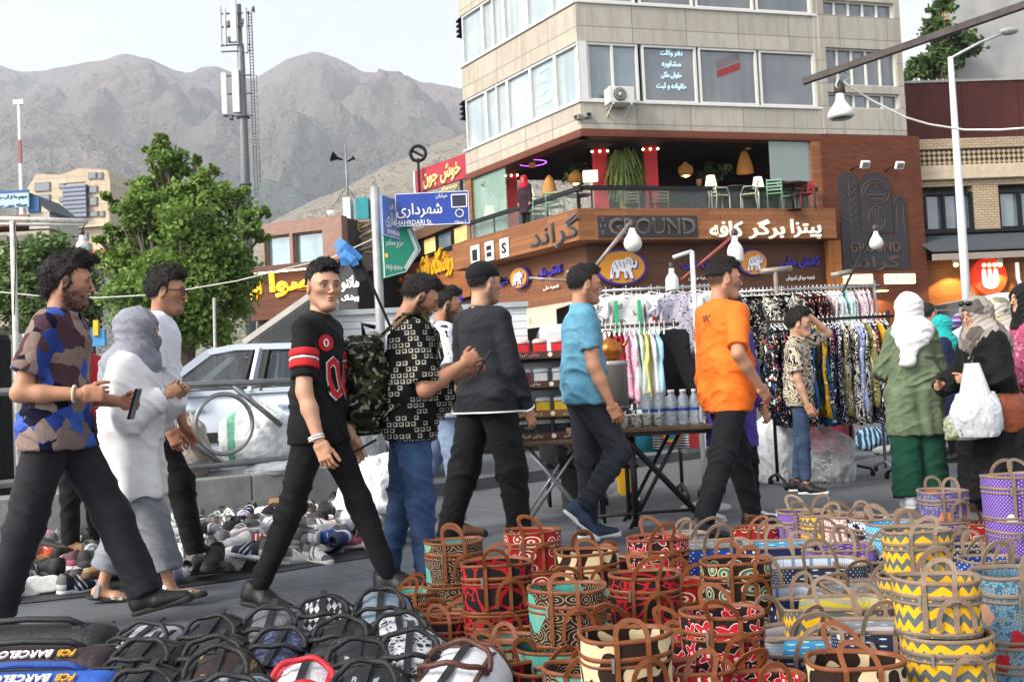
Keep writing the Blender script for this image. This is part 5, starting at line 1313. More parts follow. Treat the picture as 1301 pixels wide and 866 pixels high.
t=thing('shop_sign','yellow Persian script on the timber shop behind green sign','sign',WS.P(wsz(555,335)[0],.05,wsz(555,335)[1]))
WS.text('lettering',fa('فروشگاه بانک'),yellow,555,336,d=.06,pw=52,ph=40,ext=.06,parent=t,bold=.02,shear=.25)
WS.text('lettering',fa('سوپر مارکت'),M('orange_letter','#d9892a',.5),508,355,d=.06,pw=46,ph=18,ext=.06,parent=t,bold=.02)
m=MB();m.beam(WS.P(wsz(482,376)[0],.08,wsz(482,376)[1]),WS.P(wsz(523,366)[0],.08,wsz(523,366)[1]),.12);o=m.obj('underline',M('orange_letter','#d9892a',.5),t);o.matrix_basis=t.matrix_basis.inverted()
# maroon billboard
MBF=Fac((at(590,220,38).x,38),(-.62,.78),(-1,-1));
t=thing('billboard','maroon rooftop billboard with pale yellow Persian writing','billboard',MBF.P(1,0,MBF.sz(560,240)[1]));a0,z1=MBF.sz(588,196);a1_,z0=MBF.sz(529,246)
m=MB();MBF.bx(m,a0-1.5,a1_,-.12,0,z0,z1);MBF.obj(m,'panel',M('maroon_board','#a02a3a',.6,var=.15,scale=1.2),t);m=MB();MBF.bx(m,a1_,a1_+.09,-.15,.05,z0,z1);MBF.obj(m,'frame',wht_p,t)
m=MB();
for q in (a0+.4,a1_-.3):MBF.bx(m,q-.05,q+.05,-.2,-.13,z0-2.6,z0)
MBF.obj(m,'legs',black_m,t)
MBF.text('lettering',fa('خوش جون'),M('pale_yellow_letter','#e8cf86',.5),561,222,d=.02,pw=48,ph=24,ext=.03,parent=t,bold=.025);MBF.text('lettering',fa('رستوران'),M('pale_yellow_letter','#e8cf86',.5),570,238,d=.02,pw=22,ph=7,ext=.02,parent=t,bold=.02)
# brown shop with yellow neon letters
OS=Fac((at(432,350,36).x,36),(-.93,.36),(-1,-1))
def osz(px,py,d=0):return OS.sz(px,py,d)
osb=thing('brown_shop','brown shop with bright yellow letters under framed upper windows','building',OS.P(2,0,0))
aL=osz(322,330)[0];zr,zf1,zf0=osz(400,283)[1],osz(400,336)[1],osz(400,402)[1]
m=MB();OS.bx(m,-.2,aL-.6,-6,-.31,0,zr+.1);OS.obj(m,'core',M('inner_wall','#3a3c3e',.8),osb)
m=MB();OS.bx(m,-.2,aL,-.3,.25,zf0,zf1-.15);OS.obj(m,'fascia',planks('dark_sign_boards','#4f2d1c','#6b3d24',.25),osb)
m=MB();OS.bx(m,-.3,aL+.1,-.3,.55,zf1-.14,zf1+.05);OS.obj(m,'eave',M('brown_eave','#57322a',.6),osb,.02)
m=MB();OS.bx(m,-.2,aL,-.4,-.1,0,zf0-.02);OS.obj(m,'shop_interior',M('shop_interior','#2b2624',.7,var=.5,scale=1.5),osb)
pk=M('pinkish_frame','#8d6f62',.7);wx=[osz(q,315)[0] for q in (412,374,370,338)]
m=MB();OS.bx(m,-.2,aL-.5,-.3,.1,zr-.3,zr+.15);OS.bx(m,-.2,wx[0],-.3,.1,zf1+.06,zr-.3);OS.bx(m,wx[1],wx[2],-.3,.1,zf1+.06,zr-.3);OS.bx(m,wx[3],aL-.5,-.3,.1,zf1+.06,zr-.3);OS.obj(m,'window_surround',pk,osb)
for k in (0,2):window(OS,wx[k],wx[k+1],zf1+.06,zr-.3,(),glass_mat('bluegreen_glass','#5b7f86',.06,'#86a5a6'),.05,osb,.15,fm=pk)
yl=M('yellow_neon','#f0b020',.5,var=.05,emit=.8)
t=thing('shop_sign','large glowing yellow letters on the brown shop','sign',OS.P(osz(380,365)[0],.3,osz(380,365)[1]))
OS.text('lettering',fa('صوا'),yl,372,360,d=.27,pw=58,ph=32,ext=.08,parent=t,bold=.03);OS.text('lettering',fa('هی'),yl,326,368,d=.27,pw=13,ph=28,ext=.08,parent=t,bold=.03)
t=thing('shop_sign','white Persian letters on dark board right of yellow letters','sign',OS.P(osz(444,360)[0],.3,osz(444,360)[1]));m=MB();OS.bx(m,osz(460,360)[0],osz(430,360)[0],.26,.34,zf0,zf1-.2);OS.obj(m,'panel',M('sign_panel','#2f2d30',.6),t)
OS.text('lettering',fa('مانتو'),whs,445,360,d=.36,pw=22,ph=20,ext=.02,parent=t,bold=.02);OS.text('lettering',fa('پوشاک'),whs,445,379,d=.36,pw=22,ph=10,ext=.02,parent=t,bold=.02)
t=thing('light_string','string of small bulbs along the brown shop eave','lights',OS.P(3,.6,zf1-.2));m=MB()
for k in range(34):p=OS.P(aL*k/34,.58,zf1-.2);m.sphere(p,.035,6,4)
o=m.obj('bulbs',glow,t);o.matrix_basis=t.matrix_basis.inverted();m=MB();m.tube([OS.P(-.2,.58,zf1-.16),OS.P(aL,.58,zf1-.16)],.012,5);o=m.obj('wire',black_m,t);o.matrix_basis=t.matrix_basis.inverted()
# rooftop clutter: water cooler, tank, aerial, window frame, boards
def roof_pt(px,py,Y):return at(px,py,Y)
p=roof_pt(452,287,38);t=thing('water_cooler','white and teal rooftop air cooler beside the aerial','cooler',p);m=MB();m.box((-.25,0,.5),(.28,.8,1.05));m.obj('side_panel',wht_p,t,bevel=.02);m=MB();m.box((.32,0,.48),(.5,.9,1.0));m.obj('casing',M('teal_metal','#2c8a94',.5),t,bevel=.02);m=MB();m.box((.75,-.1,.35),(.3,.5,.8));m.obj('duct',M('duct_white','#c3c3bd',.5),t,bevel=.05)
p=roof_pt(474,287,38.5);t=thing('water_tank','pale grey drum tank on the roof behind street sign','tank',p);m=MB();m.lathe([(.42,0),(.45,.05),(.45,.85),(.38,1.0),(.1,1.05)],n=20);m.obj('drum',M('tank_grey','#9aa4a6',.4,var=.1),t);m=MB();m.box((0,0,-.3),(.9,.9,.6));m.obj('stand',black_m,t)
p=roof_pt(443,287,38);t=thing('aerial','thin rooftop aerial with loudspeaker horn and guy wires','aerial',p);h=roof_pt(440,183,38).z-p.z
m=MB();m.tube([(0,0,0),(0,0,h)],.035,6);m.obj('mast',M('galvanised','#83878a',.45,.5),t)
m=MB();m.lathe([(.03,-.1),(.06,.1),(.2,.32)],(-.22,0,h*.82),12,Matrix.Rotation(R(-70),3,'Y'),caps=False);m.lathe([(.03,-.1),(.05,.08),(.1,.2)],(.14,0,h*.80),10,Matrix.Rotation(R(60),3,'Y'));m.obj('horn',black_m,t)
m=MB()
for x in (-1.2,.9):m.tube([(0,0,h*.48),(x,.2,0)],.012,4)
m.obj('guy_wire',black_m,t)
p=roof_pt(421,287,38.2);t=thing('chimney_pipe','short white vent pipe on the cluttered roof','pipe',p);m=MB();m.lathe([(.1,-.4),(.1,.4),(.14,.42),(.14,.55),(.05,.6)],n=12);m.obj('flue',wht_p,t)
p=at(459,300,37);t=thing('roof_shed','patched rooftop shed of boards with a white framed window','shed',(p.x,p.y,p.z-.8));m=MB();m.box((-.2,.3,.5),(2.7,.4,1.9));m.obj('boards',planks('weathered_boards','#4d453b','#857866',.16),t);m=MB();w0=at(489,308,36.4)-at(459,300,37);
m.box((1.1,-.0,.45),(.75,.08,1.1));m.obj('window_frame',wht_p,t);m=MB();m.box((1.1,-.05,.45),(.5,.02,.85));m.obj('pane',glass_d,t)
m=MB();rnd=random.Random(5)
for k in range(12):m.beam((rnd.uniform(-1.5,.6),.05-k*.008,rnd.uniform(0,1.4)),(rnd.uniform(-1.,.9),.05-k*.008,rnd.uniform(0,1.4)),.06)
m.obj('loose_planks',M('pale_planks','#9c8f78',.8),t);m=MB();m.box((-.6,-.06,1.15),(1.1,.1,.28));m.obj('yellow_board',M('ochre_board','#a8842c',.7),t)
# fan on the distant roof
p=at(531,195,40);t=thing('roof_fan','round rooftop ventilator silhouetted against the hill','ventilator',p);m=MB();m.tube([(.3*math.cos(q),0,.3*math.sin(q)) for q in np.linspace(0,6.283,20)[:-1]],.07,6,closed=True);m.obj('ring',black_m,t);m=MB();m.box((0,0,-1.1),(.1,.1,1.8));m.box((0,.05,0),(.5,.05,.1),Matrix.Rotation(.5,3,'Y'));m.obj('stand',black_m,t)
# far left: cream apartment block, blue sign house, awning
AB=Fac((at(137,270,95).x,95),(-1,.12),(0,-1))
def abz(px,py):return AB.sz(px,py)
ab=thing('apartment_block','cream apartment block with a tall blue glass strip','building',AB.P(3,0,0));crm=stone_panels('cream_stone','#c9b9a2','#bfae96',2.,.9)
pts=[(34,340),(34,240),(46,221),(76,222),(100,214),(137,216),(140,232),(138,340)]
pl=[abz(*q) for q in pts];m=MB();m.prism([(q[0],q[1]) for q in pl],(1,0,0),(0,0,1),(0,-9*AB.sg,0));AB.obj(m,'wall',crm,ab)
blue_g=glass_mat('blue_strip_glass','#2c3a52',.1,'#46587a')
def abrect(x0,y0,x1,y1,mat,name,d=.12):a,z=abz(x0,y1);b,w=abz(x1,y0);m=MB();AB.bx(m,a,b,.005,d,z,w);return AB.obj(m,name,mat,ab)
abrect(84,235,112,278,blue_g,'glass_strip',.5)
m=MB()
for k in range(9):y_=235+43*k/8;a,z=abz(84,y_);b,_=abz(112,y_);AB.bx(m,a,b,.5,.56,z-.06,z+.06)
AB.obj(m,'mullions',M('strip_mullion','#3d4656',.5),ab)
for x0,y0,x1,y1 in ((45,231,64,244),(45,247,64,258),(76,233,83,240),(76,250,83,257),(76,267,83,274),(113,219,123,228),(125,219,131,228),(113,250,124,262),(115,268,125,276),(127,268,133,276),(113,236,124,246),(60,296,78,304),(95,296,112,306)):
 o=abrect(x0,y0,x1,y1,M('window_frame_dark','#6f6a64',.6),'window');a,z=abz(x0+1,y1-1);b,w=abz(x1-1,y0+1);m=MB();AB.bx(m,a,b,.12,.14,z,w);q=m.obj('pane',glass_mat('dark_room_glass','#343b42',.1),o);q.matrix_basis=Matrix.Identity(4)
m=MB();a,z=abz(40,293);b,w=abz(140,288);AB.bx(m,a,b,.0,.7,z,w);AB.obj(m,'balcony',crm,ab)
BS=Fac((at(37,280,60).x,60),(-1,.02),(0,-1));bs=thing('blue_trim_house','low house with a pale blue roof sign and blue trim','building',BS.P(2,0,0))
def bsr(x0,y0,x1,y1,d0,d1,mat,name):a,z=BS.sz(x0,y1);b,w=BS.sz(x1,y0);m=MB();BS.bx(m,a,b,d0,d1,z,w);return BS.obj(m,name,mat,bs,.02)
bsr(-90,272,36,292,-6,0,M('terracotta_wall','#a5765f',.85),'wall');bsr(-90,292,62,420,-6,-.05,M('house_wall','#a99f90',.85),'wall');bsr(36,268,62,291,-4,-.1,M('house_wall2','#b5afa5',.85),'wall')
a,z=BS.sz(36,272);b,w=BS.sz(66,278);m=MB();m.prism([BS.sz(36,244),BS.sz(66,268),BS.sz(66,271),BS.sz(36,250)],(1,0,0),(0,0,1),(0,-4*BS.sg,0));BS.obj(m,'roof',M('slate_roof','#3a4148',.7),bs)
bsr(36,250,50,270,-.2,.05,M('blue_trim','#2f5f94',.6),'blue_panel')
for x0 in (0,12,24):bsr(x0,298,x0+9,307,.0,.03,M('window_frame_dark','#6f6a64',.6),'window')
t=thing('roof_sign','pale blue rooftop sign with two lines of Persian writing','sign',BS.P(1,.3,BS.sz(10,258)[1]));a,z=BS.sz(-70,268,.3);b,w=BS.sz(36,244,.3);m=MB();BS.bx(m,a,b,.2,.3,z,w);BS.obj(m,'panel',M('pale_blue_panel','#aecbd8',.5,var=.05),t)
m=MB();BS.bx(m,a,b,.18,.33,w,w+.15);BS.obj(m,'frame',M('blue_trim','#2f5f94',.6),t)
nvy=M('navy_letter','#284a78',.5);BS.text('lettering',fa('سهم ما از آب محدود است'),nvy,4,251,d=.32,pw=60,ph=7,ext=.02,parent=t,bold=.02);BS.text('lettering',fa('صرفه جویی در آن وظیفه'),nvy,4,261,d=.32,pw=60,ph=7,ext=.02,parent=t,bold=.02)
p=at(120,326,55);t=thing('awning','bright orange awning behind the green trees','awning',p);m=MB();m.quadbox((-1.,0,0),(1.8,0,.45),(0,-1.2,-.7),(0,0,.08));m.obj('canvas',M('orange_canvas','#cf6a35',.7,var=.2),t);m=MB();m.tube([(-.9,-1.1,-.6),(-.9,0,-3)],.03,5);m.tube([(.7,-1.1,-.2),(.7,0,-3)],.03,5);m.obj('poles',black_m,t)
p=at(118,430,17);t=thing('balloon_stall','blue stall board with yellow shapes behind red shirted man','board',(p.x,p.y,0));m=MB();z0,z1=at(118,440,17).z,at(118,398,17).z;m.box((0,0,z0+(z1-z0)*.25),(.42,.08,(z1-z0)*.5));m.obj('board',M('board_blue','#3c87b8',.5),t);m=MB();m.box((-.1,-.05,z0+(z1-z0)*.55),(.08,.06,.3));m.box((.08,-.05,z0+(z1-z0)*.55),(.08,.06,.26));m.obj('yellow_shapes',M('bright_yellow','#e2b424',.5),t);m=MB();m.box((0,0,z0*.5),(.06,.06,z0));m.obj('post',black_m,t)
# mobile mast
Ym=70
pb,pt=at(313,262,Ym),at(304,6,Ym);t=thing('phone_mast','tall grey telecom mast with white antenna panels and ladder','mast',(pb.x,pb.y,0));hT=pt.z;gal=M('galvanised','#83878a',.45,.5);wp=M('antenna_white','#c9cdcc',.4,var=.04)
def mz(py):return at(309,py,Ym).z
pxm=Ym/FPX
m=MB();m.lathe([(.38,0),(.32,mz(200)),(.25,mz(60)),(.15,mz(56)),(.14,hT)],n=16);m.obj('pole',M('mast_grey','#6d7173',.5,.3),t)
m=MB()
for x in (12*pxm,16*pxm):m.beam((x,-.1,mz(250)),(x,-.1,mz(15)),.06)
for k in range(60):z=mz(250)+(mz(15)-mz(250))*k/60;m.beam((12*pxm,-.1,z),(16*pxm,-.1,z),.04)
m.obj('ladder',M('mast_dark','#55595c',.5),t)
for x,y0,y1,w in ((-6,2,56,8),(-21,94,147,7),(-6,90,145,9),(-23,9,60,2.5),(-17,12,60,2.5),(9,12,70,4)):
 m=MB();m.box((x*pxm,-.35,(mz(y0)+mz(y1))/2),(w*pxm,.3,mz(y0)-mz(y1)));m.obj('antenna_panel',wp,t,bevel=.04)
m=MB()
for y_ in (18,35,58,66,97,120,148):q=MB();q.beam((-24*pxm,-.2,mz(y_)),(14*pxm,-.2,mz(y_)),.09);q.obj('bracket',M('mast_dark','#55595c',.5),t)
for x,y_ in ((-12,32),(-12,52),(-14,150),(6,30)):
 q=MB();q.box((x*pxm,-.3,mz(y_)),(4*pxm,.4,6*pxm));q.obj('radio_unit',M('mast_dark','#55595c',.5),t)
m.tube([(17*pxm,-.2,mz(14)),(20*pxm,-.2,mz(14))],[.1,.25],12)
m.obj('dish',M('mast_dark','#55595c',.5),t)
for r_,y_ in ((.46,150),(.42,236)):m=MB();m.lathe([(r_,mz(y_)),(r_,mz(y_-3))],n=16);m.obj('flange',M('mast_dark','#55595c',.5),t)
m=MB()
for y_ in range(100,230,9):m.tube([(18*pxm,-.1,mz(y_)),(22*pxm,-.4,mz(y_)),(20*pxm,-.8,mz(y_)),(13*pxm,-.4,mz(y_))],.02,4)
m.tube([(21*pxm,-.5,mz(100)),(21*pxm,-.5,mz(235))],.025,4);m.obj('safety_hoops',gal,t)
pb=at(27,250,160);t=thing('radio_mast','thin red and white lattice mast on the hillside','mast',(pb.x,pb.y,0));z0,z1=pb.z,at(25,130,160).z;m=MB()
m.beam((0,0,0),(0,0,z0),.5);m.beam((0,0,z0),(0,0,z0+(z1-z0)*.35),.42);m.beam((0,0,z0+(z1-z0)*.6),(0,0,z1),.36);m.box((0,0,z1),(1.6,.5,.8));m.obj('white_sections',wht_p,t);m=MB();m.beam((0,0,z0+(z1-z0)*.35),(0,0,z0+(z1-z0)*.6),.4);m.obj('red_section',M('mast_red','#9c5a5a',.6),t)
# ================================================================== STREET FURNITURE
# street name signs on a pole
Ys=12.;pa,pb=at(476,238,Ys),at(489,425,Ys)
steel=M('grey_pole','#9a9c9c',.5,.2,var=.15,scale=12,bump=.2)
t=thing('sign_post','grey steel post carrying the blue and green street signs','post',(pa.x,pa.y,0));m=MB();m.lathe([(.055,0),(.055,pa.z),(.03,pa.z+.01)],n=14);m.obj('pole',steel,t);m=MB();m.lathe([(.12,.004),(.12,.03),(.06,.05)],n=14);m.obj('base',steel,t)
def flatsign(name,label,p00,px_w,px_h,e,col_,poly=None,Y=Ys,edge=wht_p):
 e=Vector(e).normalized();n=Vector((e.y,-e.x,0));n=-n if n.y>0 else n
 t=thing(name,label,'sign',p00);w,h=px_w,px_h
 pl=poly or [(0,0),(w,0),(w,h),(0,h)]
 m=MB();m.prism(pl,e,(0,0,1),n*.02,p00);o=m.obj('panel',col_,t);o.matrix_basis=t.matrix_basis.inverted()
 m=MB();cx_=sum(q[0] for q in pl)/len(pl);cy=sum(q[1] for q in pl)/len(pl)
 pts=[p00+e*(cx_+(q[0]-cx_)*.975)+Vector((0,0,cy+(q[1]-cy)*.955))+n*.022 for q in pl];
 for i in range(len(pts)):m.beam(pts[i],pts[(i+1) % len(pts)],.008)
 o=m.obj('border',edge,t);o.matrix_basis=t.matrix_basis.inverted()
 return t,e,n
blue_s=M('street_blue','#1f3f96',.4,var=.05);whl=M('white_paint','#e2e1dc',.5)
k=Ys/FPX;p0=at(503,289,Ys-.05);t,e,n=flatsign('street_sign','dark blue street name sign reading SHAHRDARI St. with Persian',p0,95*k,43*k,(1,.0,0),blue_s)
def tx(s,x,y,w,h,mat=whl,**kw):return text_obj('lettering',s,mat,p0+e*x*k+Vector((0,0,y*k))+n*.024,e,(0,0,1),t,width=w*k,height=h*k,ext=.002,**kw)
tx(fa('شهرداری'),31,20,58,19,bold=.012);tx('SHAHRDARI St.',22,5,50,6.5,bold=.012);tx(fa('خیابان'),60,37,15,6,bold=.01);tx(fa('منطقه')+' 1',82,3.6,14,4,bold=.01)
m=MB();q=p0+e*82*k+Vector((0,0,30*k))+n*.026;m.box(q,(15*k,.006,13*k));o=m.obj('map_square',M('sign_dark_square','#2a2f3a',.5),t);o.matrix_basis=t.matrix_basis.inverted();m=MB()
for a_,b_ in (((-9.5,-8),(9.5,-8)),((9.5,-8),(9.5,8)),((9.5,8),(-9.5,8)),((-9.5,8),(-9.5,-8))):m.beam(q+Vector((a_[0]*k,0,a_[1]*k)),q+Vector((b_[0]*k,0,b_[1]*k)),.012)
q2=p0+e*82*k+Vector((0,0,14*k))+n*.026
for j in range(8):m.tube([q2+Vector((5*k*math.cos(j*.785+u_),0,5*k*math.sin(j*.785+u_)))*1. for u_ in (0,.39,.785)],.006,4);m.tube([q2+Vector(((4.4+1.6*math.cos(v_))*k*math.cos(j*.785),-.004,(4.4+1.6*math.cos(v_))*k*math.sin(j*.785)))+Vector((0,0,0)) for v_ in (0,1,2)],.006,4)
o=m.obj('emblem',whl,t);o.matrix_basis=t.matrix_basis.inverted()
p0=at(484,299,Ys-.35);p1=at(503,243,Ys+.1);t,e,n=flatsign('street_sign','pale blue street sign seen almost edge on left of dark one',p0,.72,52*k,(.24,.68,0),M('street_blue_pale','#5d79b8',.4,var=.05))
tx(fa('خیابان'),36,40,26,9,bold=.01);tx(fa('شهرداری'),36,22,52,20,bold=.012);tx('SHAHRDARI St.',36,7,46,6,bold=.01)
p0=at(487,354,Ys-.06);t,e,n=flatsign('direction_sign','green arrow sign reading Holy shrine with Persian lettering',p0,40*k,70*k,(.8,.6,0),M('sign_green','#1f9a78',.4,var=.05),[(0,0),(.30,.08),(.52,.36),(.40,.66),(0,.58)])
kk=k;tx(fa('حرم مطهر'),17,45,26,12,bold=.012);tx('Holy shrine',15,14,24,9,bold=.012,shear=.2);m=MB();q=p0+n*.026+e*.03+Vector((0,0,.27));m.box(q,(.05,.006,.05));o=m.obj('orange_mark',M('orange_mark','#d9a03a',.5),t);o.matrix_basis=t.matrix_basis.inverted()
m=MB();q=p0+n*.026;m.strap([q+e*.29+Vector((0,0,.12)),q+e*.46+Vector((0,0,.36)),q+e*.36+Vector((0,0,.60))],e,.05,.006);o=m.obj('chevron',whl,t);o.matrix_basis=t.matrix_basis.inverted()
# lamp post on the right
Yl=17.;pb,pt=at(1228,380,Yl),at(1226,72,Yl);t=thing('street_lamp','slim white street lamp post in front of the beige building','lamp',(pb.x,pb.y,0));m=MB();h=pt.z;m.lathe([(.075,0),(.07,h*.5),(.045,h),(.0,h+.01)],n=14);m.obj('pole',M('lamp_post_white','#c3c5c6',.4,.1,var=.05),t)
q=at(1280,40,Yl)-Vector((pb.x,pb.y,0));m=MB();m.tube([(0,0,h-.02),(q.x*.5,0,h+(q.z-h)*.55),(q.x,0,q.z)],.025,8);m.obj('arm',M('lamp_arm','#a9abab',.4,.2),t);m=MB();m.sphere((q.x+.02,0,q.z),.15,14,8,(1.1,.7,.42));m.obj('head',M('lamp_head','#8c9090',.4),t)
# bulbs on arms
bulb_w=M('unlit_bulb','#d5d5d0',.35,var=.05);bulb_c=M('bulb_cap','#3b3835',.5)
def bulb(label,p,r_,kind='round',Y=None):
 t=thing('bulb',label,'light bulb',p)
 if kind=='round':pr=[(r_*.05,-r_*2.55),(r_*.55,-r_*2.45),(r_*.92,-r_*2.05),(r_,-r_*1.6),(r_*.85,-r_*1.1),(r_*.5,-r_*.6),(r_*.36,-r_*.2),(r_*.36,0)]
 elif kind=='bottle':pr=[(r_*.05,-r_*3.4),(r_*.95,-r_*3.35),(r_,-r_*3.1),(r_,-r_*1.7),(r_*.8,-r_*1.2),(r_*.42,-r_*.7),(r_*.4,0)]
 else:pr=[(r_*.8,-r_*1.9),(r_*1.0,-r_*1.75),(r_*.95,-r_*1.4),(r_*.55,-r_*.85),(r_*.34,-r_*.5),(r_*.3,0)]
 m=MB();m.lathe(pr,n=22);m.obj('glass',bulb_w,t)
 m=MB();m.lathe([(r_*.34,0.0),(r_*.40,r_*.05),(r_*.40,r_*.75),(r_*.15,r_*.95)],n=14);m.obj('socket',bulb_c,t)
 if kind=='flood':
  m=MB();m.lathe([(.001,-r_*1.88),(r_*.76,-r_*1.90),(r_*.8,-r_*1.91)],n=20);m.obj('lens',M('lens_dark','#4a4d52',.15),t)
 return t
# long beam top right
Yb=4.3;a_,b_=at(1020,104,Yb),at(1330,-2,Yb-.35);t=thing('metal_beam','dark slanting metal bar reaching in from the upper right','beam',b_);rust=M('rusty_bar','#4a4341',.6,.4,var=.3,scale=25,bump=.3)
m=MB();e_=at(1480,-55,Yb-.55);m.beam(a_,e_,.030,.026);o=m.obj('bar',rust,t);o.matrix_basis=t.matrix_basis.inverted();m=MB();m.tube([(e_.x,e_.y,0),e_+Vector((0,0,.1))],.03,8);o=m.obj('upright',rust,t);o.matrix_basis=t.matrix_basis.inverted()
bulb('white reflector bulb hanging from the dark slanting bar',at(1067,119,Yb-.03),.056,'flood')
wirem=M('white_cable','#cfccc4',.6);t=thing('cable','white cable looping from the hanging reflector bulb','cable',at(1067,105,Yb-.03));m=MB()
m.tube([at(*q) for q in ((1067,118,Yb-.03),(1062,108,Yb-.05),(1070,90,Yb-.05),(1080,96,Yb-.02),(1072,104,Yb-.05),(1090,117,Yb),(1110,129,Yb),(1150,149,Yb),(1180,158,Yb),(1225,165,Yb),(1270,165,Yb-.1),(1340,160,Yb-.2),(1480,100,Yb-.4))],.0045,6);o=m.obj('wire',wirem,t);o.matrix_basis=t.matrix_basis.inverted()
# stall light frames
def pole(label,pts,r_,mat,name='lamp_arm',extra=None,cat='pole'):
 t=thing(name,label,cat,pts[0]);m=MB();m.tube(pts,r_,10);o=m.obj('pipe',mat,t);o.matrix_basis=t.matrix_basis.inverted();return t
rustp=M('worn_pipe','#8a8078',.5,.3,var=.35,scale=18,bump=.25);whp=M('white_pipe','#c9cbca',.4,.1,var=.08)
Yp=9.
def vert(px,py,Y=9.):p=at(px,py,Y);return [(p.x,p.y,0),p]
t=pole('rusty pole bending over the white shirt rail with a bulb arm',[(at(741,352,Yp).x,Yp,0),at(741,346,Yp)],.02,rustp,'light_pole');m=MB();m.tube([at(720,347,Yp),at(757,344,Yp)],.028,10);m.tube([at(752,344,Yp),at(800,284,Yp)],.018,8);m.tube([at(672,353,Yp),at(745,358,Yp)],.012,6);o=m.obj('arm',rustp,t);o.matrix_basis=t.matrix_basis.inverted()
bulb('big round white bulb above the blue polo shirted man',at(803,290,Yp),.082)
t=pole('white inverted L pole on a round base beside orange shirt',vert(879,319,8.),.019,whp,'light_pole');m=MB();m.tube([at(879,319,8.),at(855,327,8.)],.016,8);o=m.obj('arm',whp,t);o.matrix_basis=t.matrix_basis.inverted();m=MB();p=at(879,319,8.);m.lathe([(.2,.004),(.19,.03),(.05,.07),(.03,.1)],(p.x,p.y,0),20);o=m.obj('base',M('concrete_base','#a5a5a0',.8),t);o.matrix_basis=t.matrix_basis.inverted()
bulb('small white bulb hanging from the white L pole',at(853,341,8.),.052,'bottle')
t=pole('red striped stick leaning beside the tall white bulb',[at(858,362,8.03),at(936,296,8.03)],.012,M('red_stick','#8f4540',.5),'light_pole')
bulb('tall white bottle shaped bulb above the orange shirted man',at(933,300,8.03),.062,'bottle')
t=pole('T shaped worn pipe stand behind the patterned dresses',vert(985,345,10.),.022,rustp,'rail_post');m=MB();m.tube([at(966,345,10.),at(1006,341,10.)],.03,8);o=m.obj('crossbar',rustp,t);o.matrix_basis=t.matrix_basis.inverted()
t=pole('dark slanting lamp arm above the dress rail end',[(at(1070,380,10.).x,10.,0),at(1070,372,10.),at(1112,288,10.)],.014,black_m,'light_pole');m=MB();m.tube([at(1056,350,10.),at(1082,345,10.)],.028,8);o=m.obj('crossbar',rustp,t);o.matrix_basis=t.matrix_basis.inverted()
bulb('round white bulb hanging before the carved brick panel',at(1112,294,10.),.07)
# white pipe frame, far left
Yf=11.;t=thing('pipe_frame','white painted pipe frame behind the patterned shirt man','frame',(at(17,300,Yf).x,Yf,0));m=MB();m.tube([(at(17,300,Yf).x,Yf,0),at(16,281,Yf)],.032,8);m.tube([at(-60,276,Yf),at(111,281,Yf)],.028,8);m.tube([at(-60,284,Yf+.2),at(106,286,Yf+.2)],.016,8);m.tube([at(16,279,Yf),at(16,284,Yf+.2)],.02,6);o=m.obj('pipes',M('white_pipe_worn','#bdbab2',.5,var=.25,scale=20),t);o.matrix_basis=t.matrix_basis.inverted()
m=MB();m.tube([at(18,282,Yf-.04),at(20,330,Yf-.05),at(18,400,Yf-.05)],.006,5);o=m.obj('wire',black_m,t);o.matrix_basis=t.matrix_basis.inverted();m=MB();m.tube([at(111,281,Yf),at(105,290,Yf),at(104,294,Yf)],.006,5);o=m.obj('wire',black_m,t);o.matrix_basis=t.matrix_basis.inverted()
bulb('white bulb hanging from the white pipe frame',at(104,299,Yf),.066,'bottle')
t=thing('cable','thin pale cable sagging across in front of the green trees','cable',at(0,372,12));m=MB();m.tube([at(*q) for q in ((-60,366,12),(0,371,12),(60,377,12),(130,378,12),(200,374,12),(300,357,12),(360,342,12.2),(420,328,12.3),(482,300,12))],.008,5);o=m.obj('wire',wirem,t);o.matrix_basis=t.matrix_basis.inverted()
t=pole('thin grey stake standing before the tall plane tree',[(at(270,430,13).x,13,0),at(272,378,13)],.02,steel,'stake')
# bent folded umbrella / pole with blue cloth
t=pole('bent dark pole slanting down beside the street sign post',[at(430,308,10.),at(443,316,10.),at(457,329,10.),at(468,352,10.),at(496,415,10.2),(at(540,520,10.4).x,10.4,0.)],.014,black_m,'bent_pole')
t=thing('folded_parasol','folded bright blue cloth hung on the bent dark pole','parasol',at(440,318,10));m=MB();m.strap([at(428,308,9.96),at(436,313,9.93),at(447,322,9.95),at(456,331,9.97)],(.6,0,.8),.11,.03);m.strap([at(432,318,9.94),at(438,326,9.92),at(440,337,9.94)],(1,0,.3),.10,.03);m.strap([at(440,322,9.9),at(449,330,9.9),at(452,337,9.92)],(1,0,.2),.07,.03);o=m.obj('cloth',M('bright_blue_cloth','#3f78b4',.7,var=.4,scale=14),t);o.matrix_basis=t.matrix_basis.inverted();m=MB();m.strap([at(447,328,10.03),at(455,342,10.03),at(460,356,10.03)],(1,0,.3),.10,.03);o=m.obj('dark_cloth',black_m,t);o.matrix_basis=t.matrix_basis.inverted()
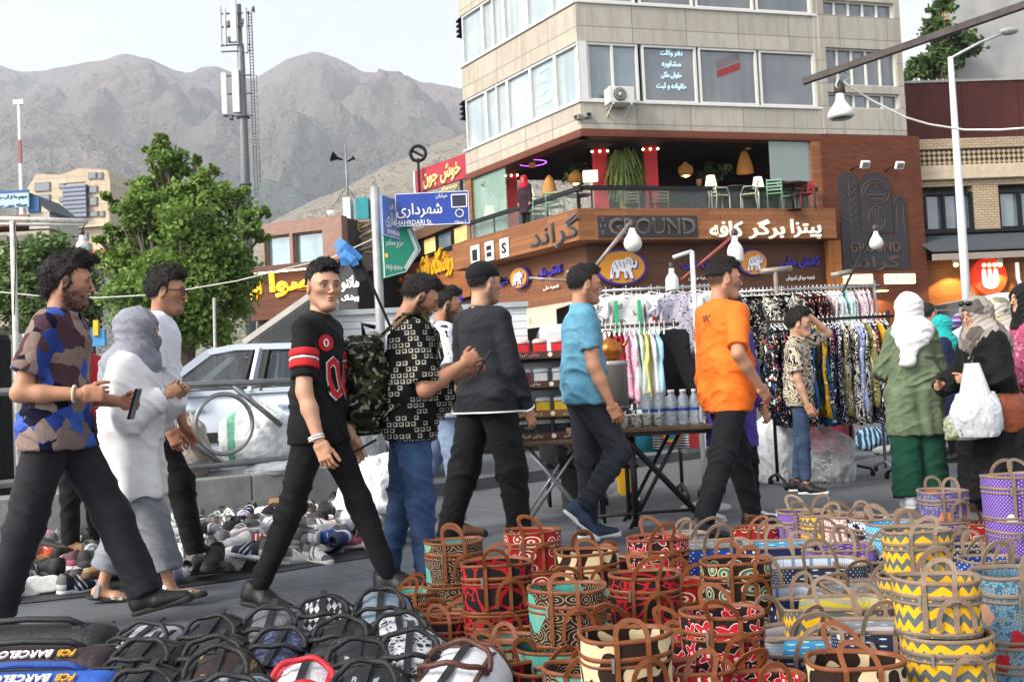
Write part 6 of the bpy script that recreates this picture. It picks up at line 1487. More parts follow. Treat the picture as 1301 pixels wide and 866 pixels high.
# dark object at far left behind the patterned shirt
# ================================================================== KERB WALL, RAILING, VEHICLES
RA=Vector((-4.6,6.47,0));RBv=Vector((-1.38,9.1,0));rd=(RBv-RA).normalized();rn=Vector((rd.y,-rd.x,0));RLn=(RBv-RA).length
def rl(px,py,off=0.):
 """point on the railing plane under a photo pixel"""
 r_=ray(px,py);o=RA+rn*off;t=(o-CAMP).dot(rn)/r_.dot(rn);return CAMP+r_*t
conc=M('concrete_kerb','#8d8f8c',.85,var=.25,scale=4,bump=.5,bscale=60,c2='#a7a8a4')
t=thing('kerb_wall','low grey concrete wall under the steel railing','wall',RA);m=MB()
za=rl(300,604).z
for k in range(4):
 a=RA+rd*(RLn*k/4+.004);m.quadbox(a-rn*.0,rd*(RLn/4-.008),-rn*.28,Vector((0,0,za)))
o=m.obj('blocks',conc,t,bevel=.015);o.matrix_basis=t.matrix_basis.inverted()
rail_m=M('brushed_rail','#8f9190',.38,.75,var=.2,scale=10,bump=.15)
t=thing('railing','worn steel tube railing with a big ring between diagonal bars','railing',RA)
zt=rl(300,486.5).z;zb=rl(300,589.5).z
def rp3(s,z):return RA+rd*s-rn*.14+Vector((0,0,z))
def rs_(px,py):p=rl(px,py,-.14);return (p-RA).dot(rd)
m=MB();m.tube([rp3(-1.5,zt),rp3(RLn,zt)],.030,10);o=m.obj('top_rail',rail_m,t);o.matrix_basis=t.matrix_basis.inverted()
m=MB();m.tube([rp3(-1.5,zb),rp3(RLn,zb)],.030,10);o=m.obj('bottom_rail',rail_m,t);o.matrix_basis=t.matrix_basis.inverted()
for a in (rs_(104,560),RLn-.02,rs_(-30,570)):
 m=MB();m.tube([rp3(a,za-.02),rp3(a,zt+.13)],.042,12);m.lathe([(.055,0),(.055,.03),(.02,.05)],rp3(a,zt+.12),12);m.lathe([(.07,0),(.07,.02),(.045,.03)],rp3(a,za),12);o=m.obj('post',rail_m,t);o.matrix_basis=t.matrix_basis.inverted()
sc=rs_(285,538);zc0=(zt+zb)/2;rr=.245
m=MB();m.tube([rp3(sc+rr*math.cos(q),zc0+rr*math.sin(q)) for q in np.linspace(0,6.283,37)[:-1]],.020,8,closed=True);o=m.obj('ring',rail_m,t);o.matrix_basis=t.matrix_basis.inverted()
for a,b in (((205,532),(279,587)),((295,489),(357,540))):
 m=MB();m.tube([rl(*a,-.14),rl(*b,-.14)],.024,8);o=m.obj('diagonal',rail_m,t);o.matrix_basis=t.matrix_basis.inverted()
# ---- white saloon car
def car():
 t=thing('saloon_car','white saloon car parked beyond the steel railing','car',(0,0,0));white=M('car_white','#bcc6d0',.25,var=.03,coat=.6);gl=glass_mat('car_glass','#3c4850',.04,'#59666e');rub=M('rubber','#17181a',.7)
 L=4.4
 prof_lo=[(.45,.45,.60),(.55,.30,.72),(1.05,.25,.87),(1.45,.24,.93),(2.2,.24,.95),(3.1,.24,.96),(3.75,.25,.98),(4.3,.32,.95),(4.4,.45,.85)]
 rings=[]
 for x,z0,z1 in prof_lo:
  w=.82 if .3<x<4.2 else .70
  rings.append([(x,-w*.93,z0),(x,-w,z0+.12),(x,-w*1.02,(z0+z1)/2+.05),(x,-w*.96,z1-.02),(x,-w*.8,z1+.01),(x,w*.8,z1+.01),(x,w*.96,z1-.02),(x,w*1.02,(z0+z1)/2+.05),(x,w,z0+.12),(x,w*.93,z0)])
 m=MB();m.loft(rings);m.obj('body',white,t)
 # cabin: roof + pillars around glass
 side=[(1.42,.945),(1.98,1.375),(2.25,1.415),(3.05,1.40),(3.25,1.36),(3.85,.975)]
 for sy in (-1,1):
  m=MB()
  def cp(x,z):return Vector((x,sy*(.80-.16*(z-.95)/.46),z))
  for a,b,w in ((0,1,.07),(1,2,.06),(2,3,.06),(3,4,.06),(4,5,.11)):m.beam(cp(*side[a]),cp(*side[b]),.05,w)
  m.beam(cp(2.42,.95),cp(2.50,1.39),.04,.09);m.beam(cp(1.42,.955),cp(3.85,.975),.04,.05);m.obj('pillar',white,t)
  m=MB();m.beam(cp(2.33,.96),cp(2.43,1.37),.05,.05);m.beam(cp(2.51,.96),cp(2.58,1.37),.05,.05);m.beam(cp(3.33,.97),cp(3.18,1.34),.05,.05);m.beam(cp(1.5,.975),cp(3.7,.99),.052,.028);m.beam(cp(1.72,1.1),cp(1.74,.97),.05,.03);m.obj('window_trim',rub,t)
  for nm,pl in (('window',[(1.5,.97),(2.02,1.35),(2.36,1.385),(2.36,.97)]),('window',[(2.52,.97),(2.57,1.385),(3.05,1.375),(3.2,1.34),(3.62,.99)])):
   m=MB();q=[cp(*v)-Vector((0,sy*.015,0)) for v in pl];m.add(q+[v-Vector((0,sy*.006,0)) for v in q],[tuple(range(len(q))),tuple(range(2*len(q)-1,len(q)-1,-1))]+[(i,len(q)+i,len(q)+(i+1) % len(q),(i+1) % len(q)) for i in range(len(q))],sm=False)
   gk=thin_glass('car_window_glass','#2d3a42',.42);m.obj(nm,gk,t)
  m=MB();m.box((1.86,sy*.845,.80),(.20,.03,.035));m.obj('door_handle',M('car_white2','#aab4be',.3),t,bevel=.01);m=MB();m.box((2.78,sy*.845,.81),(.20,.03,.035));m.obj('door_handle',M('car_white2','#aab4be',.3),t,bevel=.01)
  m=MB();m.box((2.45,sy*.842,.52),(2.6,.02,.10));m.obj('side_moulding',rub,t,bevel=.005);m=MB()
  for x in (1.4,2.42,3.35):m.box((x,sy*.838,.66),(.012,.012,.55))
  m.obj('door_gap',M('gap_grey','#5b6268',.6),t)
  m=MB();m.box((1.75,sy*.93,1.02),(.16,.16,.12));m.obj('mirror',white,t,bevel=.03)
  for x in (1.1,3.45):
   Q=Matrix.Rotation(R(90),3,'X');m=MB();m.lathe([(.20,-.09),(.30,-.08),(.31,0),(.30,.08),(.20,.09)],(x,sy*.74,.31),22,Q);w=m.obj('wheel',rub,t);m=MB();m.lathe([(.05,-.10),(.19,-.095),(.19,.095),(.05,.10)],(x,sy*.74,.31),18,Q);m.obj('rim',M('wheel_rim','#8c8f92',.35,.6),w)
 rf=[]
 for (x,z),b in zip(side[1:5],(0,.03,.03,0)):w=.655;rf.append([(x,-w,z-.01),(x,-w*.8,z+.02+b*.4),(x,0,z+.035+b*.5),(x,w*.8,z+.02+b*.4),(x,w,z-.01),(x,w*.7,z-.02),(x,-w*.7,z-.02)])
 m=MB();m.loft(rf);m.obj('roof',white,t)
 for a,b,nm in ((0,1,'windscreen'),(5,4,'rear_window')):
  m=MB();q=[Vector((side[a][0],s_*.76,side[a][1]+.02)) for s_ in (-1,1)]+[Vector((side[b][0],s_*.65,side[b][1])) for s_ in (1,-1)];m.add(q,[(0,1,2,3)],sm=False);o=m.obj(nm,thin_glass('car_window_glass2','#3a4850',.45),t);sm_=o.modifiers.new('s','SOLIDIFY');sm_.thickness=.006
 seat=M('seat_beige','#9a8d7c',.8)
 for x in (1.95,2.95):
  for y in (-.35,.35):m=MB();m.box((x+.25,y,.85),(.16,.46,.62),Matrix.Rotation(.15,3,'Y'));m.box((x+.32,y,1.22),(.10,.26,.2));m.obj('seat',seat,t,bevel=.05)
 for y in (-.55,.55):m=MB();m.box((.47,y,.62),(.08,.34,.14));m.obj('headlight',M('headlight','#c9cdd0',.1),t,bevel=.03);m=MB();m.box((4.38,y,.72),(.06,.34,.18));m.obj('tail_light',M('tail_red','#7c1517',.2),t,bevel=.02)
 m=MB();m.box((.43,0,.42),(.14,1.5,.20));m.obj('bumper',white,t,bevel=.05);m=MB();m.box((4.42,0,.46),(.14,1.5,.20));m.obj('bumper',white,t,bevel=.05)
 return t
Yc=10.2
c=car();q=at(250,444,Yc);c.location=(q.x-1.95,Yc+.66,q.z-1.40);c.rotation_euler=(0,0,R(4))
zroad=q.z-1.40
mb=MB();
if zroad>.02:
 k_=[RA-rd*6-rn*.29,RBv+rd*1.0-rn*.29,RBv+rd*1.0-rn*.29+Vector((6,6,0)),Vector((-30,22,0)),Vector((-30,2,0))]
 mb.prism([(p.x,p.y) for p in k_],(1,0,0),(0,1,0),(0,0,max(.1,zroad-.02)),(0,0,.0));struct(mb.obj('carriageway',ground_mat()))
p=rl(-14,560,-.5);t=thing('dark_shape_box','black cloth covered stall at the far left photo edge','stall',(p.x-.56,p.y+.3,0));m=MB();m.box((0,0,.82),(.95,.6,1.64));m.obj('cloth',cloth('dark_shape_black','#121315',wr=.8),t,bevel=.06)  # black box added for an unidentified dark shape at the left edge
# ---- box truck with ribbed white side
Yt=14.;g=G('ribbed_white',.45,0,.4);v=g.obj;X,Y,Z=g.sep(v);rb_=g.math('FRACT',g.math('MULTIPLY',Z,10.));g.col(g.mix(g.math('LESS_THAN',rb_,.13),g.mix(g.noise(v,1.5,4,.6),'#c2c7ca','#d3d7d9'),'#8e969b')).bump(g.math('LESS_THAN',rb_,.13),.5,.015)
p0,p1=at(418,398,Yt),at(520,388,Yt);t=thing('box_truck','white ribbed box body of a parked truck behind the street sign','truck',(p0.x,Yt,0));w=p1.x-p0.x+1.6;h=(p0.z+p1.z)/2
m=MB();m.box((w/2,1.,(h+.55)/2),(w,2.,h-.55));m.obj('box_body',g.m,t);m=MB();m.box((w/2,-.02,h-.03),(w+.06,.08,.07));m.box((w/2,-.02,.5),(w+.06,.08,.12));m.obj('rim',M('truck_trim','#9da3a6',.4,.3),t);m=MB()
for x in (.5,w-.6):
 m=MB();m.lathe([(.2,-.1),(.4,-.1),(.42,0),(.4,.1),(.2,.1)],(x,.2,.42),18,Matrix.Rotation(R(90),3,'X'));m.obj('wheel',M('rubber','#17181a',.7),t)
m=MB();m.box((w+.9,1.,1.1),(1.5,1.9,1.5));m.obj('cab',M('truck_white','#c9cdd0',.4),t,bevel=.1)
# slanted glazing / kiosk roof left of it (grey striped panels above the car)
p=at(345,412,13.);t=thing('kiosk_roof','slanting striped glass roof behind the white car','roof',(p.x,13,0));m=MB();a,b=at(312,434,13.)-Vector((p.x,13,0)),at(400,372,13.)-Vector((p.x,13,0))
m.quadbox(a,b-a,(0,1.6,0),(.0,0,-.06));m.obj('panels',glass_mat('kiosk_glass','#7d8074',.15,'#a9ab9b'),t);m=MB()
for k in range(5):q=a.lerp(b,k/4);m.beam(q+Vector((0,-.03,.01)),q+Vector((0,1.6,.01)),.06)
m.beam(a+Vector((0,-.03,0)),b+Vector((0,-.03,0)),.07);m.obj('frame',M('kiosk_frame','#b5b2a8',.5),t);m=MB()
for q in (a,b):m.tube([Vector((q.x,.05,-p.z+p.z)),q+Vector((0,.05,0))],.04,6);m.tube([Vector((q.x,1.5,0)),q+Vector((0,1.5,0))],.04,6)
m.obj('legs',steel,t)
# ---- white van on the right
Yv=13.5;pv=at(1185,378,Yv);t=thing('van','white van parked before the timber shopfront at right','van',(pv.x-.2,Yv,0));zt_=at(1260,372,Yv).z
vw=M('van_white','#c4c8cc',.3,var=.03,coat=.4);L=4.8
pr=[(0,.45),(.0,zt_*.62),(.35,zt_*.72),(.85,zt_*.97),(1.1,zt_),(L,zt_),(L+.05,zt_*.6),(L+.05,.4),(0.1,.35)]
m=MB();m.prism(pr,(1,0,0),(0,0,1),(0,1.8,0));m.obj('body',vw,t,bevel=.06);m=MB()
for x0,x1 in ((1.15,2.0),(2.1,3.2),(3.3,4.5)):
 m=MB();m.box(((x0+x1)/2,-.008,zt_*.78),(x1-x0,.02,zt_*.20));m.obj('window',glass_mat('van_glass','#20262b',.05,'#343d44'),t,bevel=.008)
m=MB();m.add([(.38,.05,zt_*.735),(.86,.05,zt_*.965),(.86,1.75,zt_*.965),(.38,1.75,zt_*.735)],[(0,1,2,3)]);o=m.obj('windscreen',glass_mat('van_glass','#20262b'),t);o.location.z=.02;o.location.x=-.02
m=MB();m.box((2.4,-.012,zt_*.9),(4.4,.02,.02));m.obj('gutter',M('gap_grey','#5b6268',.6),t)
for x in (.95,3.9):
 m=MB();m.lathe([(.2,-.1),(.33,-.1),(.34,0),(.33,.1),(.2,.1)],(x,.08,.34),18,Matrix.Rotation(R(90),3,'X'));m.obj('wheel',M('rubber','#17181a',.7),t)
# ================================================================== SACKS AND BUNDLES
def blob(name,label,cat,loc,size,mat,seed,amp=.10,crease=.05,rz=0.,mats2=None,group=None,flat=True,nx=64,ny=40,tie=False):
 """a lumpy full sack resting on its base"""
 n,k=nx,ny;P=[]
 for i in range(k+1):
  ph=math.pi*i/k
  for j in range(n):
   a=2*math.pi*j/n;s_=math.sin(ph)**.6 if flat else math.sin(ph)
   P.append((math.cos(a)*s_,math.sin(a)*s_,-math.cos(ph)))
 P=np.array(P);N=P/np.linalg.norm(P,axis=1,keepdims=True)
 th=np.arctan2(P[:,1],P[:,0]);d=vnoise(P,1.5,seed)*amp*1.5+np.sin(th*9+5*vnoise(P,1.6,seed+3))*crease*.35*(.4+np.maximum(P[:,2],0))+(folds(P[:,[0,1,2]]*np.array([1,1,.5]),seed,.42))*crease*1.1+(folds(P[:,[2,0,1]],seed+2,.5))*crease*.5
 P=P*(1+d)[:,None];P[:,2]=np.maximum(P[:,2],-.82)
 if tie:w=sstep(P[:,2],.55,.95);P[:,:2] *= (1-.55*w)[:,None]
 P=P*np.array(size)/2;P[:,2] += size[2]*.41
 F=[(i*n+j,i*n+(j+1) % n,(i+1)*n+(j+1) % n,(i+1)*n+j) for i in range(k) for j in range(n)]
 o=link(name,arr_mesh(name,P,np.array(F),mat,True));o.location=loc;o.rotation_euler=(0,0,rz);tag(o,label,cat,group);return o
def sack_mat(name,c,c2,stripe=None):
 g=G(name,.75,0,.2);v=g.obj;X,Y,Z=g.sep(v);n=g.noise(v,7,5,.65,.6);cc=g.mix(g.step(n,.3,.7),c,c2)
 if stripe:cc=g.mix(g.math('MULTIPLY',g.math('LESS_THAN',g.math('ABSOLUTE',g.math('ADD',X,.17)),.035),.8),cc,stripe)
 wp=g.n('VectorMath',{0:v,1:g.n('VectorMath',{0:g.noise(v,6,2,out=1),'Scale':.16},operation='SCALE')},operation='ADD');h=g.math('ADD',g.math('MULTIPLY',g.vor(wp,13),.8),g.math('ADD',g.noise(g.map(v,(10,10,5)),1.,3,.6,1.2),g.math('MULTIPLY',g.vor(wp,31),.3)));g.col(cc).rgh(.4).bump(h,.35,.03);return g.m
sw_=sack_mat('woven_sack','#bcc4c5','#d5dada','#2f9a76');sb_=sack_mat('beige_sack','#8f8880','#aaa298');sg_=sack_mat('grey_sack','#85898c','#a5aaad');spl=sack_mat('plastic_sack','#dde0e2','#eceeee');srd=sack_mat('maroon_cloth_sack','#5f1724','#7d2233')
p=rl(322,592,-.35);blob('woven_sack','bulging white woven sack with a green stripe behind railing ring','sack',(p.x,p.y+.15,za-.02),(.64,.5,.66),sw_,3,tie=True)
p=rl(232,604,-.3);blob('woven_sack','crumpled beige sack left of the railing ring','sack',(p.x,p.y+.1,za-.02),(.36,.36,.62),sb_,5,.13,.08,tie=True)
p=rl(330,604,-.15);blob('plastic_sheet','dirty pale sheet hanging over the concrete wall edge','sheet',(p.x,p.y+.1,za-.04),(.95,.42,.13),sg_,9,.08,.05)
p=gnd(462,640);blob('plastic_sack','tall grey plastic sack between black shirt and backpack','sack',(p.x-.02,p.y+.0,0),(.5,.45,1.0),sg_,12,.10,.05,tie=True)
p=gnd(475,668);blob('plastic_sack','crumpled white sack of clothes beside the backpack man','sack',(p.x,p.y+.12,0),(.62,.55,.58),spl,15,.14,.10)
# ================================================================== TEA STALL
wood_t=M('worn_table_wood','#5d4a3a',.7,var=.35,scale=14,bump=.3);blackp=M('black_paint','#1a1b1d',.45,.2);chrome=M('chrome_leg','#a9acae',.3,.8)
Ysh=7.9;t=thing('folding_table','folding table with crossed legs under the tea packet shelves','table',(at(705,600,Ysh).x,Ysh,0));zt1=at(700,557,Ysh).z
m=MB();m.box((0,.1,zt1-.02),(.92,.62,.04));m.obj('table_top',wood_t,t,bevel=.01)
for y in (-.16,.36):
 m=MB();m.tube([(-.22,y,zt1-.04),(.22,y-.02,.0)],.012,6);m.obj('leg',chrome,t);m=MB();m.tube([(.20,y+.03,zt1-.04),(-.22,y+.03,.0)],.012,6);m.obj('leg',chrome,t)
xsh=at(705,600,Ysh).x
t=thing('display_shelf','tiered dark shelf of packed tea beside the capped man','shelf',(xsh+.0,Ysh+.05,zt1));shelfm=M('shelf_dark','#2c2a2a',.5,.3);tiers=[at(690,q,Ysh).z-zt1 for q in (553,521,484.5,448)]
m=MB();tiers[0]=max(.004,tiers[0]-.045)
for x in (-.42,.42):
 for y in (-.12,.3):m.tube([(x,y,0),(x,y,tiers[3]+.05)],.009,5)
m.obj('uprights',shelfm,t)
for z in tiers[1:]:m=MB();m.box((0,.09,z-.055),(.86,.44,.012));m.obj('shelf_board',shelfm,t)
m=MB();m.box((0,.32,tiers[3]*.5),(.84,.01,tiers[3]));m.obj('back_panel',glass_mat('shelf_back','#5b6a6e',.2,'#7f8d8f'),t)
rnd=random.Random(8)
rows=(('#1c1c1e','black'),('#caa824','yellow'),('#6f1f33','plum and white'),('#c01f28','red'))
for ti,(cc,nm) in enumerate(rows):
 z=zt1+tiers[ti]-(.0 if ti==0 else .048)
 tr=thing('tray','dark printed cardboard tray holding %s lidded packets' % nm,'tray',(xsh,Ysh-.06,z));m=MB()
 m.box((0,-.125,.027),(.84,.012,.054));m.box((0,.0,.004),(.84,.24,.008));m.box((-.42,0,.03),(.01,.25,.06));m.box((.42,0,.03),(.01,.25,.06));m.obj('carton',M('carton_brown','#4a2f29' if ti != 1 else '#6b4c2a',.6),tr)
 for x in (-.36,.0,.36):m=MB();m.prism([(x+q[0],.028+q[1]) for q in circ(.018,14)],(1,0,0),(0,0,1),(0,-.004,0),(0,-.132,0));m.obj('badge',M('cream_paint','#d8cdb8',.5),tr)
 o=text_obj('lettering',fa('چای ایرانی') if ti != 1 else fa('زعفران'),M('cream_paint' if ti != 3 else 'pinkish_paint','#d8cdb8' if ti != 3 else '#d98a8a',.5),(xsh-.18,Ysh-.06-.134,z+.028),(1,0,0),(0,0,1),tr,width=.2,height=.032,ext=.001)
 o=text_obj('lettering',fa('چای ایرانی') if ti != 1 else fa('زعفران'),M('cream_paint' if ti != 3 else 'pinkish_paint','#d8cdb8' if ti != 3 else '#d98a8a',.5),(xsh+.18,Ysh-.06-.134,z+.028),(1,0,0),(0,0,1),tr,width=.2,height=.032,ext=.001)
 for k in range(6):
  c_=cc if not (ti==2 and k>1) else '#b9bcbe'
  pk_=thing('tea_packet','%s lidded packet standing in the %s tray' % ({'#1c1c1e':'black','#caa824':'yellow','#6f1f33':'plum','#c01f28':'red','#b9bcbe':'white'}[c_],('lowest','yellow','mixed plum','topmost')[ti]),'packet',(xsh-.35+k*.14,Ysh-.05,z+.009),rnd.uniform(-.1,.1),'packets in the tea shelf trays')
  m=MB();m.box((0,0,.055),(.105,.13,.11));m.obj('box',M('packet',c_,.45,var=.2,scale=20),pk_,bevel=.008);m=MB();m.loft([[(x*s_,y*s_,zz) for x,y in ((-.056,-.07),(.056,-.07),(.056,.07),(-.056,.07))] for s_,zz in ((1,.108),(1.02,.125),(.8,.142),(.3,.148))]);m.obj('lid',M('clear_lid','#c5cbcd' if ti != 3 else '#d0a5a5',.15,var=.2,scale=30),pk_)
# amber bottle at the shelf side
t=thing('bottle','amber glass bottle standing right of yellow packets','bottle',(xsh+.47,Ysh-.02,zt1));m=MB();m.lathe([(.035,0),(.035,.26),(.014,.33),(.014,.38),(.018,.39)],n=14);m.obj('glass',M('amber_glass','#b0691c',.15),t);m=MB();m.lathe([(.018,.385),(.018,.41)],n=12);m.obj('cap',wht_p,t)
# low drinks table
Yd=7.15;zd=at(820,541,Yd).z;xd=at(812,541,Yd).x;t=thing('folding_table','brown folding table with black crossed legs holding water bottles','table',(xd,Yd,0))
m=MB();m.box((0,.15,zd-.02),(.98,.5,.035));m.obj('table_top',wood_t,t,bevel=.008);m=MB();m.box((0,.15,zd-.05),(.92,.44,.03));m.obj('apron',blackp,t)
for y in (-.04,.36):
 m=MB();m.tube([(-.12,y,zd-.05),(.46,y,.0)],.014,6);m.obj('leg',blackp,t);m=MB();m.tube([(.28,y+.03,zd-.05),(-.10,y+.03,.0)],.014,6);m.obj('leg',blackp,t);m=MB();m.tube([(-.06,y+.02,zd-.05),(-.06,y+.02,.02)],.017,6);m.obj('leg',blackp,t)
m=MB();m.tube([(-.45,-.02,.10),(.42,-.02,.12)],.011,6);m.tube([(-.40,.16,.42),(.0,.16,.42)],.012,6);m.obj('stretcher',blackp,t)
cupm=(lambda g:(g.col(g.mix(g.step(g.noise(g.map(g.obj,(30,30,45)),1.,2,.6),.56,.6),'#d9dbd6','#55705a')),g.m)[1])(G('printed_cup',.5))
m0=None;rnd=random.Random(4)
for r2 in range(2):
 for k in range(8):
  lb='white paper cup with green tree print in the drinks table rows'
  if m0 is None:
   m=MB();m.lathe([(.026,0),(.036,.085),(.038,.088),(.033,.088),(.026,.06)],n=14);m0=thing('paper_cup',lb,'cup',(0,0,0),0,'paper cups on the drinks table');m.obj('cup',cupm,m0);m=MB();m.tube([(.005,0,.06),(.02,.01,.115)],.0035,5);m.obj('spoon',wht_p,m0);o=m0
  else:o=copy_tree(m0)
  o.location=(xd-.42+k*.078,Yd-.05+r2*.10,zd-.002);o.rotation_euler.z=rnd.uniform(0,6)
wat=M('water_bottle','#c3d3dc',.08,var=.25,scale=35);wat=(lambda g:(g.col(g.mix(g.step(g.noise(g.map(g.obj,(20,20,40)),1.,2),.4,.6),'#b9ccd6','#e2ebee')),g.put(g.b.inputs['Transmission Weight'],.55),g.put(g.b.inputs['Alpha'],.8),g.m)[3])(G('water_bottle_plastic',.08,0,.6));m0=None
for k in range(9):
 if m0 is None:
  m0=thing('water_bottle','clear water bottle with a blue label on drinks table','bottle',(0,0,0),0,'water bottles on the drinks table');m=MB();m.lathe([(.030,0),(.034,.02),(.031,.05),(.034,.08),(.032,.12),(.034,.16),(.028,.19),(.013,.215),(.013,.225)],n=16);m.obj('bottle',wat,m0);m=MB();m.lathe([(.0345,.098),(.0345,.118)],n=16,caps=False);m.obj('label',M('blue_label','#2d4f9a',.4,var=.5,scale=60),m0);m=MB();m.lathe([(.016,.222),(.016,.245)],n=12);m.obj('cap',wht_p,m0);o=m0
 else:o=copy_tree(m0)
 o.location=(xd+.06+(k % 5)*.083+(.03 if k>4 else 0),Yd+.0+(k//5)*.10,zd-.002);o.rotation_euler.z=k
# samovar drum and copper pot on a stand behind
Yu=7.6;xu=at(779,500,Yu).x;zu0,zu1=at(779,521,Yu).z,at(779,459,Yu).z;g=G('old_zinc',.4,.35,.5);v=g.obj;n=g.noise(g.map(v,(14,14,1.5)),1.4,5,.7);g.col(g.mix(g.step(n,.3,.75),'#77756f','#b5b4ae')).bump(n,.3,.01)
t=thing('steel_drum','dented zinc drum stove behind the drinks table','drum',(xu,Yu,zu0));ru=.115;m=MB();h=zu1-zu0;m.lathe([(ru,0),(ru,h*.9),(ru*1.04,h*.91),(ru*1.04,h),(ru*.8,h+.004)],n=26);m.obj('drum',g.m,t);m=MB();m.tube([(ru*1.03*math.cos(q),ru*1.03*math.sin(q),.02) for q in np.linspace(0,6.28,25)[:-1]],.008,6,closed=True);m.obj('hoop',M('drum_hoop','#6a6a68',.4,.6),t)
t2=thing('drum_stand','low black stand holding up the zinc drum','stand',(xu,Yu,0));m=MB();m.box((0,0,zu0-.02),(.3,.3,.03));m.obj('top',blackp,t2);
for x in (-.12,.12):
 for y in (-.12,.12):m=MB();m.tube([(x,y,0),(x,y,zu0-.03)],.012,5);m.obj('leg',blackp,t2)
cop=M('copper','#a8662a',.3,.7,var=.35,scale=12,bump=.1);t=thing('copper_pot','round copper kettle sitting on the zinc drum','kettle',(at(775,450,Yu).x,Yu,zu1+.006));m=MB();m.lathe([(.05,0),(.085,.03),(.098,.08),(.085,.125),(.05,.145),(.045,.155),(.02,.16),(.012,.175)],n=24);m.obj('body',cop,t)
m=MB();m.tube([(-.05,0,.14),(-.06,0,.19),(-.03,0,.225),(.02,0,.22),(.03,0,.17)],.005,6);m.obj('handle',blackp,t);m=MB();m.tube([(.08,0,.09),(.12,0,.12),(.14,0,.155)],[.016,.012,.008],8);m.obj('spout',cop,t)
# yellow A board
p=gnd(800,628);t=thing('yellow_board','narrow yellow folding board standing behind the drinks table','board',(p.x,p.y,0));m=MB();m.box((-.05,0,.28),(.11,.03,.58),Matrix.Rotation(-.1,3,'Y'));m.obj('front_leaf',M('yellow_board','#cfa01f',.5,var=.1),t,bevel=.006);m=MB();m.box((-.05,.16,.27),(.11,.03,.56),Matrix.Rotation(-.1,3,'Y') @ Matrix.Rotation(.25,3,'X'));m.obj('rear_leaf',M('yellow_board','#cfa01f',.5),t,bevel=.006)
# ================================================================== CLOTHES RAILS
hang_m=M('white_hanger','#d0d1ce',.5,var=.05)
def pattern(name,bg,cols,scale=26,kind='floral',rough=.9):
 g=G(name,rough,0,.12);v=g.obj;w=g.n('VectorMath',{0:v,1:g.n('VectorMath',{0:g.noise(v,6,2,out=1),'Scale':.18},operation='SCALE')},operation='ADD')
 if kind=='floral':
  d=g.vor(w,scale);cid=g.vor(w,scale,out=1);r_=g.sep(cid);c=g.mix(g.math('LESS_THAN',d,.34),bg,g.ramp(r_[0],[(i/len(cols),q) for i,q in enumerate(cols)],'CONSTANT'))
  d2=g.vor(w,scale*2.3);c=g.mix(g.math('LESS_THAN',d2,.22),c,cols[-1])
 elif kind=='swirl':
  n=g.noise(w,scale*.32,2,.5,1.8);f=g.math('FRACT',g.math('MULTIPLY',n,7.));c=g.mix(g.math('LESS_THAN',f,.38),bg,cols[0])
  if len(cols)>1:c=g.mix(g.step(g.noise(v,scale*.25,1),.58,.6),c,cols[1])
 elif kind=='check':
  X,Y,Z=g.sep(g.map(v,(scale,scale,scale)));fx,fz=g.math('FRACT',g.math('ADD',X,g.math('MULTIPLY',g.math('FLOOR',Z),.5))),g.math('FRACT',Z)
  inn=g.math('MULTIPLY',g.math('LESS_THAN',g.math('ABSOLUTE',g.math('SUBTRACT',fx,.5)),.36),g.math('LESS_THAN',g.math('ABSOLUTE',g.math('SUBTRACT',fz,.5)),.36))
  hol=g.math('MULTIPLY',g.math('LESS_THAN',g.math('ABSOLUTE',g.math('SUBTRACT',fx,.45)),.2),g.math('LESS_THAN',g.math('ABSOLUTE',g.math('SUBTRACT',fz,.55)),.2));wn_=g.n('TexWhiteNoise',{'Vector':g.comb(g.math('FLOOR',g.math('ADD',X,g.math('MULTIPLY',g.math('FLOOR',Z),.5))),0.,g.math('FLOOR',Z))},0)
  m_=g.math('MULTIPLY',g.math('MULTIPLY',inn,g.math('SUBTRACT',1.,hol)),g.math('GREATER_THAN',wn_,.38));c=g.mix(m_,bg,cols[0])
 elif kind=='camo':
  cid=g.sep(g.vor(w,scale,out=1))[0];c=g.ramp(cid,[(i/len(cols),q) for i,q in enumerate(cols)],'CONSTANT')
 elif kind=='plaid':
  X,Y,Z=g.sep(g.map(v,(scale,scale,scale)));a_=g.math('LESS_THAN',g.math('FRACT',g.math('ADD',X,Y)),.35);b_=g.math('LESS_THAN',g.math('FRACT',Z),.35);c=g.mix(g.math('MULTIPLY',a_,.6),bg,cols[0]);c=g.mix(g.math('MULTIPLY',b_,.6),c,cols[1])
 elif kind=='stripe':
  X,Y,Z=g.sep(v);f=g.math('FRACT',g.math('MULTIPLY',X if scale<40 else Z,scale));c=g.mix(g.math('LESS_THAN',f,.45),bg,cols[0])
 g.col(c);g.bump(g.noise(g.map(v,(9,9,5)),2.2,3,.6),.5,.02);return g.m
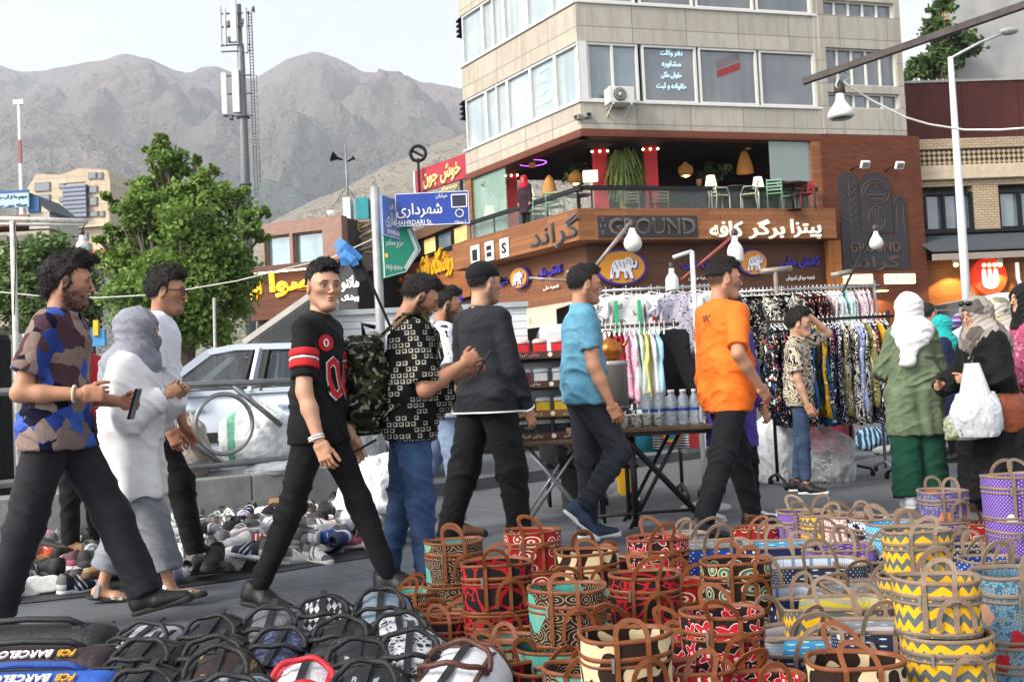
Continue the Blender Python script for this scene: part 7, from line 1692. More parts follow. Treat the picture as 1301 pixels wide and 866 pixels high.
def garment_side(name,label,cat,loc,w,depth,L,mat,seed,rz=0.,group=None,dress=False):
 """a garment seen edge-on on a hanger: rail at local z=0, depth runs along the hanger (local y)"""
 t=thing(name,label,cat,loc,rz,group);rs=np.random.RandomState(seed);n=26;rings=[]
 zs=np.concatenate([[-.055,-.07,-.10],np.linspace(-.16,-L,12)])
 ph=rs.rand(6)*6.28;sway=rs.uniform(-.02,.02)
 for z in zs:
  f=min(1,(-z-.05)/.11);dd=depth*(.32+.68*f**.6)*(1 if z>-.3 else .92+.2*(-z-.3)/max(.3,L));ww=w*(.55+.45*f)*(1+.25*(-z/L) if dress else 1)
  ring=[]
  for k in range(n):
   a=2*math.pi*k/n;yy=math.sin(a)*dd*.5;xx=math.copysign(abs(math.cos(a))**.7,math.cos(a))*ww*.5
   wv=(.018*math.sin(yy*34+ph[0]+z*3)+.012*math.sin(yy*61+ph[1]-z*5))*min(1,-z*2.5);ring.append((xx+wv+sway*(-z)**1.5,yy+.008*math.sin(z*20+ph[2]),z+.012*math.sin(a*3+ph[3])*(1 if z<-L+.05 else 0)))
  rings.append(ring)
 m=MB();m.loft(rings);m.obj('garment',mat,t)
 m=MB();m.tube([(0,-depth*.36,-.085),(0,-depth*.1,-.045),(0,0,-.035),(0,depth*.1,-.045),(0,depth*.36,-.085)],.006,5);m.tube([(0,0,-.035),(0,.0,-.005),(0,.017,.018),(0,.004,.033),(0,-.017,.02),(0,-.019,.01)],.0035,5);m.obj('hanger',hang_m,t);return t
def garment_front(name,label,loc,w,L,mat,seed,sleeve=True,group=None,rz=0.,prints=None):
 """a T-shirt seen from the front on its hanger"""
 t=thing(name,label,'T-shirt',loc,rz,group);h=w/2
 out=[(-.05,-.05),(-.10,-.055),(-h,-.10),(-h-.10*sleeve,-.24),(-h-.02*sleeve,-.285),(-h+.035,-.22),(-h+.02,-L),(h-.02,-L),(h-.035,-.22),(h+.02*sleeve,-.285),(h+.10*sleeve,-.24),(h,-.10),(.10,-.055),(.05,-.05),(.03,-.085),(0,-.095),(-.03,-.085)]
 bm=bmesh.new();vs=[bm.verts.new((p[0],0,p[1])) for p in out];bm.faces.new(vs);bmesh.ops.triangulate(bm,faces=bm.faces[:]);
 for _ in range(3):bmesh.ops.subdivide_edges(bm,edges=bm.edges[:],cuts=1)
 rs=np.random.RandomState(seed);a=rs.rand(4)*6
 for v in bm.verts:v.co.y += (.016*math.sin(v.co.x*26+a[0]+v.co.z*4)+.010*math.sin(v.co.x*49+a[1]))*min(1,max(0,-v.co.z-.08)*3)
 ret=bmesh.ops.extrude_face_region(bm,geom=bm.faces[:]);bmesh.ops.translate(bm,verts=[e for e in ret['geom'] if isinstance(e,bmesh.types.BMVert)],vec=(0,.022,0));bmesh.ops.recalc_face_normals(bm,faces=bm.faces[:])
 me=bpy.data.meshes.new('shirt');bm.to_mesh(me);bm.free();me.materials.append(mat);me.polygons.foreach_set('use_smooth',[True]*len(me.polygons));link('shirt',me,t)
 m=MB();m.tube([(-h*.8,.01,-.10),(-.05,.01,-.05),(0,.01,-.035),(.05,.01,-.05),(h*.8,.01,-.10)],.006,5);m.tube([(0,.01,-.035),(0,.01,-.005),(0,.025,.018),(0,.012,.033),(0,-.008,.02)],.0035,5);m.obj('hanger',hang_m,t)
 for (x,z,w_,h_,c_,kind) in (prints or []):
  if kind=='text':me=text_mesh(c_[0],ext=.001,width=w_,height=h_);me.materials.clear();me.materials.append(M('print_'+c_[1],c_[1],.7));o=link('print',me,t);o.rotation_euler=(R(90),0,0);o.location=(x,-.028,z)
  else:m=MB();m.box((x,-.026,z),(w_,.008,h_));m.obj('print',M('print_'+c_,c_,.8),t,bevel=.003)
 return t
def rail(label,x0,x1,y,z,mat,name='clothes_rail',legs=True):
 t=thing(name,label,'clothes rail',(x0,y,0));m=MB();m.tube([(-.05,0,z),(x1-x0+.05,0,z)],.014,8);m.obj('bar',mat,t)
 if legs:
  for x in (0,x1-x0):
   m=MB();m.tube([(x,0,.05),(x,0,z+.05)],.016,8);m.obj('upright',mat,t);m=MB();m.tube([(x,-.28,.02),(x,-.24,.07),(x,0,.12),(x,.24,.07),(x,.28,.02)],.015,6);m.obj('foot',mat,t)
   for y_ in (-.28,.28):m=MB();m.lathe([(.03,-.015),(.03,.015)],(x,y_,.03),10,Matrix.Rotation(R(90),3,'Y'));m.obj('castor',blackp,t)
 return t
def X_(px,Y):return at(px,400,Y).x
def Z_(px,py,Y):return at(px,py,Y).z
wtee=cloth('white_tee','#c9cbcc',wr=.4);floral_w=pattern('lilac_floral','#c4c0cc',['#8a7f96','#d9d6dd','#6d6478'],30)
# rail A: white printed T-shirts in two layers
Ya=9.7;za_=Z_(840,366,Ya);rail('tall rail of white printed T-shirts left of the orange shirt',X_(752,Ya),X_(938,Ya),Ya,za_,chrome)
wl=['white T-shirt with black block lettering on the tall rail','white T-shirt with two green bands on the tall rail','white T-shirt with a small red figure on the tall rail','lilac flowered T-shirt on the tall rail','white T-shirt with a pink print hanging beside the white pole','white T-shirt with a black slogan right of the white pole']
prs=[[(.02,-.30,.30,.06,('Queen','#23242a'),'text'),(.0,-.16,.3,.05,('abc d','#4b4d55'),'text')],[(-.11,-.28,.035,.34,'#2fa36b','b'),(.11,-.28,.035,.34,'#2fa36b','b')],[(.02,-.26,.05,.12,'#a3282c','b'),(.02,-.19,.06,.04,'#2a2a2e','b'),(.05,-.27,.03,.08,'#2f8a57','b')],None,[(0,-.28,.09,.10,'#c88496','b')],[(0,-.25,.16,.05,('TODAY','#23242a'),'text')]]
for k,px in enumerate((770,796,828,858,884,915)):
 garment_front('hanging_tshirt',wl[k],(X_(px,Ya),Ya-.06-.03*(k % 2),za_),.36,.62,floral_w if k==3 else wtee,k,group='white T-shirts on the tall rail',rz=R((-8,4,-5,12,-4,10)[k]),prints=prs[k])
for k,px in enumerate((765,783,812,842,872,900,928)):garment_front('hanging_tshirt','plain white T-shirt in the rear layer of the tall rail',(X_(px,Ya),Ya+.10+.02*(k % 2),za_),.37,.64,wtee,30+k,group='plain white T-shirts in the rear layer',rz=R((6,-9,5,-4,9,-6,3)[k]))
for k in range(16):
 garment_side('hanging_tshirt','white T-shirt folded edge-on behind the printed ones','T-shirt',(X_(762+k*11,Ya),Ya+.12,za_),.05,.36,.6,wtee,40+k,R(random.Random(k).uniform(-8,8)),'white T-shirts hanging edge-on')
# rail B: children's clothes
Ybk=8.9;zb_=Z_(800,414,Ybk);rail('lower rail of coloured children clothes behind the bottles',X_(755,Ybk),X_(855,Ybk),Ybk,zb_,M('brown_pipe','#55483c',.5,.4))
kc=[('#a01626','red',None),('#b01a2c','red and white',['#d8cfd0']),('#8f1424','dark red',None),('#d8a2b4','pink spotted',['#e9e2e4','#b7637f']),('#e0b5c4','pale pink',['#f0e6ea','#c27a95']),('#cfd2d4','white',None),('#bcd2c4','mint',None),('#d7cc7a','pale yellow',None),('#cfd3d8','white',None),('#9cc3d6','pale blue',None)]
for k,(c_,nm,ex_) in enumerate(kc):
 mt=pattern('kids_'+nm,c_,ex_,34) if ex_ else cloth('kids_'+nm+str(k),c_)
 garment_side('hanging_dress','%s child garment number-free on the lower rail between copper pot and black dress'.replace(' number-free','') % (nm+(' collared' if k==8 else '')),'clothing',(X_(772+k*6.6,Ybk),Ybk,zb_),.055,.34,.62+.05*(k % 3),mt,60+k,R(-6+k % 5*3),'children clothes on the lower rail',True)
bl=cloth('black_lace','#17171a')
garment_front('hanging_dress','black sleeveless child dress facing the street on the lower rail',(X_(853,Ybk),Ybk-.1,zb_),.26,.62,bl,3,sleeve=False,prints=None)['category']='dress'
garment_front('hanging_tshirt','white shirt half hidden behind the black child dress',(X_(845,Ybk),Ybk+.08,zb_),.30,.5,wtee,6)
for k in range(14):
 t=thing('empty_hanger','bare white hanger on the lower rail','hanger',(X_(762+k*6.2,Ybk),Ybk-.02,zb_),R(80),'bare white hangers on the lower rail');m=MB();m.tube([(-.17,0,-.09),(-.05,0,-.05),(0,0,-.035),(.05,0,-.05),(.17,0,-.09)],.007,5);m.tube([(0,0,-.035),(0,0,-.005),(.017,0,.018),(.004,0,.033),(-.017,0,.02)],.004,5);m.obj('hook',hang_m,t)
# things hung under: striped shirt with sun print, teal shirt, red print
zl=Z_(840,528,8.6);rail('low short rail of printed shirts under the drinks table',X_(795,8.6),X_(884,8.6),8.6,zl,chrome,legs=True)
strp=pattern('navy_white_stripe','#d5d6d6',['#20232e'],46,'stripe')
t=garment_front('hanging_tshirt','striped shirt with a rainbow sun print behind the table legs',(X_(843,8.6),8.55,zl),.30,.28,strp,4,sleeve=False);m=MB()
for rr_,c_ in ((.085,'#c8463a'),(.068,'#d9c23a'),(.05,'#4d9a57'),(.035,'#3f6fb0')):m=MB();m.prism([(q[0],-.15+q[1]) for q in circ(rr_,18)],(1,0,0),(0,0,1),(0,-.006,0),(0,-.024-(.085-rr_)*.05,0));m.obj('print',M('sun_'+c_,c_,.7),t)
garment_front('hanging_tshirt','teal blue shirt behind the yellow board',(X_(812,8.6),8.62,zl),.30,.30,cloth('teal_tee','#3f97ab'),5,sleeve=False);garment_front('hanging_tshirt','white shirt with a red character-free splash print'.replace('character-free ','')+' near the white pole',(X_(872,8.6),8.58,zl),.24,.32,wtee,7,sleeve=False,prints=[(0,-.2,.08,.16,'#a3282c','b')])
# rails C and D: patterned blouses above, patterned dresses below
Yc1=10.1;zc1=Z_(1020,367,Yc1);rail('long upper rail of patterned blouses right of the orange shirt',X_(930,Yc1),X_(1113,Yc1),Yc1,zc1,chrome)
P1=[pattern('bw_swirl','#141416',['#c9c3b5'],22,'swirl'),pattern('bw_leaf','#17171b',['#cfc9be','#8d8a86'],34),pattern('red_black','#1a1214',['#8f3a3c','#c59a8c','#5c1a20'],30),pattern('green_black','#15191a',['#4c7a74','#c6cfc4','#2d4a48'],28),pattern('pink_grey','#b7a6ac',['#7d5a6a','#d9ccd0','#4d4048'],40),pattern('teal_white','#9dc0bd',['#3e7f86','#dfe6e4','#6b5c78'],30)]
P1n=['black and cream swirl','black and grey leaf print','dark red and black','dark green print','dusty pink print','pale teal print']
seq=[0,1,0,1,3,1,0,0,2,1,3,5,3,5,1,2,2,2,2,2,2,2,4,5,4,5,5,4,5,4,4,4,4]
pos={0:'left part',1:'left part',2:'maroon middle',3:'left part',4:'pink right end',5:'pale teal part'}
for k,i in enumerate(seq):
 garment_side('hanging_blouse','%s blouse hanging in the %s of the upper rail' % (P1n[i],pos[i]),'blouse',(X_(934+k*5.3,Yc1),Yc1,zc1),.05,.46,(.62,.75,.42,.8,.40,.5)[i]+.08*(k % 2),P1[i],100+k,R(random.Random(k).uniform(-14,14)),'patterned blouses on the upper rail')
for k,(px,c_) in enumerate(((985,0),(962,1),(948,0))):garment_front('hanging_blouse',('black and cream swirl blouse turned to face the street','leaf print blouse turned to face the street','swirl blouse facing out just beside the orange sleeve')[k],(X_(px,Yc1),Yc1-.3,zc1-.02),.40,.72,P1[c_],20+k)['category']='blouse'
Yd1=9.35;zd1=Z_(1075,404,Yd1);rail('black lower rail of long patterned dresses beside the boy',X_(976,Yd1),X_(1128,Yd1),Yd1,zd1,blackp)
P2=[pattern('navy_floral','#14172a',['#c9ccd6','#3a4a8a','#8a2f3a','#d5d2c4'],26),pattern('yellow_floral','#b98a1e',['#2a2416','#e3d08a','#6d4f14'],22),pattern('bw_chain','#15161a',['#d6d2c6'],26,'swirl'),pattern('blue_white','#8b96bd',['#d9dce6','#2c3562'],24),pattern('olive_print','#6f6a45',['#1d1c16','#cbbf8d'],24),pattern('blue_green','#1f4a73',['#2e8a73','#c6d4dc','#142036'],20),pattern('black_red_blue','#101218',['#b5302c','#2f62b0','#d5d2cc'],18),pattern('navy_dots','#181a30',['#cfd0dd'],44)]
P2n=['navy floral','mustard yellow floral','black and cream chain print','pale blue and white','olive print','blue and green','black with red and blue blossoms','navy with pale spots']
s2=[6,6,0,6,7,7,0,2,0,5,1,5,7,0,7,2,4,2,3,3,2,4,0,7,1,0,4]
w2={0:'on the black lower rail',1:'on the black lower rail',2:'in the middle of the black rail',3:'near the right of the black rail',4:'near the right of the black rail',5:'just right of the boy',6:'just left of the boy',7:'on the black lower rail'}
for k,i in enumerate(s2):
 garment_side('hanging_dress','%s dress hanging edge-on %s' % (P2n[i],w2[i]),'dress',(X_(978+k*5.6,Yd1),Yd1,zd1),.055,.44,.82+.14*((k*7) % 3)*.5,P2[i],200+k,R(random.Random(k+5).uniform(-10,10)),'patterned dresses on the black lower rail',True)
# bags of stock round the rails
p=gnd(985,612);blob('plastic_sack','white crumpled plastic sack behind the boy in jeans','sack',(p.x,p.y,0),(.42,.4,.72),spl,21,.12,.09,tie=True)
clr=(lambda g:(g.col('#d3d9db'),g.put(g.b.inputs['Alpha'],g.math('ADD',.15,g.math('MULTIPLY',g.noise(g.obj,11,4,.7,1.),.5))),g.bump(g.noise(g.map(g.obj,(12,12,6)),1.,2,.5,1.),.4,.03),g.m)[3])(G('clear_plastic',.18,0,.6))
p=gnd(1050,612);blob('clear_bag','clear plastic bag of dark clothes on ground beside the boy','sack',(p.x,p.y,0),(.52,.46,.58),clr,23,.12,.08,tie=True);blob('clothes_bundle','dark folded clothes inside the clear plastic bag','clothes',(p.x,p.y,.0),(.38,.34,.3),P1[1],24,.1,.06)
p=gnd(1062,588);blob('cloth_sack','dark red cloth bundle under the dress rail','sack',(p.x,p.y+.35,.0),(.62,.5,.62),srd,26,.1,.05);p=gnd(1112,572)
blob('striped_sack','blue and black striped bag lying under the dress rail end','sack',(p.x,p.y+.1,0),(.42,.4,.32),pattern('blue_stripe','#27384a',['#7c9db4'],18,'stripe'),28,.1,.05);p=gnd(1128,577);blob('grey_bundle','small flat grey bundle beside the green tunic woman','bundle',(p.x,p.y,0),(.34,.22,.12),sg_,29);p=gnd(1085,575);blob('dark_sack','dark green bag standing under the dresses','sack',(p.x,p.y+.5,0),(.3,.3,.55),cloth('dark_green_bag','#1c2a20'),31)
# wheel and foot of rail near the bag
p=gnd(1097,604);t=thing('trolley_base','black castor base sticking out beside the clear bag','trolley',(p.x-.1,p.y,0));m=MB();m.tube([(-.15,0,.11),(.05,-.02,.10),(.17,-.03,.07)],.014,6);m.tube([(0,.12,.10),(.05,-.02,.10)],.014,6);m.obj('arm',blackp,t);m=MB();m.lathe([(.034,-.014),(.034,.014)],(.18,-.03,.035),14,Matrix.Rotation(R(90),3,'Y'));m.obj('castor',blackp,t);m=MB();m.tube([(-.17,0,.12),(-.02,0,.125)],.02,8);m.obj('grip',wht_p,t)
# beige awning and shop things behind
t=thing('shop_awning','cream patterned awning over the shop left of blue polo','awning',LF.P(1,.8,3));a0,z1=LF.sz(707,393,.9);a1_,z0=LF.sz(604,409,.9);zA_,zB2=LF.sz(655,401,.9)[1],LF.sz(655,419,.9)[1]
g=G('awning_cream',.8,0,.2);v=g.obj;d=g.vor(g.map(v,(2.2,2.2,2.2)),1.,rnd=.2);g.col(g.mix(g.math('LESS_THAN',d,.22),'#bdb6a2','#a39a84'));m=MB();m.quadbox(LF.P(a0,.9,zB2),LF.e*(a1_-a0),LF.n*.02,Vector((0,0,zA_-zB2)));m.quadbox(LF.P(a0,.0,zA_+.25),LF.e*(a1_-a0),LF.n*.9+Vector((0,0,-.25)),Vector((0,0,.02)));o=m.obj('canvas',g.m,t);o.matrix_basis=t.matrix_basis.inverted()
m=MB();m.tube([LF.P(a0,.9,zB2),LF.P(a1_,.9,zB2)],.025,6);o=m.obj('bar',M('aluminium','#b5b5b0',.4,.5),t);o.matrix_basis=t.matrix_basis.inverted()
t=thing('shop_awning','dark folded awning with purple lettering behind the capped man','awning',LF.P(5,.8,3));m=MB();a0=LF.sz(594,402,.8)[0];m.quadbox(LF.P(a0,.7,LF.sz(594,420,.7)[1]),LF.e*2.6,LF.n*.5+Vector((0,0,-.5)),Vector((0,0,.05)));o=m.obj('canvas',M('awning_dark','#3c3a38',.8),t);o.matrix_basis=t.matrix_basis.inverted()
LF.text('lettering',fa('کیف و کفش'),purple,580,380,d=1.0,pw=14,ph=26,ext=.02,parent=t,bold=.03)
# ================================================================== PEOPLE
def gp(px,Y):
 """standing point under photo column px at distance Y"""
 p=at(px,hor(px),Y);return (p.x,Y,0)
black_c=cloth('black_cotton','#0e0e10',wr=.5);black_j=cloth('black_jeans','#0f0f11',wr=.8);charcoal=cloth('charcoal_trousers','#212227',wr=.4);darkgrey_j=cloth('dark_grey_jeans','#2a2d35',wr=.5)
blue_j=cloth('blue_jeans','#1c2d4c',c2='#3b5478',wr=.6);light_j=cloth('light_jeans','#7287a6',c2='#93a5bf',wr=.6);grey_j=cloth('grey_jeans','#737880',c2='#8d9298',wr=.6)
white_c=cloth('white_cotton','#e0e2e8',var=.04,wr=.5);white_l=cloth('white_linen','#e6e6e8',var=.04,wr=.5)
shoe_k=M('black_shoe','#161617',.55,var=.2);shoe_w=M('white_shoe','#d3d4d6',.5,var=.06);sole_w=M('white_sole','#cfcfcc',.6,var=.08);sole_k=M('dark_sole','#202021',.7);sole_g=M('grey_sole','#8f9193',.6)
camo_a=pattern('patchwork_print','#7d6a62',['#80706a','#2c3c80','#15172b','#4b343c','#7d6a62','#3f5ca6','#15172b','#8d7a70','#4b343c','#80706a','#3a54a0','#76655f'],13,'camo')
chk=pattern('block_print','#121213',['#98948a'],33,'check');scrib=pattern('scribble_print','#c9ccd2',['#3f6aa0','#9a2f4a','#2b2d36','#7d8fb5'],17)
boyp=pattern('cream_swirl_print','#bfb4a0',['#191715'],20,'swirl');plaid=pattern('plaid_print','#3f4b8c',['#9a3a56','#c9b6c8'],15,'plaid')
packp=pattern('camo_pack','#15170f',['#14150f','#33371f','#0c0d0b','#8f8f80','#2a2d1b','#11120d','#4c5034'],46,'camo',.6)
sk1,sk2,sk3='#b08064','#a3755a','#b98d72'
# man in the patchwork shirt
pa_,J=person('man in blue and brown patchwork short sleeved shirt holding a phone',gp(72,4.72),0,H=1.74,lean=3,hip=(-15,27),knee=(6,6),foot=(-9,12),arms=((-17,14,104,12),(-2,8,84,22)),head=(14,4),twist=4,skin=sk1,hairstyle='quiff',hairc='#1d1613',beard=.9,girth=.98,
 top=dict(mat=camo_a,sleeve=.72,loose=.026,sloose=.026,hem=-.045,wrinkle=.008,collar=True),bottom=dict(mat=charcoal,loose=.019,len=1.0,flare=.018,knee=.006,wrinkle=.007),shoes=dict(mat=shoe_k,sole=sole_k,lace=shoe_k),hands=('hold','hold'))
w,Mx=J['hand0'];m=MB();m.tube([tuple(w+Mx @ np.array([-.035,.036*math.cos(q),.031*math.sin(q)])) for q in np.linspace(0,6.283,17)[:-1]],.006,6,closed=True)
t=thing('bracelet','pale cord bracelet on the patchwork shirt man','bracelet',pa_.location);m.obj('cord',M('pale_cord','#cbbba2',.7),t)
w,Mx=J['hand1'];t=thing('phone','black phone held at the waist by patchwork shirt man','phone',pa_.location);m=MB();c_=w+Mx @ np.array([.10,.0,-.05]);m.box(tuple(c_),(.012,.075,.15),Matrix.Rotation(.3,3,'Y'));m.obj('body',M('phone_black','#0d0d0f',.2),t,bevel=.006)
# woman in white tunic and grey scarf
pb_,J=person('woman in grey headscarf, white tunic and cropped grey jeans',gp(164,5.3),R(4),H=1.51,lean=3,hip=(19,-10),knee=(6,10),foot=(8,-10),arms=((8,14,112,34),(16,10,105,38)),head=(4,6),fem=True,skin=sk3,hairstyle=None,girth=1.03,
 top=dict(mat=white_l,sleeve=1.86,loose=.050,sloose=.046,hem=-.165,flare=.035,wrinkle=.007,drape=.014,nf=9),bottom=dict(mat=grey_j,loose=.024,len=.78,flare=.03,wrinkle=.007),shoes=dict(kind='sandal',mat=M('silver_strap','#b9bcc0',.3,.4),sole=sole_k),
 scarf=dict(mat=cloth('grey_scarf','#80828d',c2='#969aa4',wr=.8),loose=.024,face=-.0,tails=[((-.03,0,-.2),(-.05,0,-.27),.135,.14,(0,1,0),1.25),((.055,0,-.085),(.07,0,-.17),.050,.06)]),hands=('fist','fist'))
t=thing('face_mask','grey face mask worn by the white tunic woman','mask',pb_.location,R(4));m=MB();Hm,hc,hs=J['Hm'],J['hc'],J['hs']
m.loft([[tuple(xform(np.array([[.062+.052*math.cos(a)*k2+.012,math.sin(a)*.058,z]]),Hm,hc,hs)[0]) for a in np.linspace(-1.5,1.5,14)] for z,k2 in ((-.016,.85),(-.035,1.05),(-.065,1.05),(-.100,.75))],closed=False,caps=False);o=m.obj('cloth',cloth('mask_grey','#70737c'),t)
# man in white tee with glasses
pc_,J=person('man with glasses in a white tee and black trousers',gp(190,5.95),R(6),H=1.80,lean=7,hip=(24,-8),knee=(14,8),foot=(2,-8),arms=((4,8,14,4),(2,8,14,4)),head=(-2,2),skin=sk2,hairstyle='curly',beard=.25,girth=.98,
 top=dict(mat=white_c,sleeve=.75,loose=.028,sloose=.02,hem=-.05,wrinkle=.008),bottom=dict(mat=black_j,loose=.014,wrinkle=.006),shoes=dict(mat=shoe_k,sole=sole_k,lace=shoe_k))
t=thing('glasses','dark framed glasses on the white tee man','glasses',pc_.location,R(6));m=MB();Hm,hc,hs=J['Hm'],J['hc'],J['hs']
hp=lambda x,y,z:tuple(xform(np.array([[x,y,z]]),Hm,hc,hs)[0])
for y in (-1,1):m.tube([hp(.103-.004*abs(math.cos(q)),y*.034+.024*math.cos(q),.0+.019*math.sin(q)) for q in np.linspace(0,6.283,17)[:-1]],.0024,5,closed=True);m.tube([hp(.098,y*.058,.006),hp(.05,y*.080,.008),hp(-.005,y*.084,.006)],.0024,5)
m.tube([hp(.105,-.011,.003),hp(.108,0,.006),hp(.105,.011,.003)],.0024,5);m.obj('frame',M('glasses_frame','#1a1613',.3),t)
# teenager in red
person('boy in a red tee half hidden behind patchwork shirt man',gp(104,6.5),R(160),H=1.60,hip=(0,4),knee=(3,3),arms=((6,8,16,4),(6,8,14,4)),head=(10,4),skin=sk2,hairstyle='short',top=dict(mat=cloth('red_tee','#a81722',wr=.5),sleeve=.62,loose=.022),bottom=dict(mat=black_j),shoes=dict(mat=shoe_k,sole=sole_k),girth=.95)
# young man in the black and red jersey
pe_,J=person('young man in black jersey with red and white sleeve bands',gp(403,5.02),R(-6),H=1.70,lean=2,hip=(-17,23),knee=(8,4),foot=(-12,10),arms=((4,13,14,2),(0,8,18,5)),head=(-50,4),twist=-8,skin=sk3,hairstyle='fade',hairc='#121013',girth=.98,sh=.93,beard=.12,
 top=dict(mat=black_c,sleeve=.80,loose=.013,sloose=.012,hem=-.055,wrinkle=.006),bottom=dict(mat=black_j,loose=.006,len=1.0,wrinkle=.006),shoes=dict(mat=shoe_k,sole=sole_k,lace=shoe_k))
redp=M('jersey_red','#b51a20',.8,var=.08);V,Q,so=J['shirt']
for i in range(2):
 a0,e,d1=J['A'][i][0],J['A'][i][1],J['A'][i][3]
 Nn=vnormals(V,Q);tt=(V-a0)@(e-a0)/((e-a0)@(e-a0));dist=np.linalg.norm(V-a0-np.outer(tt,e-a0),axis=1)
 for lo_,hi_,mt,nm in ((.36,.48,redp,'sleeve_band'),(.49,.53,wht_p,'sleeve_band'),(.54,.66,redp,'sleeve_band')):
  s=Solid();ra=(.052-(.052-.050)*(lo_/.8))*1.04*J['K']+.0195;s.cone(a0+(e-a0)*lo_,a0+(e-a0)*hi_,ra,ra,.001,cutb=True,cuta=True);vv,qq=s.mesh(.008)
  link(nm,arr_mesh(nm,vv,qq,mt),so)
A0=J['nb'];fwd=rotm('z',R(-8)) @ np.array([1,0,0]);lat=rotm('z',R(-8)) @ np.array([0,1,0])
nrm=fwd*.55-lat*.85;exd=np.cross([0,0,1],nrm)
chest=A0-np.array([0,0,.13])+fwd*.10-lat*.125
decal(J,pe_,'badge',redp,flat_mesh(circ(.040),2),chest,exd,(0,0,1));me=text_mesh('0',width=.03,height=.04,bold=.01);decal(J,pe_,'badge_mark',wht_p,me,chest,exd,(0,0,1),off=.007)
num=A0-np.array([0,0,.30])+fwd*.15-lat*.03;n2=fwd*.93-lat*.36;ex2=np.cross([0,0,1],n2)
me=text_mesh('06',width=.22,height=.22,bold=.03);decal(J,pe_,'number',wht_p,me,num,ex2,(0,0,1),off=.007);me=text_mesh('06',width=.21,height=.205,bold=.01);decal(J,pe_,'number',redp,me,num,ex2,(0,0,1),off=.011)
w,Mx=J['hand0'];t=thing('bracelet','two white bead bracelets on the black jersey man','bracelet',pe_.location,R(-8));m=MB()
for x in (-.03,-.018):m.tube([tuple(w+Mx @ np.array([x,.036*math.cos(q),.031*math.sin(q)])) for q in np.linspace(0,6.283,17)[:-1]],.0045,6,closed=True)
m.obj('beads',M('white_beads','#d8d5d2',.4),t)
# backpack man
pf_,J=person('stocky man in black block print shirt looking down at phone',gp(518,5.32),R(8),H=1.63,lean=5,hip=(6,-7),knee=(5,6),foot=(0,-4),arms=((8,14,112,18),(18,10,92,26)),head=(4,24),skin=sk2,hairstyle='short',beard=.95,girth=1.12,belly=.045,
 top=dict(mat=chk,sleeve=.88,loose=.026,sloose=.022,hem=-.06,wrinkle=.008,collar=True),bottom=dict(mat=blue_j,loose=.010,wrinkle=.008),shoes=dict(mat=shoe_k,sole=sole_k,lace=shoe_k),hands=('hold','hold'))
pk_=thing('backpack','camouflage print backpack worn over the block print shirt','backpack',pf_.location,R(8));s=Solid();bc=J['nb']+np.array([-.235,0,-.315])
s.ell(bc,(.13,.17,.24),.02);s.ell(bc+np.array([-.09,0,-.10]),(.10,.15,.15),.04);s.ell(bc+np.array([-.04,0,.16]),(.12,.15,.12),.05);V,Q=s.mesh(.012);N=vnormals(V,Q);V=V+N*(-np.abs(vnoise(V,(9,9,13),3))*.03+.01+vnoise(V,24,2)*.006)[:,None];link('body',arr_mesh('body',V,Q,packp),pk_)
s=Solid();s.ell(bc+np.array([-.165,0,-.10]),(.055,.13,.12),.02);V,Q=s.mesh(.012);N=vnormals(V,Q);V=V+N*(vnoise(V,18,2)*.008)[:,None];link('front_pocket',arr_mesh('front_pocket',V,Q,packp),pk_)
for sd_ in (-1,1):
 m=MB();c_=J['S'][0 if sd_<0 else 1]*.62+(J['S'][0]+J['S'][1])*.19;c_=np.array(c_);m.strap([tuple(bc+np.array([.02,sd_*.10,.22])),tuple(c_+np.array([-.05,0,.105])),tuple(c_+np.array([.04,0,.10])),tuple(c_+np.array([.125,0,-.0])),tuple(c_+np.array([.14,sd_*.03,-.13])),tuple(c_+np.array([.06,sd_*.075,-.26])),tuple(bc+np.array([.03,sd_*.16,-.16]))],(0,1,0),.06,.012);m.obj('shoulder_strap',packp,pk_)
m=MB();m.tube([tuple(bc+np.array([-.02,0,.27])),tuple(bc+np.array([-.03,0,.33])),tuple(bc+np.array([.04,0,.31]))],.012,6);m.obj('top_loop',blackp,pk_);m=MB();m.tube([tuple(bc+np.array([-.2,-.11,-.02])),tuple(bc+np.array([-.24,-.12,-.2])),tuple(bc+np.array([-.14,-.15,-.34])),tuple(bc+np.array([.02,-.17,-.26]))],.007,5);m.obj('cord',blackp,pk_)
m=MB();m.tube([tuple(bc+np.array([-.10-.05*math.cos(q),.145*math.sin(q),.03+.13*abs(math.cos(q))])) for q in np.linspace(-1.5,1.5,16)],.007,5);m.obj('zip',blackp,pk_)
w,Mx=J['hand1'];t=thing('phone','dark phone held by the backpack wearing man','phone',pf_.location,R(8));m=MB();m.box(tuple(w+Mx @ np.array([.10,.01,-.05])),(.012,.075,.15),Matrix.Rotation(.6,3,'Y'));m.obj('body',M('phone_black','#0d0d0f',.2),t,bevel=.006)
# man in the scribble print shirt
person('bearded man in white scribble print shirt and light jeans',gp(562,7.2),R(12),H=1.74,lean=2,hip=(8,-14),knee=(10,14),foot=(2,-10),arms=((3,9,16,4),(0,8,14,4)),head=(-4,6),skin=sk2,hairstyle='short',beard=1.,top=dict(mat=scrib,sleeve=.7,loose=.028,hem=-.06,collar=True),bottom=dict(mat=light_j,loose=.018,len=.92),shoes=dict(mat=M('brown_shoe','#5a3d2c',.6),sole=sole_k))
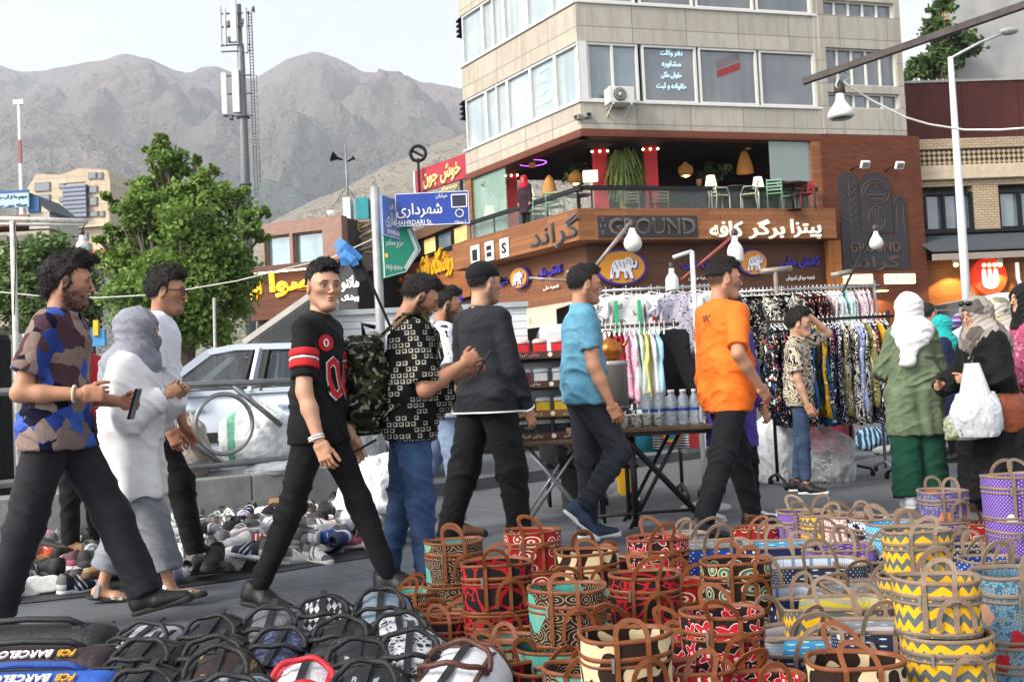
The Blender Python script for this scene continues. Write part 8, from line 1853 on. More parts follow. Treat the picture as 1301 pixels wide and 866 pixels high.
# man in the cap
ph_,J=person('man in black cap and charcoal long sleeved top seen from behind',gp(617,6.15),R(48),H=1.78,lean=-1,hip=(8,-12),knee=(5,9),abd=(6,6),foot=(4,-10),arms=((6,9,20,6),(4,10,16,4)),head=(-14,2),skin=sk3,hairstyle='buzz',beard=.5,girth=.99,sh=.93,
 top=dict(mat=cloth('charcoal_knit','#1b1c20',c2='#282a31',wr=.5),sleeve=1.97,loose=.007,sloose=.010,hem=-.045,wrinkle=.007,name='long_sleeved_top'),bottom=dict(mat=black_j,loose=.020,knee=.01,wrinkle=.008),shoes=dict(mat=shoe_k,sole=sole_g),cap=cloth('black_cap','#121214'))
V,Q,so=J['shirt'];m=MB();hemc=J['P']+np.array([math.sin(R(-1)*.3),0,1.])*(-.045)*1.78
b=V[np.abs(V[:,2]-hemc[2]-.012)<.009];b=b[np.hypot(b[:,0]-hemc[0],b[:,1]-hemc[1])<.24]
if len(b)>20:
 an=np.arctan2(b[:,1]-hemc[1],b[:,0]-hemc[0]);rings=[]
 for q in np.linspace(-math.pi,math.pi,49)[:-1]:
  sel=np.abs((an-q+math.pi) % (2*math.pi)-math.pi)<.12
  if sel.any():r_=np.hypot(b[sel,0]-hemc[0],b[sel,1]-hemc[1]).max()+.002;rings.append((hemc[0]+r_*math.cos(q),hemc[1]+r_*math.sin(q),hemc[2]+.006))
 if len(rings)>10:m.tube(rings,.006,5,closed=True);m.obj('hem_trim',wht_p,so)
for i in range(2):e,w_,d2=J['A'][i][1],J['A'][i][2],J['A'][i][4];s=Solid();s.cone(e+(w_-e)*.93,e+(w_-e)*.965,.050,.050,.001,cutb=True,cuta=True);vv,qq=s.mesh(.007);link('cuff_trim',arr_mesh('cuff_trim',vv,qq,wht_p),so)
m=MB();nbc=J['nb']+np.array([0,0,.012]);m.tube([tuple(nbc+np.array([.062*math.cos(q)+.008,.066*math.sin(q),-.012*math.cos(q)])) for q in np.linspace(0,6.283,25)[:-1]],.009,6,closed=True);m.obj('neck_trim',M('tan_trim','#8d7a66',.8),so)
# man in the blue polo
pi_,J=person('young man in sky blue polo shirt and dark grey trousers',gp(742,6.72),R(6),H=1.79,lean=0,hip=(25,2),knee=(62,3),foot=(-44,0),arms=((5,8,17,4),(2,8,14,4)),head=(4,3),skin=sk1,hairstyle='short',beard=.3,girth=1.05,sh=1.04,
 top=dict(mat=cloth('sky_blue_pique','#4f8aa6',c2='#6ba3bb',wr=.6),sleeve=.66,loose=.014,sloose=.014,hem=-.04,wrinkle=.008,collar=True),bottom=dict(mat=darkgrey_j,loose=.014,wrinkle=.008),shoes=dict(mat=M('denim_shoe','#26374d',.7),sole=sole_w))
V,Q,bo=J['bottom'];pp=J['P']+np.array([-.09,-.13,-.05]);
me=flat_mesh([(-.03,-.012),(.03,-.012),(.03,.014),(-.03,.014)],2);decal(J,pi_,'pocket_tag',M('tag_grey','#77797c',.6),me,pp,(.75,-.66,0),(0,0,1),'bottom')
# man in the orange shirt
pj_,J=person('tall young man in a bright orange tee with hand on hip',gp(922,6.62),R(27),H=1.81,lean=-1,hip=(-20,20),knee=(6,6),abd=(4,4),foot=(-10,6),arms=((-26,24,66,14),(6,10,10,2)),head=(-22,3),skin=sk1,hairstyle='fade',girth=.95,sh=.96,
 top=dict(mat=cloth('orange_cotton','#d9611a',c2='#e67425',var=.08,wr=.6),sleeve=.84,loose=.022,sloose=.020,waist=1.18,hem=-.075,wrinkle=.010),bottom=dict(mat=cloth('navy_black_trousers','#0f1116',wr=.6),loose=.016,knee=.008,wrinkle=.007),shoes=dict(mat=shoe_k,sole=sole_k))
nn=J['nb'];me=text_mesh('VX',width=.07,height=.05,bold=.01);decal(J,pj_,'back_mark',blackp,me,nn+np.array([-.12,.0,-.09]),(0,-1,0),(0,0,1))
V,Q,so=J['shirt']
for sd_,S_ in ((-1,J['S'][0]),(1,J['S'][1])):
 me=flat_mesh([(-.085,-.022),(.085,-.03),(.085,.03),(-.085,.022)],3);decal(J,pj_,'shoulder_panel',blackp,me,(np.array(S_)*.7+nn*.3)+np.array([.02,0,0]),(0,1,0),(-1,0,0),off=.005)
# person behind the orange shirt
person('woman in purple and black leggings hidden behind the orange shirt',gp(926,7.15),R(30),H=1.60,hip=(8,-10),knee=(4,8),foot=(2,-6),fem=True,skin=sk3,hairstyle='long',arms=((4,8,20,4),(4,8,20,4)),top=dict(mat=cloth('purple_tunic','#4b3a8a'),sleeve=1.8,hem=-.2,loose=.03),bottom=dict(mat=black_c,loose=.004),shoes=dict(mat=shoe_w,sole=sole_w,lace=shoe_w))
# boy
pk2,J=person('boy in cream swirl print shirt and jeans beside the dresses',gp(1014,8.78),R(-24),H=1.55,lean=0,hip=(4,-4),knee=(4,4),arms=((4,8,14,3),(112,26,112,34)),head=(2,2),skin=sk3,hairstyle='curly',girth=.92,top=dict(mat=boyp,sleeve=.8,loose=.024,hem=-.06,collar=True),bottom=dict(mat=cloth('slate_jeans','#2f4159',c2='#435672',wr=.6),loose=.006,len=.9),shoes=dict(mat=shoe_k,sole=sole_w,lace=shoe_k))
# woman in green
sage=cloth('sage_linen','#596850',c2='#6d7b60',wr=.8);wsc=cloth('white_scarf','#d5d5d5',var=.04,wr=.7)
pl_,J=person('woman in white headscarf and sage green tunic seen from behind',gp(1160,7.57),R(78),H=1.57,lean=0,hip=(4,-4),knee=(4,4),arms=((14,14,62,14),(18,16,66,10)),head=(8,4),fem=True,skin=sk3,hairstyle=None,girth=.93,sh=.90,
 top=dict(mat=sage,sleeve=1.9,loose=.030,sloose=.026,hem=-.20,flare=.01,wrinkle=.010,drape=.006,name='tunic'),bottom=dict(mat=cloth('bottle_green_trousers','#12402f',wr=.6),loose=.035,knee=.02,flare=.045,len=1.0),shoes=dict(mat=shoe_w,sole=sole_w),
 scarf=dict(mat=wsc,loose=.022,tails=[((-.075,.0,-.15),(-.150,.03,-.30),.045,.042,(0,1,0),2.9),((-.150,.05,-.27),(-.185,.10,-.48),.036,.026,(0,1,0),2.6)]))
# woman with the bags
gsc=pattern('grey_striped_scarf','#7f7871',['#8b847c','#57514d','#9c948b','#857d75','#6f6862','#8d867e'],9,'camo')
pm_,J=person('woman in grey patterned scarf and black chador carrying bags',gp(1256,7.15),R(194),H=1.48,lean=5,hip=(10,-8),knee=(6,8),arms=((10,12,70,20),(6,12,84,24)),head=(2,8),fem=True,skin='#b58a70',hairstyle=None,girth=.98,
 top=dict(mat=cloth('black_chador','#0c0c0e',wr=.8),sleeve=1.95,loose=.05,sloose=.05,hem=-.46,flare=.10,wrinkle=.014,drape=.025,nf=8,name='chador'),bottom=dict(mat=black_c,loose=.04,flare=.04),shoes=dict(mat=shoe_k,sole=sole_k),
 scarf=dict(mat=gsc,loose=.026,face=.005,tails=[((.03,.02,-.18),(.07,.03,-.46),.095,.06,(0,1,0),1.5),((-.03,0,-.2),(-.05,0,-.28),.15,.16,(0,1,0),1.25)]),hands=('fist','fist'))
t=thing('sunglasses','dark sunglasses pushed up on grey patterned scarf','sunglasses',pm_.location,R(194));Hm,hc,hs=J['Hm'],J['hc'],J['hs'];m=MB()
for y in (-1,1):m.sphere(hp(.075,y*.036,.105),.026,10,6,(.9,1,.7));m.tube([hp(.07,y*.06,.10),hp(.0,y*.102,.07),hp(-.05,y*.105,.03)],.005,5)
m.tube([hp(.085,-.02,.11),hp(.09,0,.115),hp(.085,.02,.11)],.004,5);m.obj('frame',M('sunglass_black','#0f0f10',.15),t)
w,Mx=J['hand1'];wl_=Matrix.Rotation(R(194),4,'Z') @ Vector(w);hand_w=Vector(pm_.location)+wl_
bagw=(lambda g:(g.col('#c9cbd0'),g.put(g.b.inputs['Alpha'],g.math('ADD',.72,g.math('MULTIPLY',g.noise(g.obj,12,4,.7,1.),.4))),g.bump(g.noise(g.map(g.obj,(14,14,7)),1.,4,.6,1.5),.7,.03),g.m)[3])(G('carrier_plastic',.25,0,.5))
q=at(1243,555,6.9);o=blob('carrier_bag','white plastic carrier bag hanging from the chador woman hand','bag',(q.x,q.y,q.z),(.34,.22,.34),bagw,41,.07,.05);
m=MB();top_=hand_w-Vector(o.location);m.loft([[tuple(Vector((.02*math.cos(a),.02*math.sin(a),0))+top_) for a in np.linspace(0,6.28,13)[:-1]],[tuple(Vector((.05*math.cos(a),.04*math.sin(a),.40))*1.+top_*.25) for a in np.linspace(0,6.28,13)[:-1]],[(.12*math.cos(a),.08*math.sin(a),.24) for a in np.linspace(0,6.28,13)[:-1]]],caps=False);m.obj('neck',bagw,o)
q=at(1226,558,6.95);veg=leaf_mat('vegetable_leaves','#5f7a35','#93a862');blob('vegetable_bag','clear bag of green leafy vegetables beside the carrier bag','bag',(q.x,q.y,q.z),(.26,.18,.20),(lambda g:(g.col(g.mix(g.step(g.noise(g.obj,16,5,.7,1.),.4,.62),'#5d6e42','#b5bda8')),g.bump(g.noise(g.obj,20,4,.7,1.),.7,.03),g.m)[2])(G('vegetable_bag_plastic',.3)),43,.1,.08)
q=at(1277,545,6.98);lth=M('brown_leather','#7d3f24',.45,var=.25,scale=9,bump=.3);hb=blob('handbag','tan brown leather shoulder bag beside white carrier bag','handbag',(q.x,q.y,q.z-.02),(.36,.18,.30),lth,45,.06,.05,R(10));m=MB();m.tube([(-.14,0,.24),(-.10,0,.36),(.0,0,.44),(.10,0,.36),(.14,0,.24)],.012,6);m.obj('handle',lth,hb);m=MB();m.tube([(-.15,-.02,.24),(0,-.03,.265),(.15,-.02,.24)],.008,6);m.obj('zip',M('brass','#8d7a4a',.4,.7),hb)
# background people
pn_,J=person('man in plaid shirt raising his arm by the white van',gp(1180,12.),R(35),H=1.76,arms=((118,18,18,0),(10,10,20,4)),head=(-10,-4),skin=sk1,hairstyle='buzz',girth=1.06,top=dict(mat=plaid,sleeve=1.9,loose=.026,collar=True),bottom=dict(mat=darkgrey_j),shoes=dict(mat=shoe_k,sole=sole_k),vox=.015)
person('woman in pale headscarf and grey coat behind chador woman',gp(1277,8.6),R(200),H=1.56,fem=True,hairstyle=None,skin=sk3,arms=((6,8,30,6),(6,8,30,6)),top=dict(mat=cloth('grey_coat','#4d4e4b',wr=.6),sleeve=1.9,hem=-.3,loose=.05,flare=.06),bottom=dict(mat=black_c),shoes=dict(mat=shoe_k,sole=sole_k),scarf=dict(mat=pattern('yellow_grey_scarf','#8d8a80',['#a29d90','#8f8a45','#b3aca2','#77726a'],12,'camo'),loose=.028,tails=[((-.03,0,-.2),(-.05,0,-.28),.16,.17,(0,1,0),1.25)]),vox=.014)
person('woman in turquoise headscarf far behind the green tunic',gp(1204,11.),R(150),H=1.56,fem=True,hairstyle=None,skin=sk3,top=dict(mat=cloth('navy_coat','#1a2440'),sleeve=1.9,hem=-.3,loose=.04,flare=.04),bottom=dict(mat=black_c),shoes=dict(mat=shoe_k,sole=sole_k),scarf=dict(mat=cloth('turquoise_scarf','#1f9a98',wr=.5),loose=.024,tails=[((-.03,0,-.2),(-.05,0,-.27),.15,.16,(0,1,0),1.25)]),vox=.016)
person('woman in pink dress cut off by the right photo edge',gp(1316,7.6),R(180),H=1.60,fem=True,hairstyle=None,skin=sk3,girth=1.05,arms=((6,8,30,6),(6,8,30,6)),top=dict(mat=pattern('pink_print','#a8506e',['#c98aa0','#7a2f4c'],22),sleeve=1.9,hem=-.3,loose=.04,flare=.05),bottom=dict(mat=black_c),shoes=dict(mat=shoe_k,sole=sole_k),scarf=dict(mat=cloth('black_scarf','#141416'),loose=.024),vox=.014)
t=pole('thin grey pole standing behind chador woman at the right edge',vert(1292,378,8.2),.013,rustp,'rail_post')
person('grey haired man in pale striped shirt by the white truck',gp(474,12.),R(-60),H=1.74,hairstyle='buzz',hairc='#6d6b68',skin=sk1,head=(10,10),top=dict(mat=pattern('pale_stripe','#a9aba6',['#c6c6c0'],26,'stripe'),sleeve=.8,loose=.024,collar=True),bottom=dict(mat=charcoal),shoes=dict(mat=shoe_k,sole=sole_k),vox=.016)
person('stall keeper in dark clothes sitting behind the tea table',gp(712,8.75),R(-75),H=1.70,lean=14,hip=(82,76),knee=(80,86),arms=((34,10,40,20),(34,10,40,20)),head=(0,20),skin=sk2,hairstyle='short',seat=.44,top=dict(mat=cloth('dark_jumper','#1c1d22'),sleeve=1.9,loose=.024),bottom=dict(mat=cloth('grey_work_trousers','#3a3b3c'),loose=.02),shoes=dict(mat=shoe_k,sole=sole_k),vox=.014)
p=gp(712,8.75);t=thing('stool','low dark stool under the seated stall keeper','stool',(p[0],p[1]+.04,0));m=MB();m.box((0,0,.335),(.34,.34,.04));m.obj('seat',blackp,t,bevel=.01)
for x in (-.14,.14):
 for y in (-.14,.14):m=MB();m.tube([(x,y,0),(x,y,.32)],.014,6);m.obj('leg',blackp,t)
p=cpt(668,262,29.0);fg,_=person('person in bright red headscarf standing in the cafe balcony',(p.x,p.y,zf+.001),R(-120),H=1.50,fem=True,hairstyle=None,skin=sk3,top=dict(mat=cloth('dark_plum_coat','#33202a'),sleeve=1.9,hem=-.25,loose=.04),bottom=dict(mat=black_c),shoes=dict(mat=shoe_k,sole=sole_k),scarf=dict(mat=cloth('red_scarf','#c01a30'),loose=.026),vox=.022)
p=cpt(889,262,29.2);person('seated cafe guest in dark clothes behind the front balustrade',(p.x,p.y,zf+.001),R(-90),H=1.72,hip=(80,80),knee=(80,80),seat=.45,lean=4,skin=sk2,hairstyle='short',top=dict(mat=cloth('cafe_black','#1b1b20'),sleeve=1.9),bottom=dict(mat=charcoal),shoes=dict(mat=shoe_k,sole=sole_k),vox=.022)
# ================================================================== GOODS FOR SALE: woven bags
def uvpat(name,kind,cols,s=1.):
 """pattern in the bag's own wrap-around coordinates (metres round the wall, metres up)"""
 g=G(name,.75,0,.25);vo_=g.vor;g.vor=lambda *a,**k:vo_(*a,voronoi_dimensions='2D',**k);v=g.uv;v=g.map(v,(s,s,s));X,Y,Z=g.sep(v)
 wv=g.noise(g.uv,420,1)
 if kind=='chevron':
  tri=g.math('ABSOLUTE',g.math('SUBTRACT',g.math('FRACT',g.math('MULTIPLY',X,27.)),.5));f=g.math('FRACT',g.math('ADD',g.math('MULTIPLY',Y,21.),g.math('MULTIPLY',tri,.95)))
  c=g.mix(g.math('LESS_THAN',f,.5),cols[0],cols[1])
 elif kind=='web':
  w=g.n('VectorMath',{0:v,1:g.n('VectorMath',{0:g.noise(v,7,2,out=1),'Scale':.09},operation='SCALE')},operation='ADD')
  d=g.vor(w,15,'DISTANCE_TO_EDGE');d2=g.vor(w,34,'DISTANCE_TO_EDGE');sel=g.math('GREATER_THAN',g.noise(v,9,1),.52)
  c=g.mix(g.math('LESS_THAN',d,.075),cols[1],cols[0]);c=g.mix(g.math('MULTIPLY',sel,g.math('LESS_THAN',d2,.085)),c,cols[0])
 elif kind=='rings':
  d=g.vor(v,16,rnd=.55);cid=g.sep(g.vor(v,16,out=1,rnd=.55))[0];c=g.ramp(g.math('ADD',d,g.math('MULTIPLY',cid,.12)),[(0,cols[0]),(.14,cols[1]),(.22,cols[2]),(.32,cols[3]),(.38,cols[1]),(.45,cols[0])],'CONSTANT')
 elif kind=='drops':
  w=g.n('VectorMath',{0:g.map(v,(1,.55,1),(0,0,0),(0,0,.5)),1:g.n('VectorMath',{0:g.noise(v,6,1,out=1),'Scale':.10},operation='SCALE')},operation='ADD');c=g.mix(g.math('GREATER_THAN',g.noise(w,24,0,.3,.35),.535),cols[0],cols[1])
 elif kind=='paisley':
  n=g.noise(v,5.5,1,.4,.5);d=g.vor(v,26,rnd=.8);sw2=g.math('LESS_THAN',g.math('ABSOLUTE',g.math('SUBTRACT',g.math('FRACT',g.math('MULTIPLY',d,4.2)),.5)),.12);c=g.mix(sw2,cols[0],cols[1])
  cid=g.vor(v,8.5,rnd=.9);r_=g.sep(g.vor(v,8.5,out=1,rnd=.9));fl=g.math('MULTIPLY',g.math('LESS_THAN',g.math('ADD',cid,g.math('MULTIPLY',g.math('SUBTRACT',n,.5),.6)),.40),g.math('GREATER_THAN',r_[0],.30));pet=g.math('LESS_THAN',g.math('FRACT',g.math('MULTIPLY',g.noise(v,24,1,.5,.6),5.)),.22)
  c=g.mix(fl,c,g.mix(pet,cols[2],g.mix(g.math('GREATER_THAN',r_[1],.55),cols[3],cols[1])))
 elif kind=='flowers':
  sx=g.n('VectorMath',{0:v,1:(17,17,17)},operation='MULTIPLY');dv=g.vor(v,17,rnd=.45);ps=g.vor(v,17,out=2,rnd=.45);lv=g.n('VectorMath',{0:v,1:ps},operation='SUBTRACT');lx,ly,lz=g.sep(lv)
  an=g.math('ARCTAN2',ly,lx);pt_=g.math('ADD',.37,g.math('MULTIPLY',g.math('COSINE',g.math('MULTIPLY',an,5.)),.15));f=g.math('LESS_THAN',dv,pt_);e_=g.math('LESS_THAN',dv,g.math('ADD',pt_,.05));c=g.mix(e_,cols[0],cols[2]);c=g.mix(f,c,cols[1]);c=g.mix(g.math('LESS_THAN',dv,.10),c,cols[2])
  d3=g.vor(v,30,rnd=1.);c=g.mix(g.math('MULTIPLY',g.math('LESS_THAN',d3,.2),g.math('SUBTRACT',1.,e_)),c,cols[3])
 elif kind=='dots':
  fx,fy=g.math('SUBTRACT',g.math('FRACT',g.math('MULTIPLY',g.math('ADD',X,Y),cols[3])),.5),g.math('SUBTRACT',g.math('FRACT',g.math('MULTIPLY',g.math('SUBTRACT',X,Y),cols[3])),.5);rr_=g.math('ADD',g.math('MULTIPLY',fx,fx),g.math('MULTIPLY',fy,fy));c=g.mix(g.math('LESS_THAN',rr_,cols[4]),cols[0],cols[1])
  d=g.vor(v,9,rnd=1.);r_=g.sep(g.vor(v,9,out=1,rnd=1.));c=g.mix(g.math('MULTIPLY',g.math('LESS_THAN',d,.20),g.math('GREATER_THAN',r_[0],.6)),c,g.mix(g.math('GREATER_THAN',r_[1],.6),'#d8d3dc',cols[2]))
 elif kind=='mosaic':
  r_=g.sep(g.vor(v,110,out=1));d=g.vor(v,110,'DISTANCE_TO_EDGE');c=g.ramp(r_[0],[(0,cols[0]),(.3,cols[1]),(.6,cols[2]),(.8,cols[0])],'CONSTANT');c=g.mix(g.math('LESS_THAN',d,.06),c,'#23252c');d2=g.vor(v,9,rnd=1.);r2=g.sep(g.vor(v,9,out=1,rnd=1.));c=g.mix(g.math('MULTIPLY',g.math('LESS_THAN',g.math('ADD',d2,g.math('MULTIPLY',g.noise(v,30,2),.5)),.5),g.math('GREATER_THAN',r2[0],.6)),c,g.mix(g.math('GREATER_THAN',r2[1],.5),cols[3],cols[4]))
 elif kind=='stripe':
  c=g.mix(g.math('LESS_THAN',g.math('FRACT',g.math('MULTIPLY',X,60.)),.2),cols[0],cols[1])
 g.col(g.mix(g.math('MULTIPLY',g.step(wv,.3,.7),.10),c,'#20201f'));g.bump(g.math('ADD',wv,g.math('MULTIPLY',g.noise(g.uv,8,3),2.)),.22,.006);return g.m
PT={'redweb':uvpat('red_black_web','web',['#a3141f','#140c0d']),'paisley':uvpat('brown_turquoise_blossom','paisley',['#24150f','#9a8468','#3f9a8d','#6d7672']),'redrings':uvpat('red_ring_print','rings',['#8e1218','#d3c4b0','#a5161d','#6d0f14']),'zebra':uvpat('brown_cream_drops','drops',['#24150e','#cbb791']),'redflower':uvpat('red_flower_print','flowers',['#1c0f10','#b8142a','#d8ccc6','#8d1020']),'tealrings':uvpat('teal_ring_print','rings',['#1e1713','#c3b184','#2d7d78','#4a3020']),
'chev':uvpat('yellow_grey_zigzag','chevron',['#e0a81a','#575f60']),'chevp':uvpat('pale_zigzag','chevron',['#d6c24a','#a9a894']),'purple':uvpat('purple_dot_print','dots',['#5b3a92','#b9a5d2','#d98a2a',62.,.05]),'mosaicp':uvpat('violet_mosaic','mosaic',['#6d6a86','#5a4aa0','#8d8a96','#c07a56','#4a3f9a']),'mosaicb':uvpat('blue_red_mosaic','mosaic',['#6d97ac','#7f8d92','#3f6a86','#a81f2a','#c0907a']),'navydot':uvpat('navy_dot_print','dots',['#232b40','#c2c8d2','#3a4660',46.,.03]),'bluedot':uvpat('bright_blue_dots','dots',['#24408a','#c9d2e0','#7fb2d0',40.,.035]),'navyfl':uvpat('navy_blossom','flowers',['#14183a','#d3d3d8','#5d4a9a','#7a8a2c']),'skydot':uvpat('sky_blue_dots','dots',['#4aa0cc','#bfe0ee','#8fd0e6',50.,.05]),'pink':uvpat('dusty_pink_print','flowers',['#b58d8d','#d9c9c4','#a86a70','#8a6a6d']),'star':uvpat('navy_star_print','dots',['#17204a','#d6d9e0','#c9ccd6',17.,.02]),'silver':uvpat('silver_dots','dots',['#8b9096','#c2c6ca','#a9adb2',50.,.03]),'blstripe':uvpat('blue_stripe_lining','stripe',['#c3ccd8','#6f88a8'])}
tan=M('tan_leather_trim','#713d1c',.5,var=.22,scale=25,bump=.25,bscale=200);taupe=M('taupe_trim','#7b6858',.6,var=.18,scale=25,bump=.25,bscale=200);inner=M('bag_lining','#55381f',.8,var=.3);zipm=M('zip_metal','#b8b4a8',.3,.8)
def sup(a,e):c,s_=math.cos(a),math.sin(a);return math.copysign(abs(c)**e,c),math.copysign(abs(s_)**e,s_)
def woven_bag(label,loc,w,d,h,pat,trim,rz=0.,ex=.74,handles=True,side=True,group='woven bags heaped for sale',seed=0,zip_=True,lining=None,hh=.75):
 rnd=random.Random(seed);t=thing('woven_bag',label,'bag',loc,rz,group);n=40;a_,b_=w/2,d/2;tp=.97
 per=math.pi*(a_+b_)
 def pt(k,z,off=0.):c,s_=sup(2*math.pi*k/n,ex);f=1-(1-tp)*(1-z/h)*1.;return (c*(a_*f+off),s_*(b_*f+off),z+.003*math.sin(2*math.pi*2*k/n+seed)*(z/h))
 m=MB();zs=[0,h*.25,h*.5,h*.75,h];vs=[pt(k,z) for z in zs for k in range(n)];fs=[];uv=[]
 for i in range(4):
  for k in range(n):l=(k+1) % n;fs.append((i*n+k,i*n+l,(i+1)*n+l,(i+1)*n+k));u0,u1=per*k/n+seed*.37,per*(k+1)/n+seed*.37;uv.append(((u0,zs[i]),(u1,zs[i]),(u1,zs[i+1]),(u0,zs[i+1])))
 m.add(vs,fs,uv,sm=True)
 m.add([pt(k,.004,-.004) for k in range(n)],[tuple(range(n))[::-1]],sm=False);m.obj('wall',PT[pat],t)
 # lining: inside wall and bottom a little below the rim
 m=MB();m.smooth=True;vs=[pt(k,z,-.007) for z in (h*.99,h*.55) for k in range(n)];fs=[(k,n+k,n+(k+1) % n,(k+1) % n) for k in range(n)];uv=[((k/n*per,h),(k/n*per,h*.5),((k+1)/n*per,h*.5),((k+1)/n*per,h)) for k in range(n)];fs.append(tuple(range(n,2*n)));uv.append(tuple((vs[n+k][0],vs[n+k][1]) for k in range(n)));m.add(vs,fs,uv);m.obj('lining',PT[lining] if lining else PT[pat],t)
 def ring(z,ww,off,nm):
  m=MB();rows=[[pt(k,z-ww/2,.0),] for k in range(0)];
  r4=[[pt(k,z-ww/2,.001) for k in range(n)],[pt(k,z-ww*.35,off) for k in range(n)],[pt(k,z+ww*.35,off) for k in range(n)],[pt(k,z+ww/2,.001) for k in range(n)]]
  if nm=='rim':r4 += [[pt(k,z+ww*.45,-.008) for k in range(n)],[pt(k,z-ww/2,-.009) for k in range(n)]]
  m.loft(r4,caps=False);m.obj(nm,trim,t)
 ring(h,.011,.0026,'rim')
 if zip_:ring(h*.74,.013,.0028,'zip_band');ring(h*.74-.019,.008,.003,'zip_band');k=int(n*.70);p=Vector(pt(k,h*.735,.008));m=MB();m.box(p,(.008,.006,.02));m.box(p-Vector((0,0,.018)),(.006,.004,.02));m.obj('zip_pull',zipm,t)
 ring(.010,.011,.0026,'base_trim')
 # vertical straps and handles
 for sg in (-1,1):
  hw=w*.17*1.
  if handles:
   pts=[];lean=sg*rnd.uniform(.1,.9)*rnd.choice((1,1,-1));sw2=rnd.uniform(-.045,.045);H_=(.078 if hh<1 else .12)*rnd.uniform(.85,1.2)
   y0=sg*(b_*(1-abs(hw/a_)**(2/ex))**(ex/2) if ex<1 else b_)*1.0+sg*.004
   for q in np.linspace(0,1,13):
    x=-hw*math.cos(math.pi*q);z=H_*math.sin(math.pi*q)**.75;pts.append((x*(1+.15*math.sin(math.pi*q))+sw2*math.sin(math.pi*q),y0-lean*z*.55,h-.005+z*(1-.25*abs(lean))))
   pts=[(-hw,y0*1.,.02),(-hw,y0,h*.5)]+pts+[(hw,y0,h*.5),(hw,y0,.02)]
   nd=[Vector((1,0,0))]*2+[Vector((math.sin(math.pi*q),0,math.cos(math.pi*q)*1.)) for q in np.linspace(0,1,13)]+[Vector((1,0,0))]*2
   wd=[]
   for i,q in enumerate(pts):
    a=Vector(pts[min(i+1,len(pts)-1)])-Vector(pts[max(i-1,0)]);wd.append(a.cross(Vector((0,1,lean*.55))).normalized())
   m=MB();m.strap(pts,wd,.0135,.0045);m.obj('handle',trim,t)
 if side:
  hw=w*.20;pts=[]
  ang=-.75
  cx_,cy=a_*math.cos(ang)*.0+w*.17,-b_-.012
  for q in np.linspace(0,1,13):
   x=cx_-hw*math.cos(math.pi*q);z=h*.16+h*.58*math.sin(math.pi*q)**.7
   yy=-b_*(max(.05,1-abs(min(.98,abs(x)/a_))**(2/ex)))**(ex/2)-.008-.012*math.sin(math.pi*q);pts.append((x,yy,z))
  wd=[]
  for i in range(len(pts)):a=Vector(pts[min(i+1,len(pts)-1)])-Vector(pts[max(i-1,0)]);wd.append(a.cross(Vector((0,1,0))).normalized())
  m=MB();m.strap(pts,wd,.0130,.0045);m.obj('side_handle',trim,t)
 return t
def stack(px,py,w,pat,trim,desc,tiers=2,Y=None,h=.18,rz=0.,seed=0,dx=.0,d=None,handles=True,**k):
 """a pile of bags whose top rim is seen at photo pixel px,py"""
 hp_=hor(px)
 if Y is None:Y=(CAMZ-tiers*h)*FPX/(py-hp_)
 X=at(px,py,Y).x;rnd=random.Random(seed)
 names={1:('',),2:('upper ','lower '),3:('top ','middle ','bottom ')}[tiers]
 for i in range(tiers):
  z=(tiers-1-i)*h+.005
  j=0 if i==0 else 1
  lb=('%s%s' % (names[i],desc)).strip()
  woven_bag(lb,(X+(rnd.uniform(-.02,.02)+dx*i)*j,Y+rnd.uniform(-.012,.012)*j,z+.002),w*(1+.05*i),(d or w*.74)*(1+.05*i),h-.004 if i else h,pat,trim,R(rz+rnd.uniform(-7,7)*j),handles=(i==0 and handles),seed=seed+i,**k)
stack(576,687,.255,'paisley',tan,'brown and turquoise blossom bag nearest the backpack man',seed=1,rz=6)
stack(676,674,.262,'redrings',tan,'red ring print bag nearest the capped man',seed=3)
stack(630,714,.268,'redweb',tan,'red and black web bag beside the white duffel',seed=5,rz=4,dx=-.01)
stack(720,745,.255,'paisley',tan,'turquoise blossom bag in front of the cream and brown one',seed=7,rz=-8,dx=-.03,h=.182)
stack(745,700,.25,'zebra',tan,'brown and cream drop print bag farthest back',seed=9,rz=5)
stack(835,683,.257,'redflower',tan,'red flower bag farthest back below the polo man',seed=11)
stack(818,729,.245,'redweb',tan,'red and black web bag in the middle of the heap',seed=13,rz=-5,h=.175)
stack(793,803,.245,'zebra',tan,'brown and cream drop print bag at the front edge',seed=15,rz=7,h=.175)
stack(934,712,.255,'tealrings',tan,'teal ring print bag in front of the orange shirt man',seed=17,rz=4,h=.172)
stack(916,776,.24,'redflower',tan,'red flower bag standing at the front of the heap',seed=19,h=.172,rz=-4)
stack(966,858,.24,'redflower',tan,'red flower bag cut by the bottom photo edge',tiers=1,Y=2.78,h=.21,seed=21,rz=12)
stack(1086,834,.25,'zebra',tan,'striped brown and cream bag beside the zigzag pile',tiers=1,Y=2.72,h=.265,seed=22,rz=-6)
stack(1164,674,.23,'chev',taupe,'yellow zigzag bag of the rear zigzag pile',tiers=3,Y=3.58,h=.153,seed=23,rz=-8)
stack(1188,738,.228,'chev',taupe,'yellow zigzag bag of the front zigzag pile',tiers=3,Y=2.85,h=.147,seed=26,rz=-16,dx=.012)
stack(1197,624,.222,'mosaicp',taupe,'violet mosaic bag before the green tunic woman',tiers=3,Y=4.95,h=.141,seed=29,d=.2)
stack(1285,606,.24,'purple',taupe,'purple dotted bag in the pile at right edge',tiers=3,Y=4.4,h=.18,seed=32,d=.2)
stack(1290,725,.26,'mosaicb',taupe,'blue and red mosaic bag at the lower right edge',tiers=2,Y=3.1,h=.198,seed=35,rz=8)
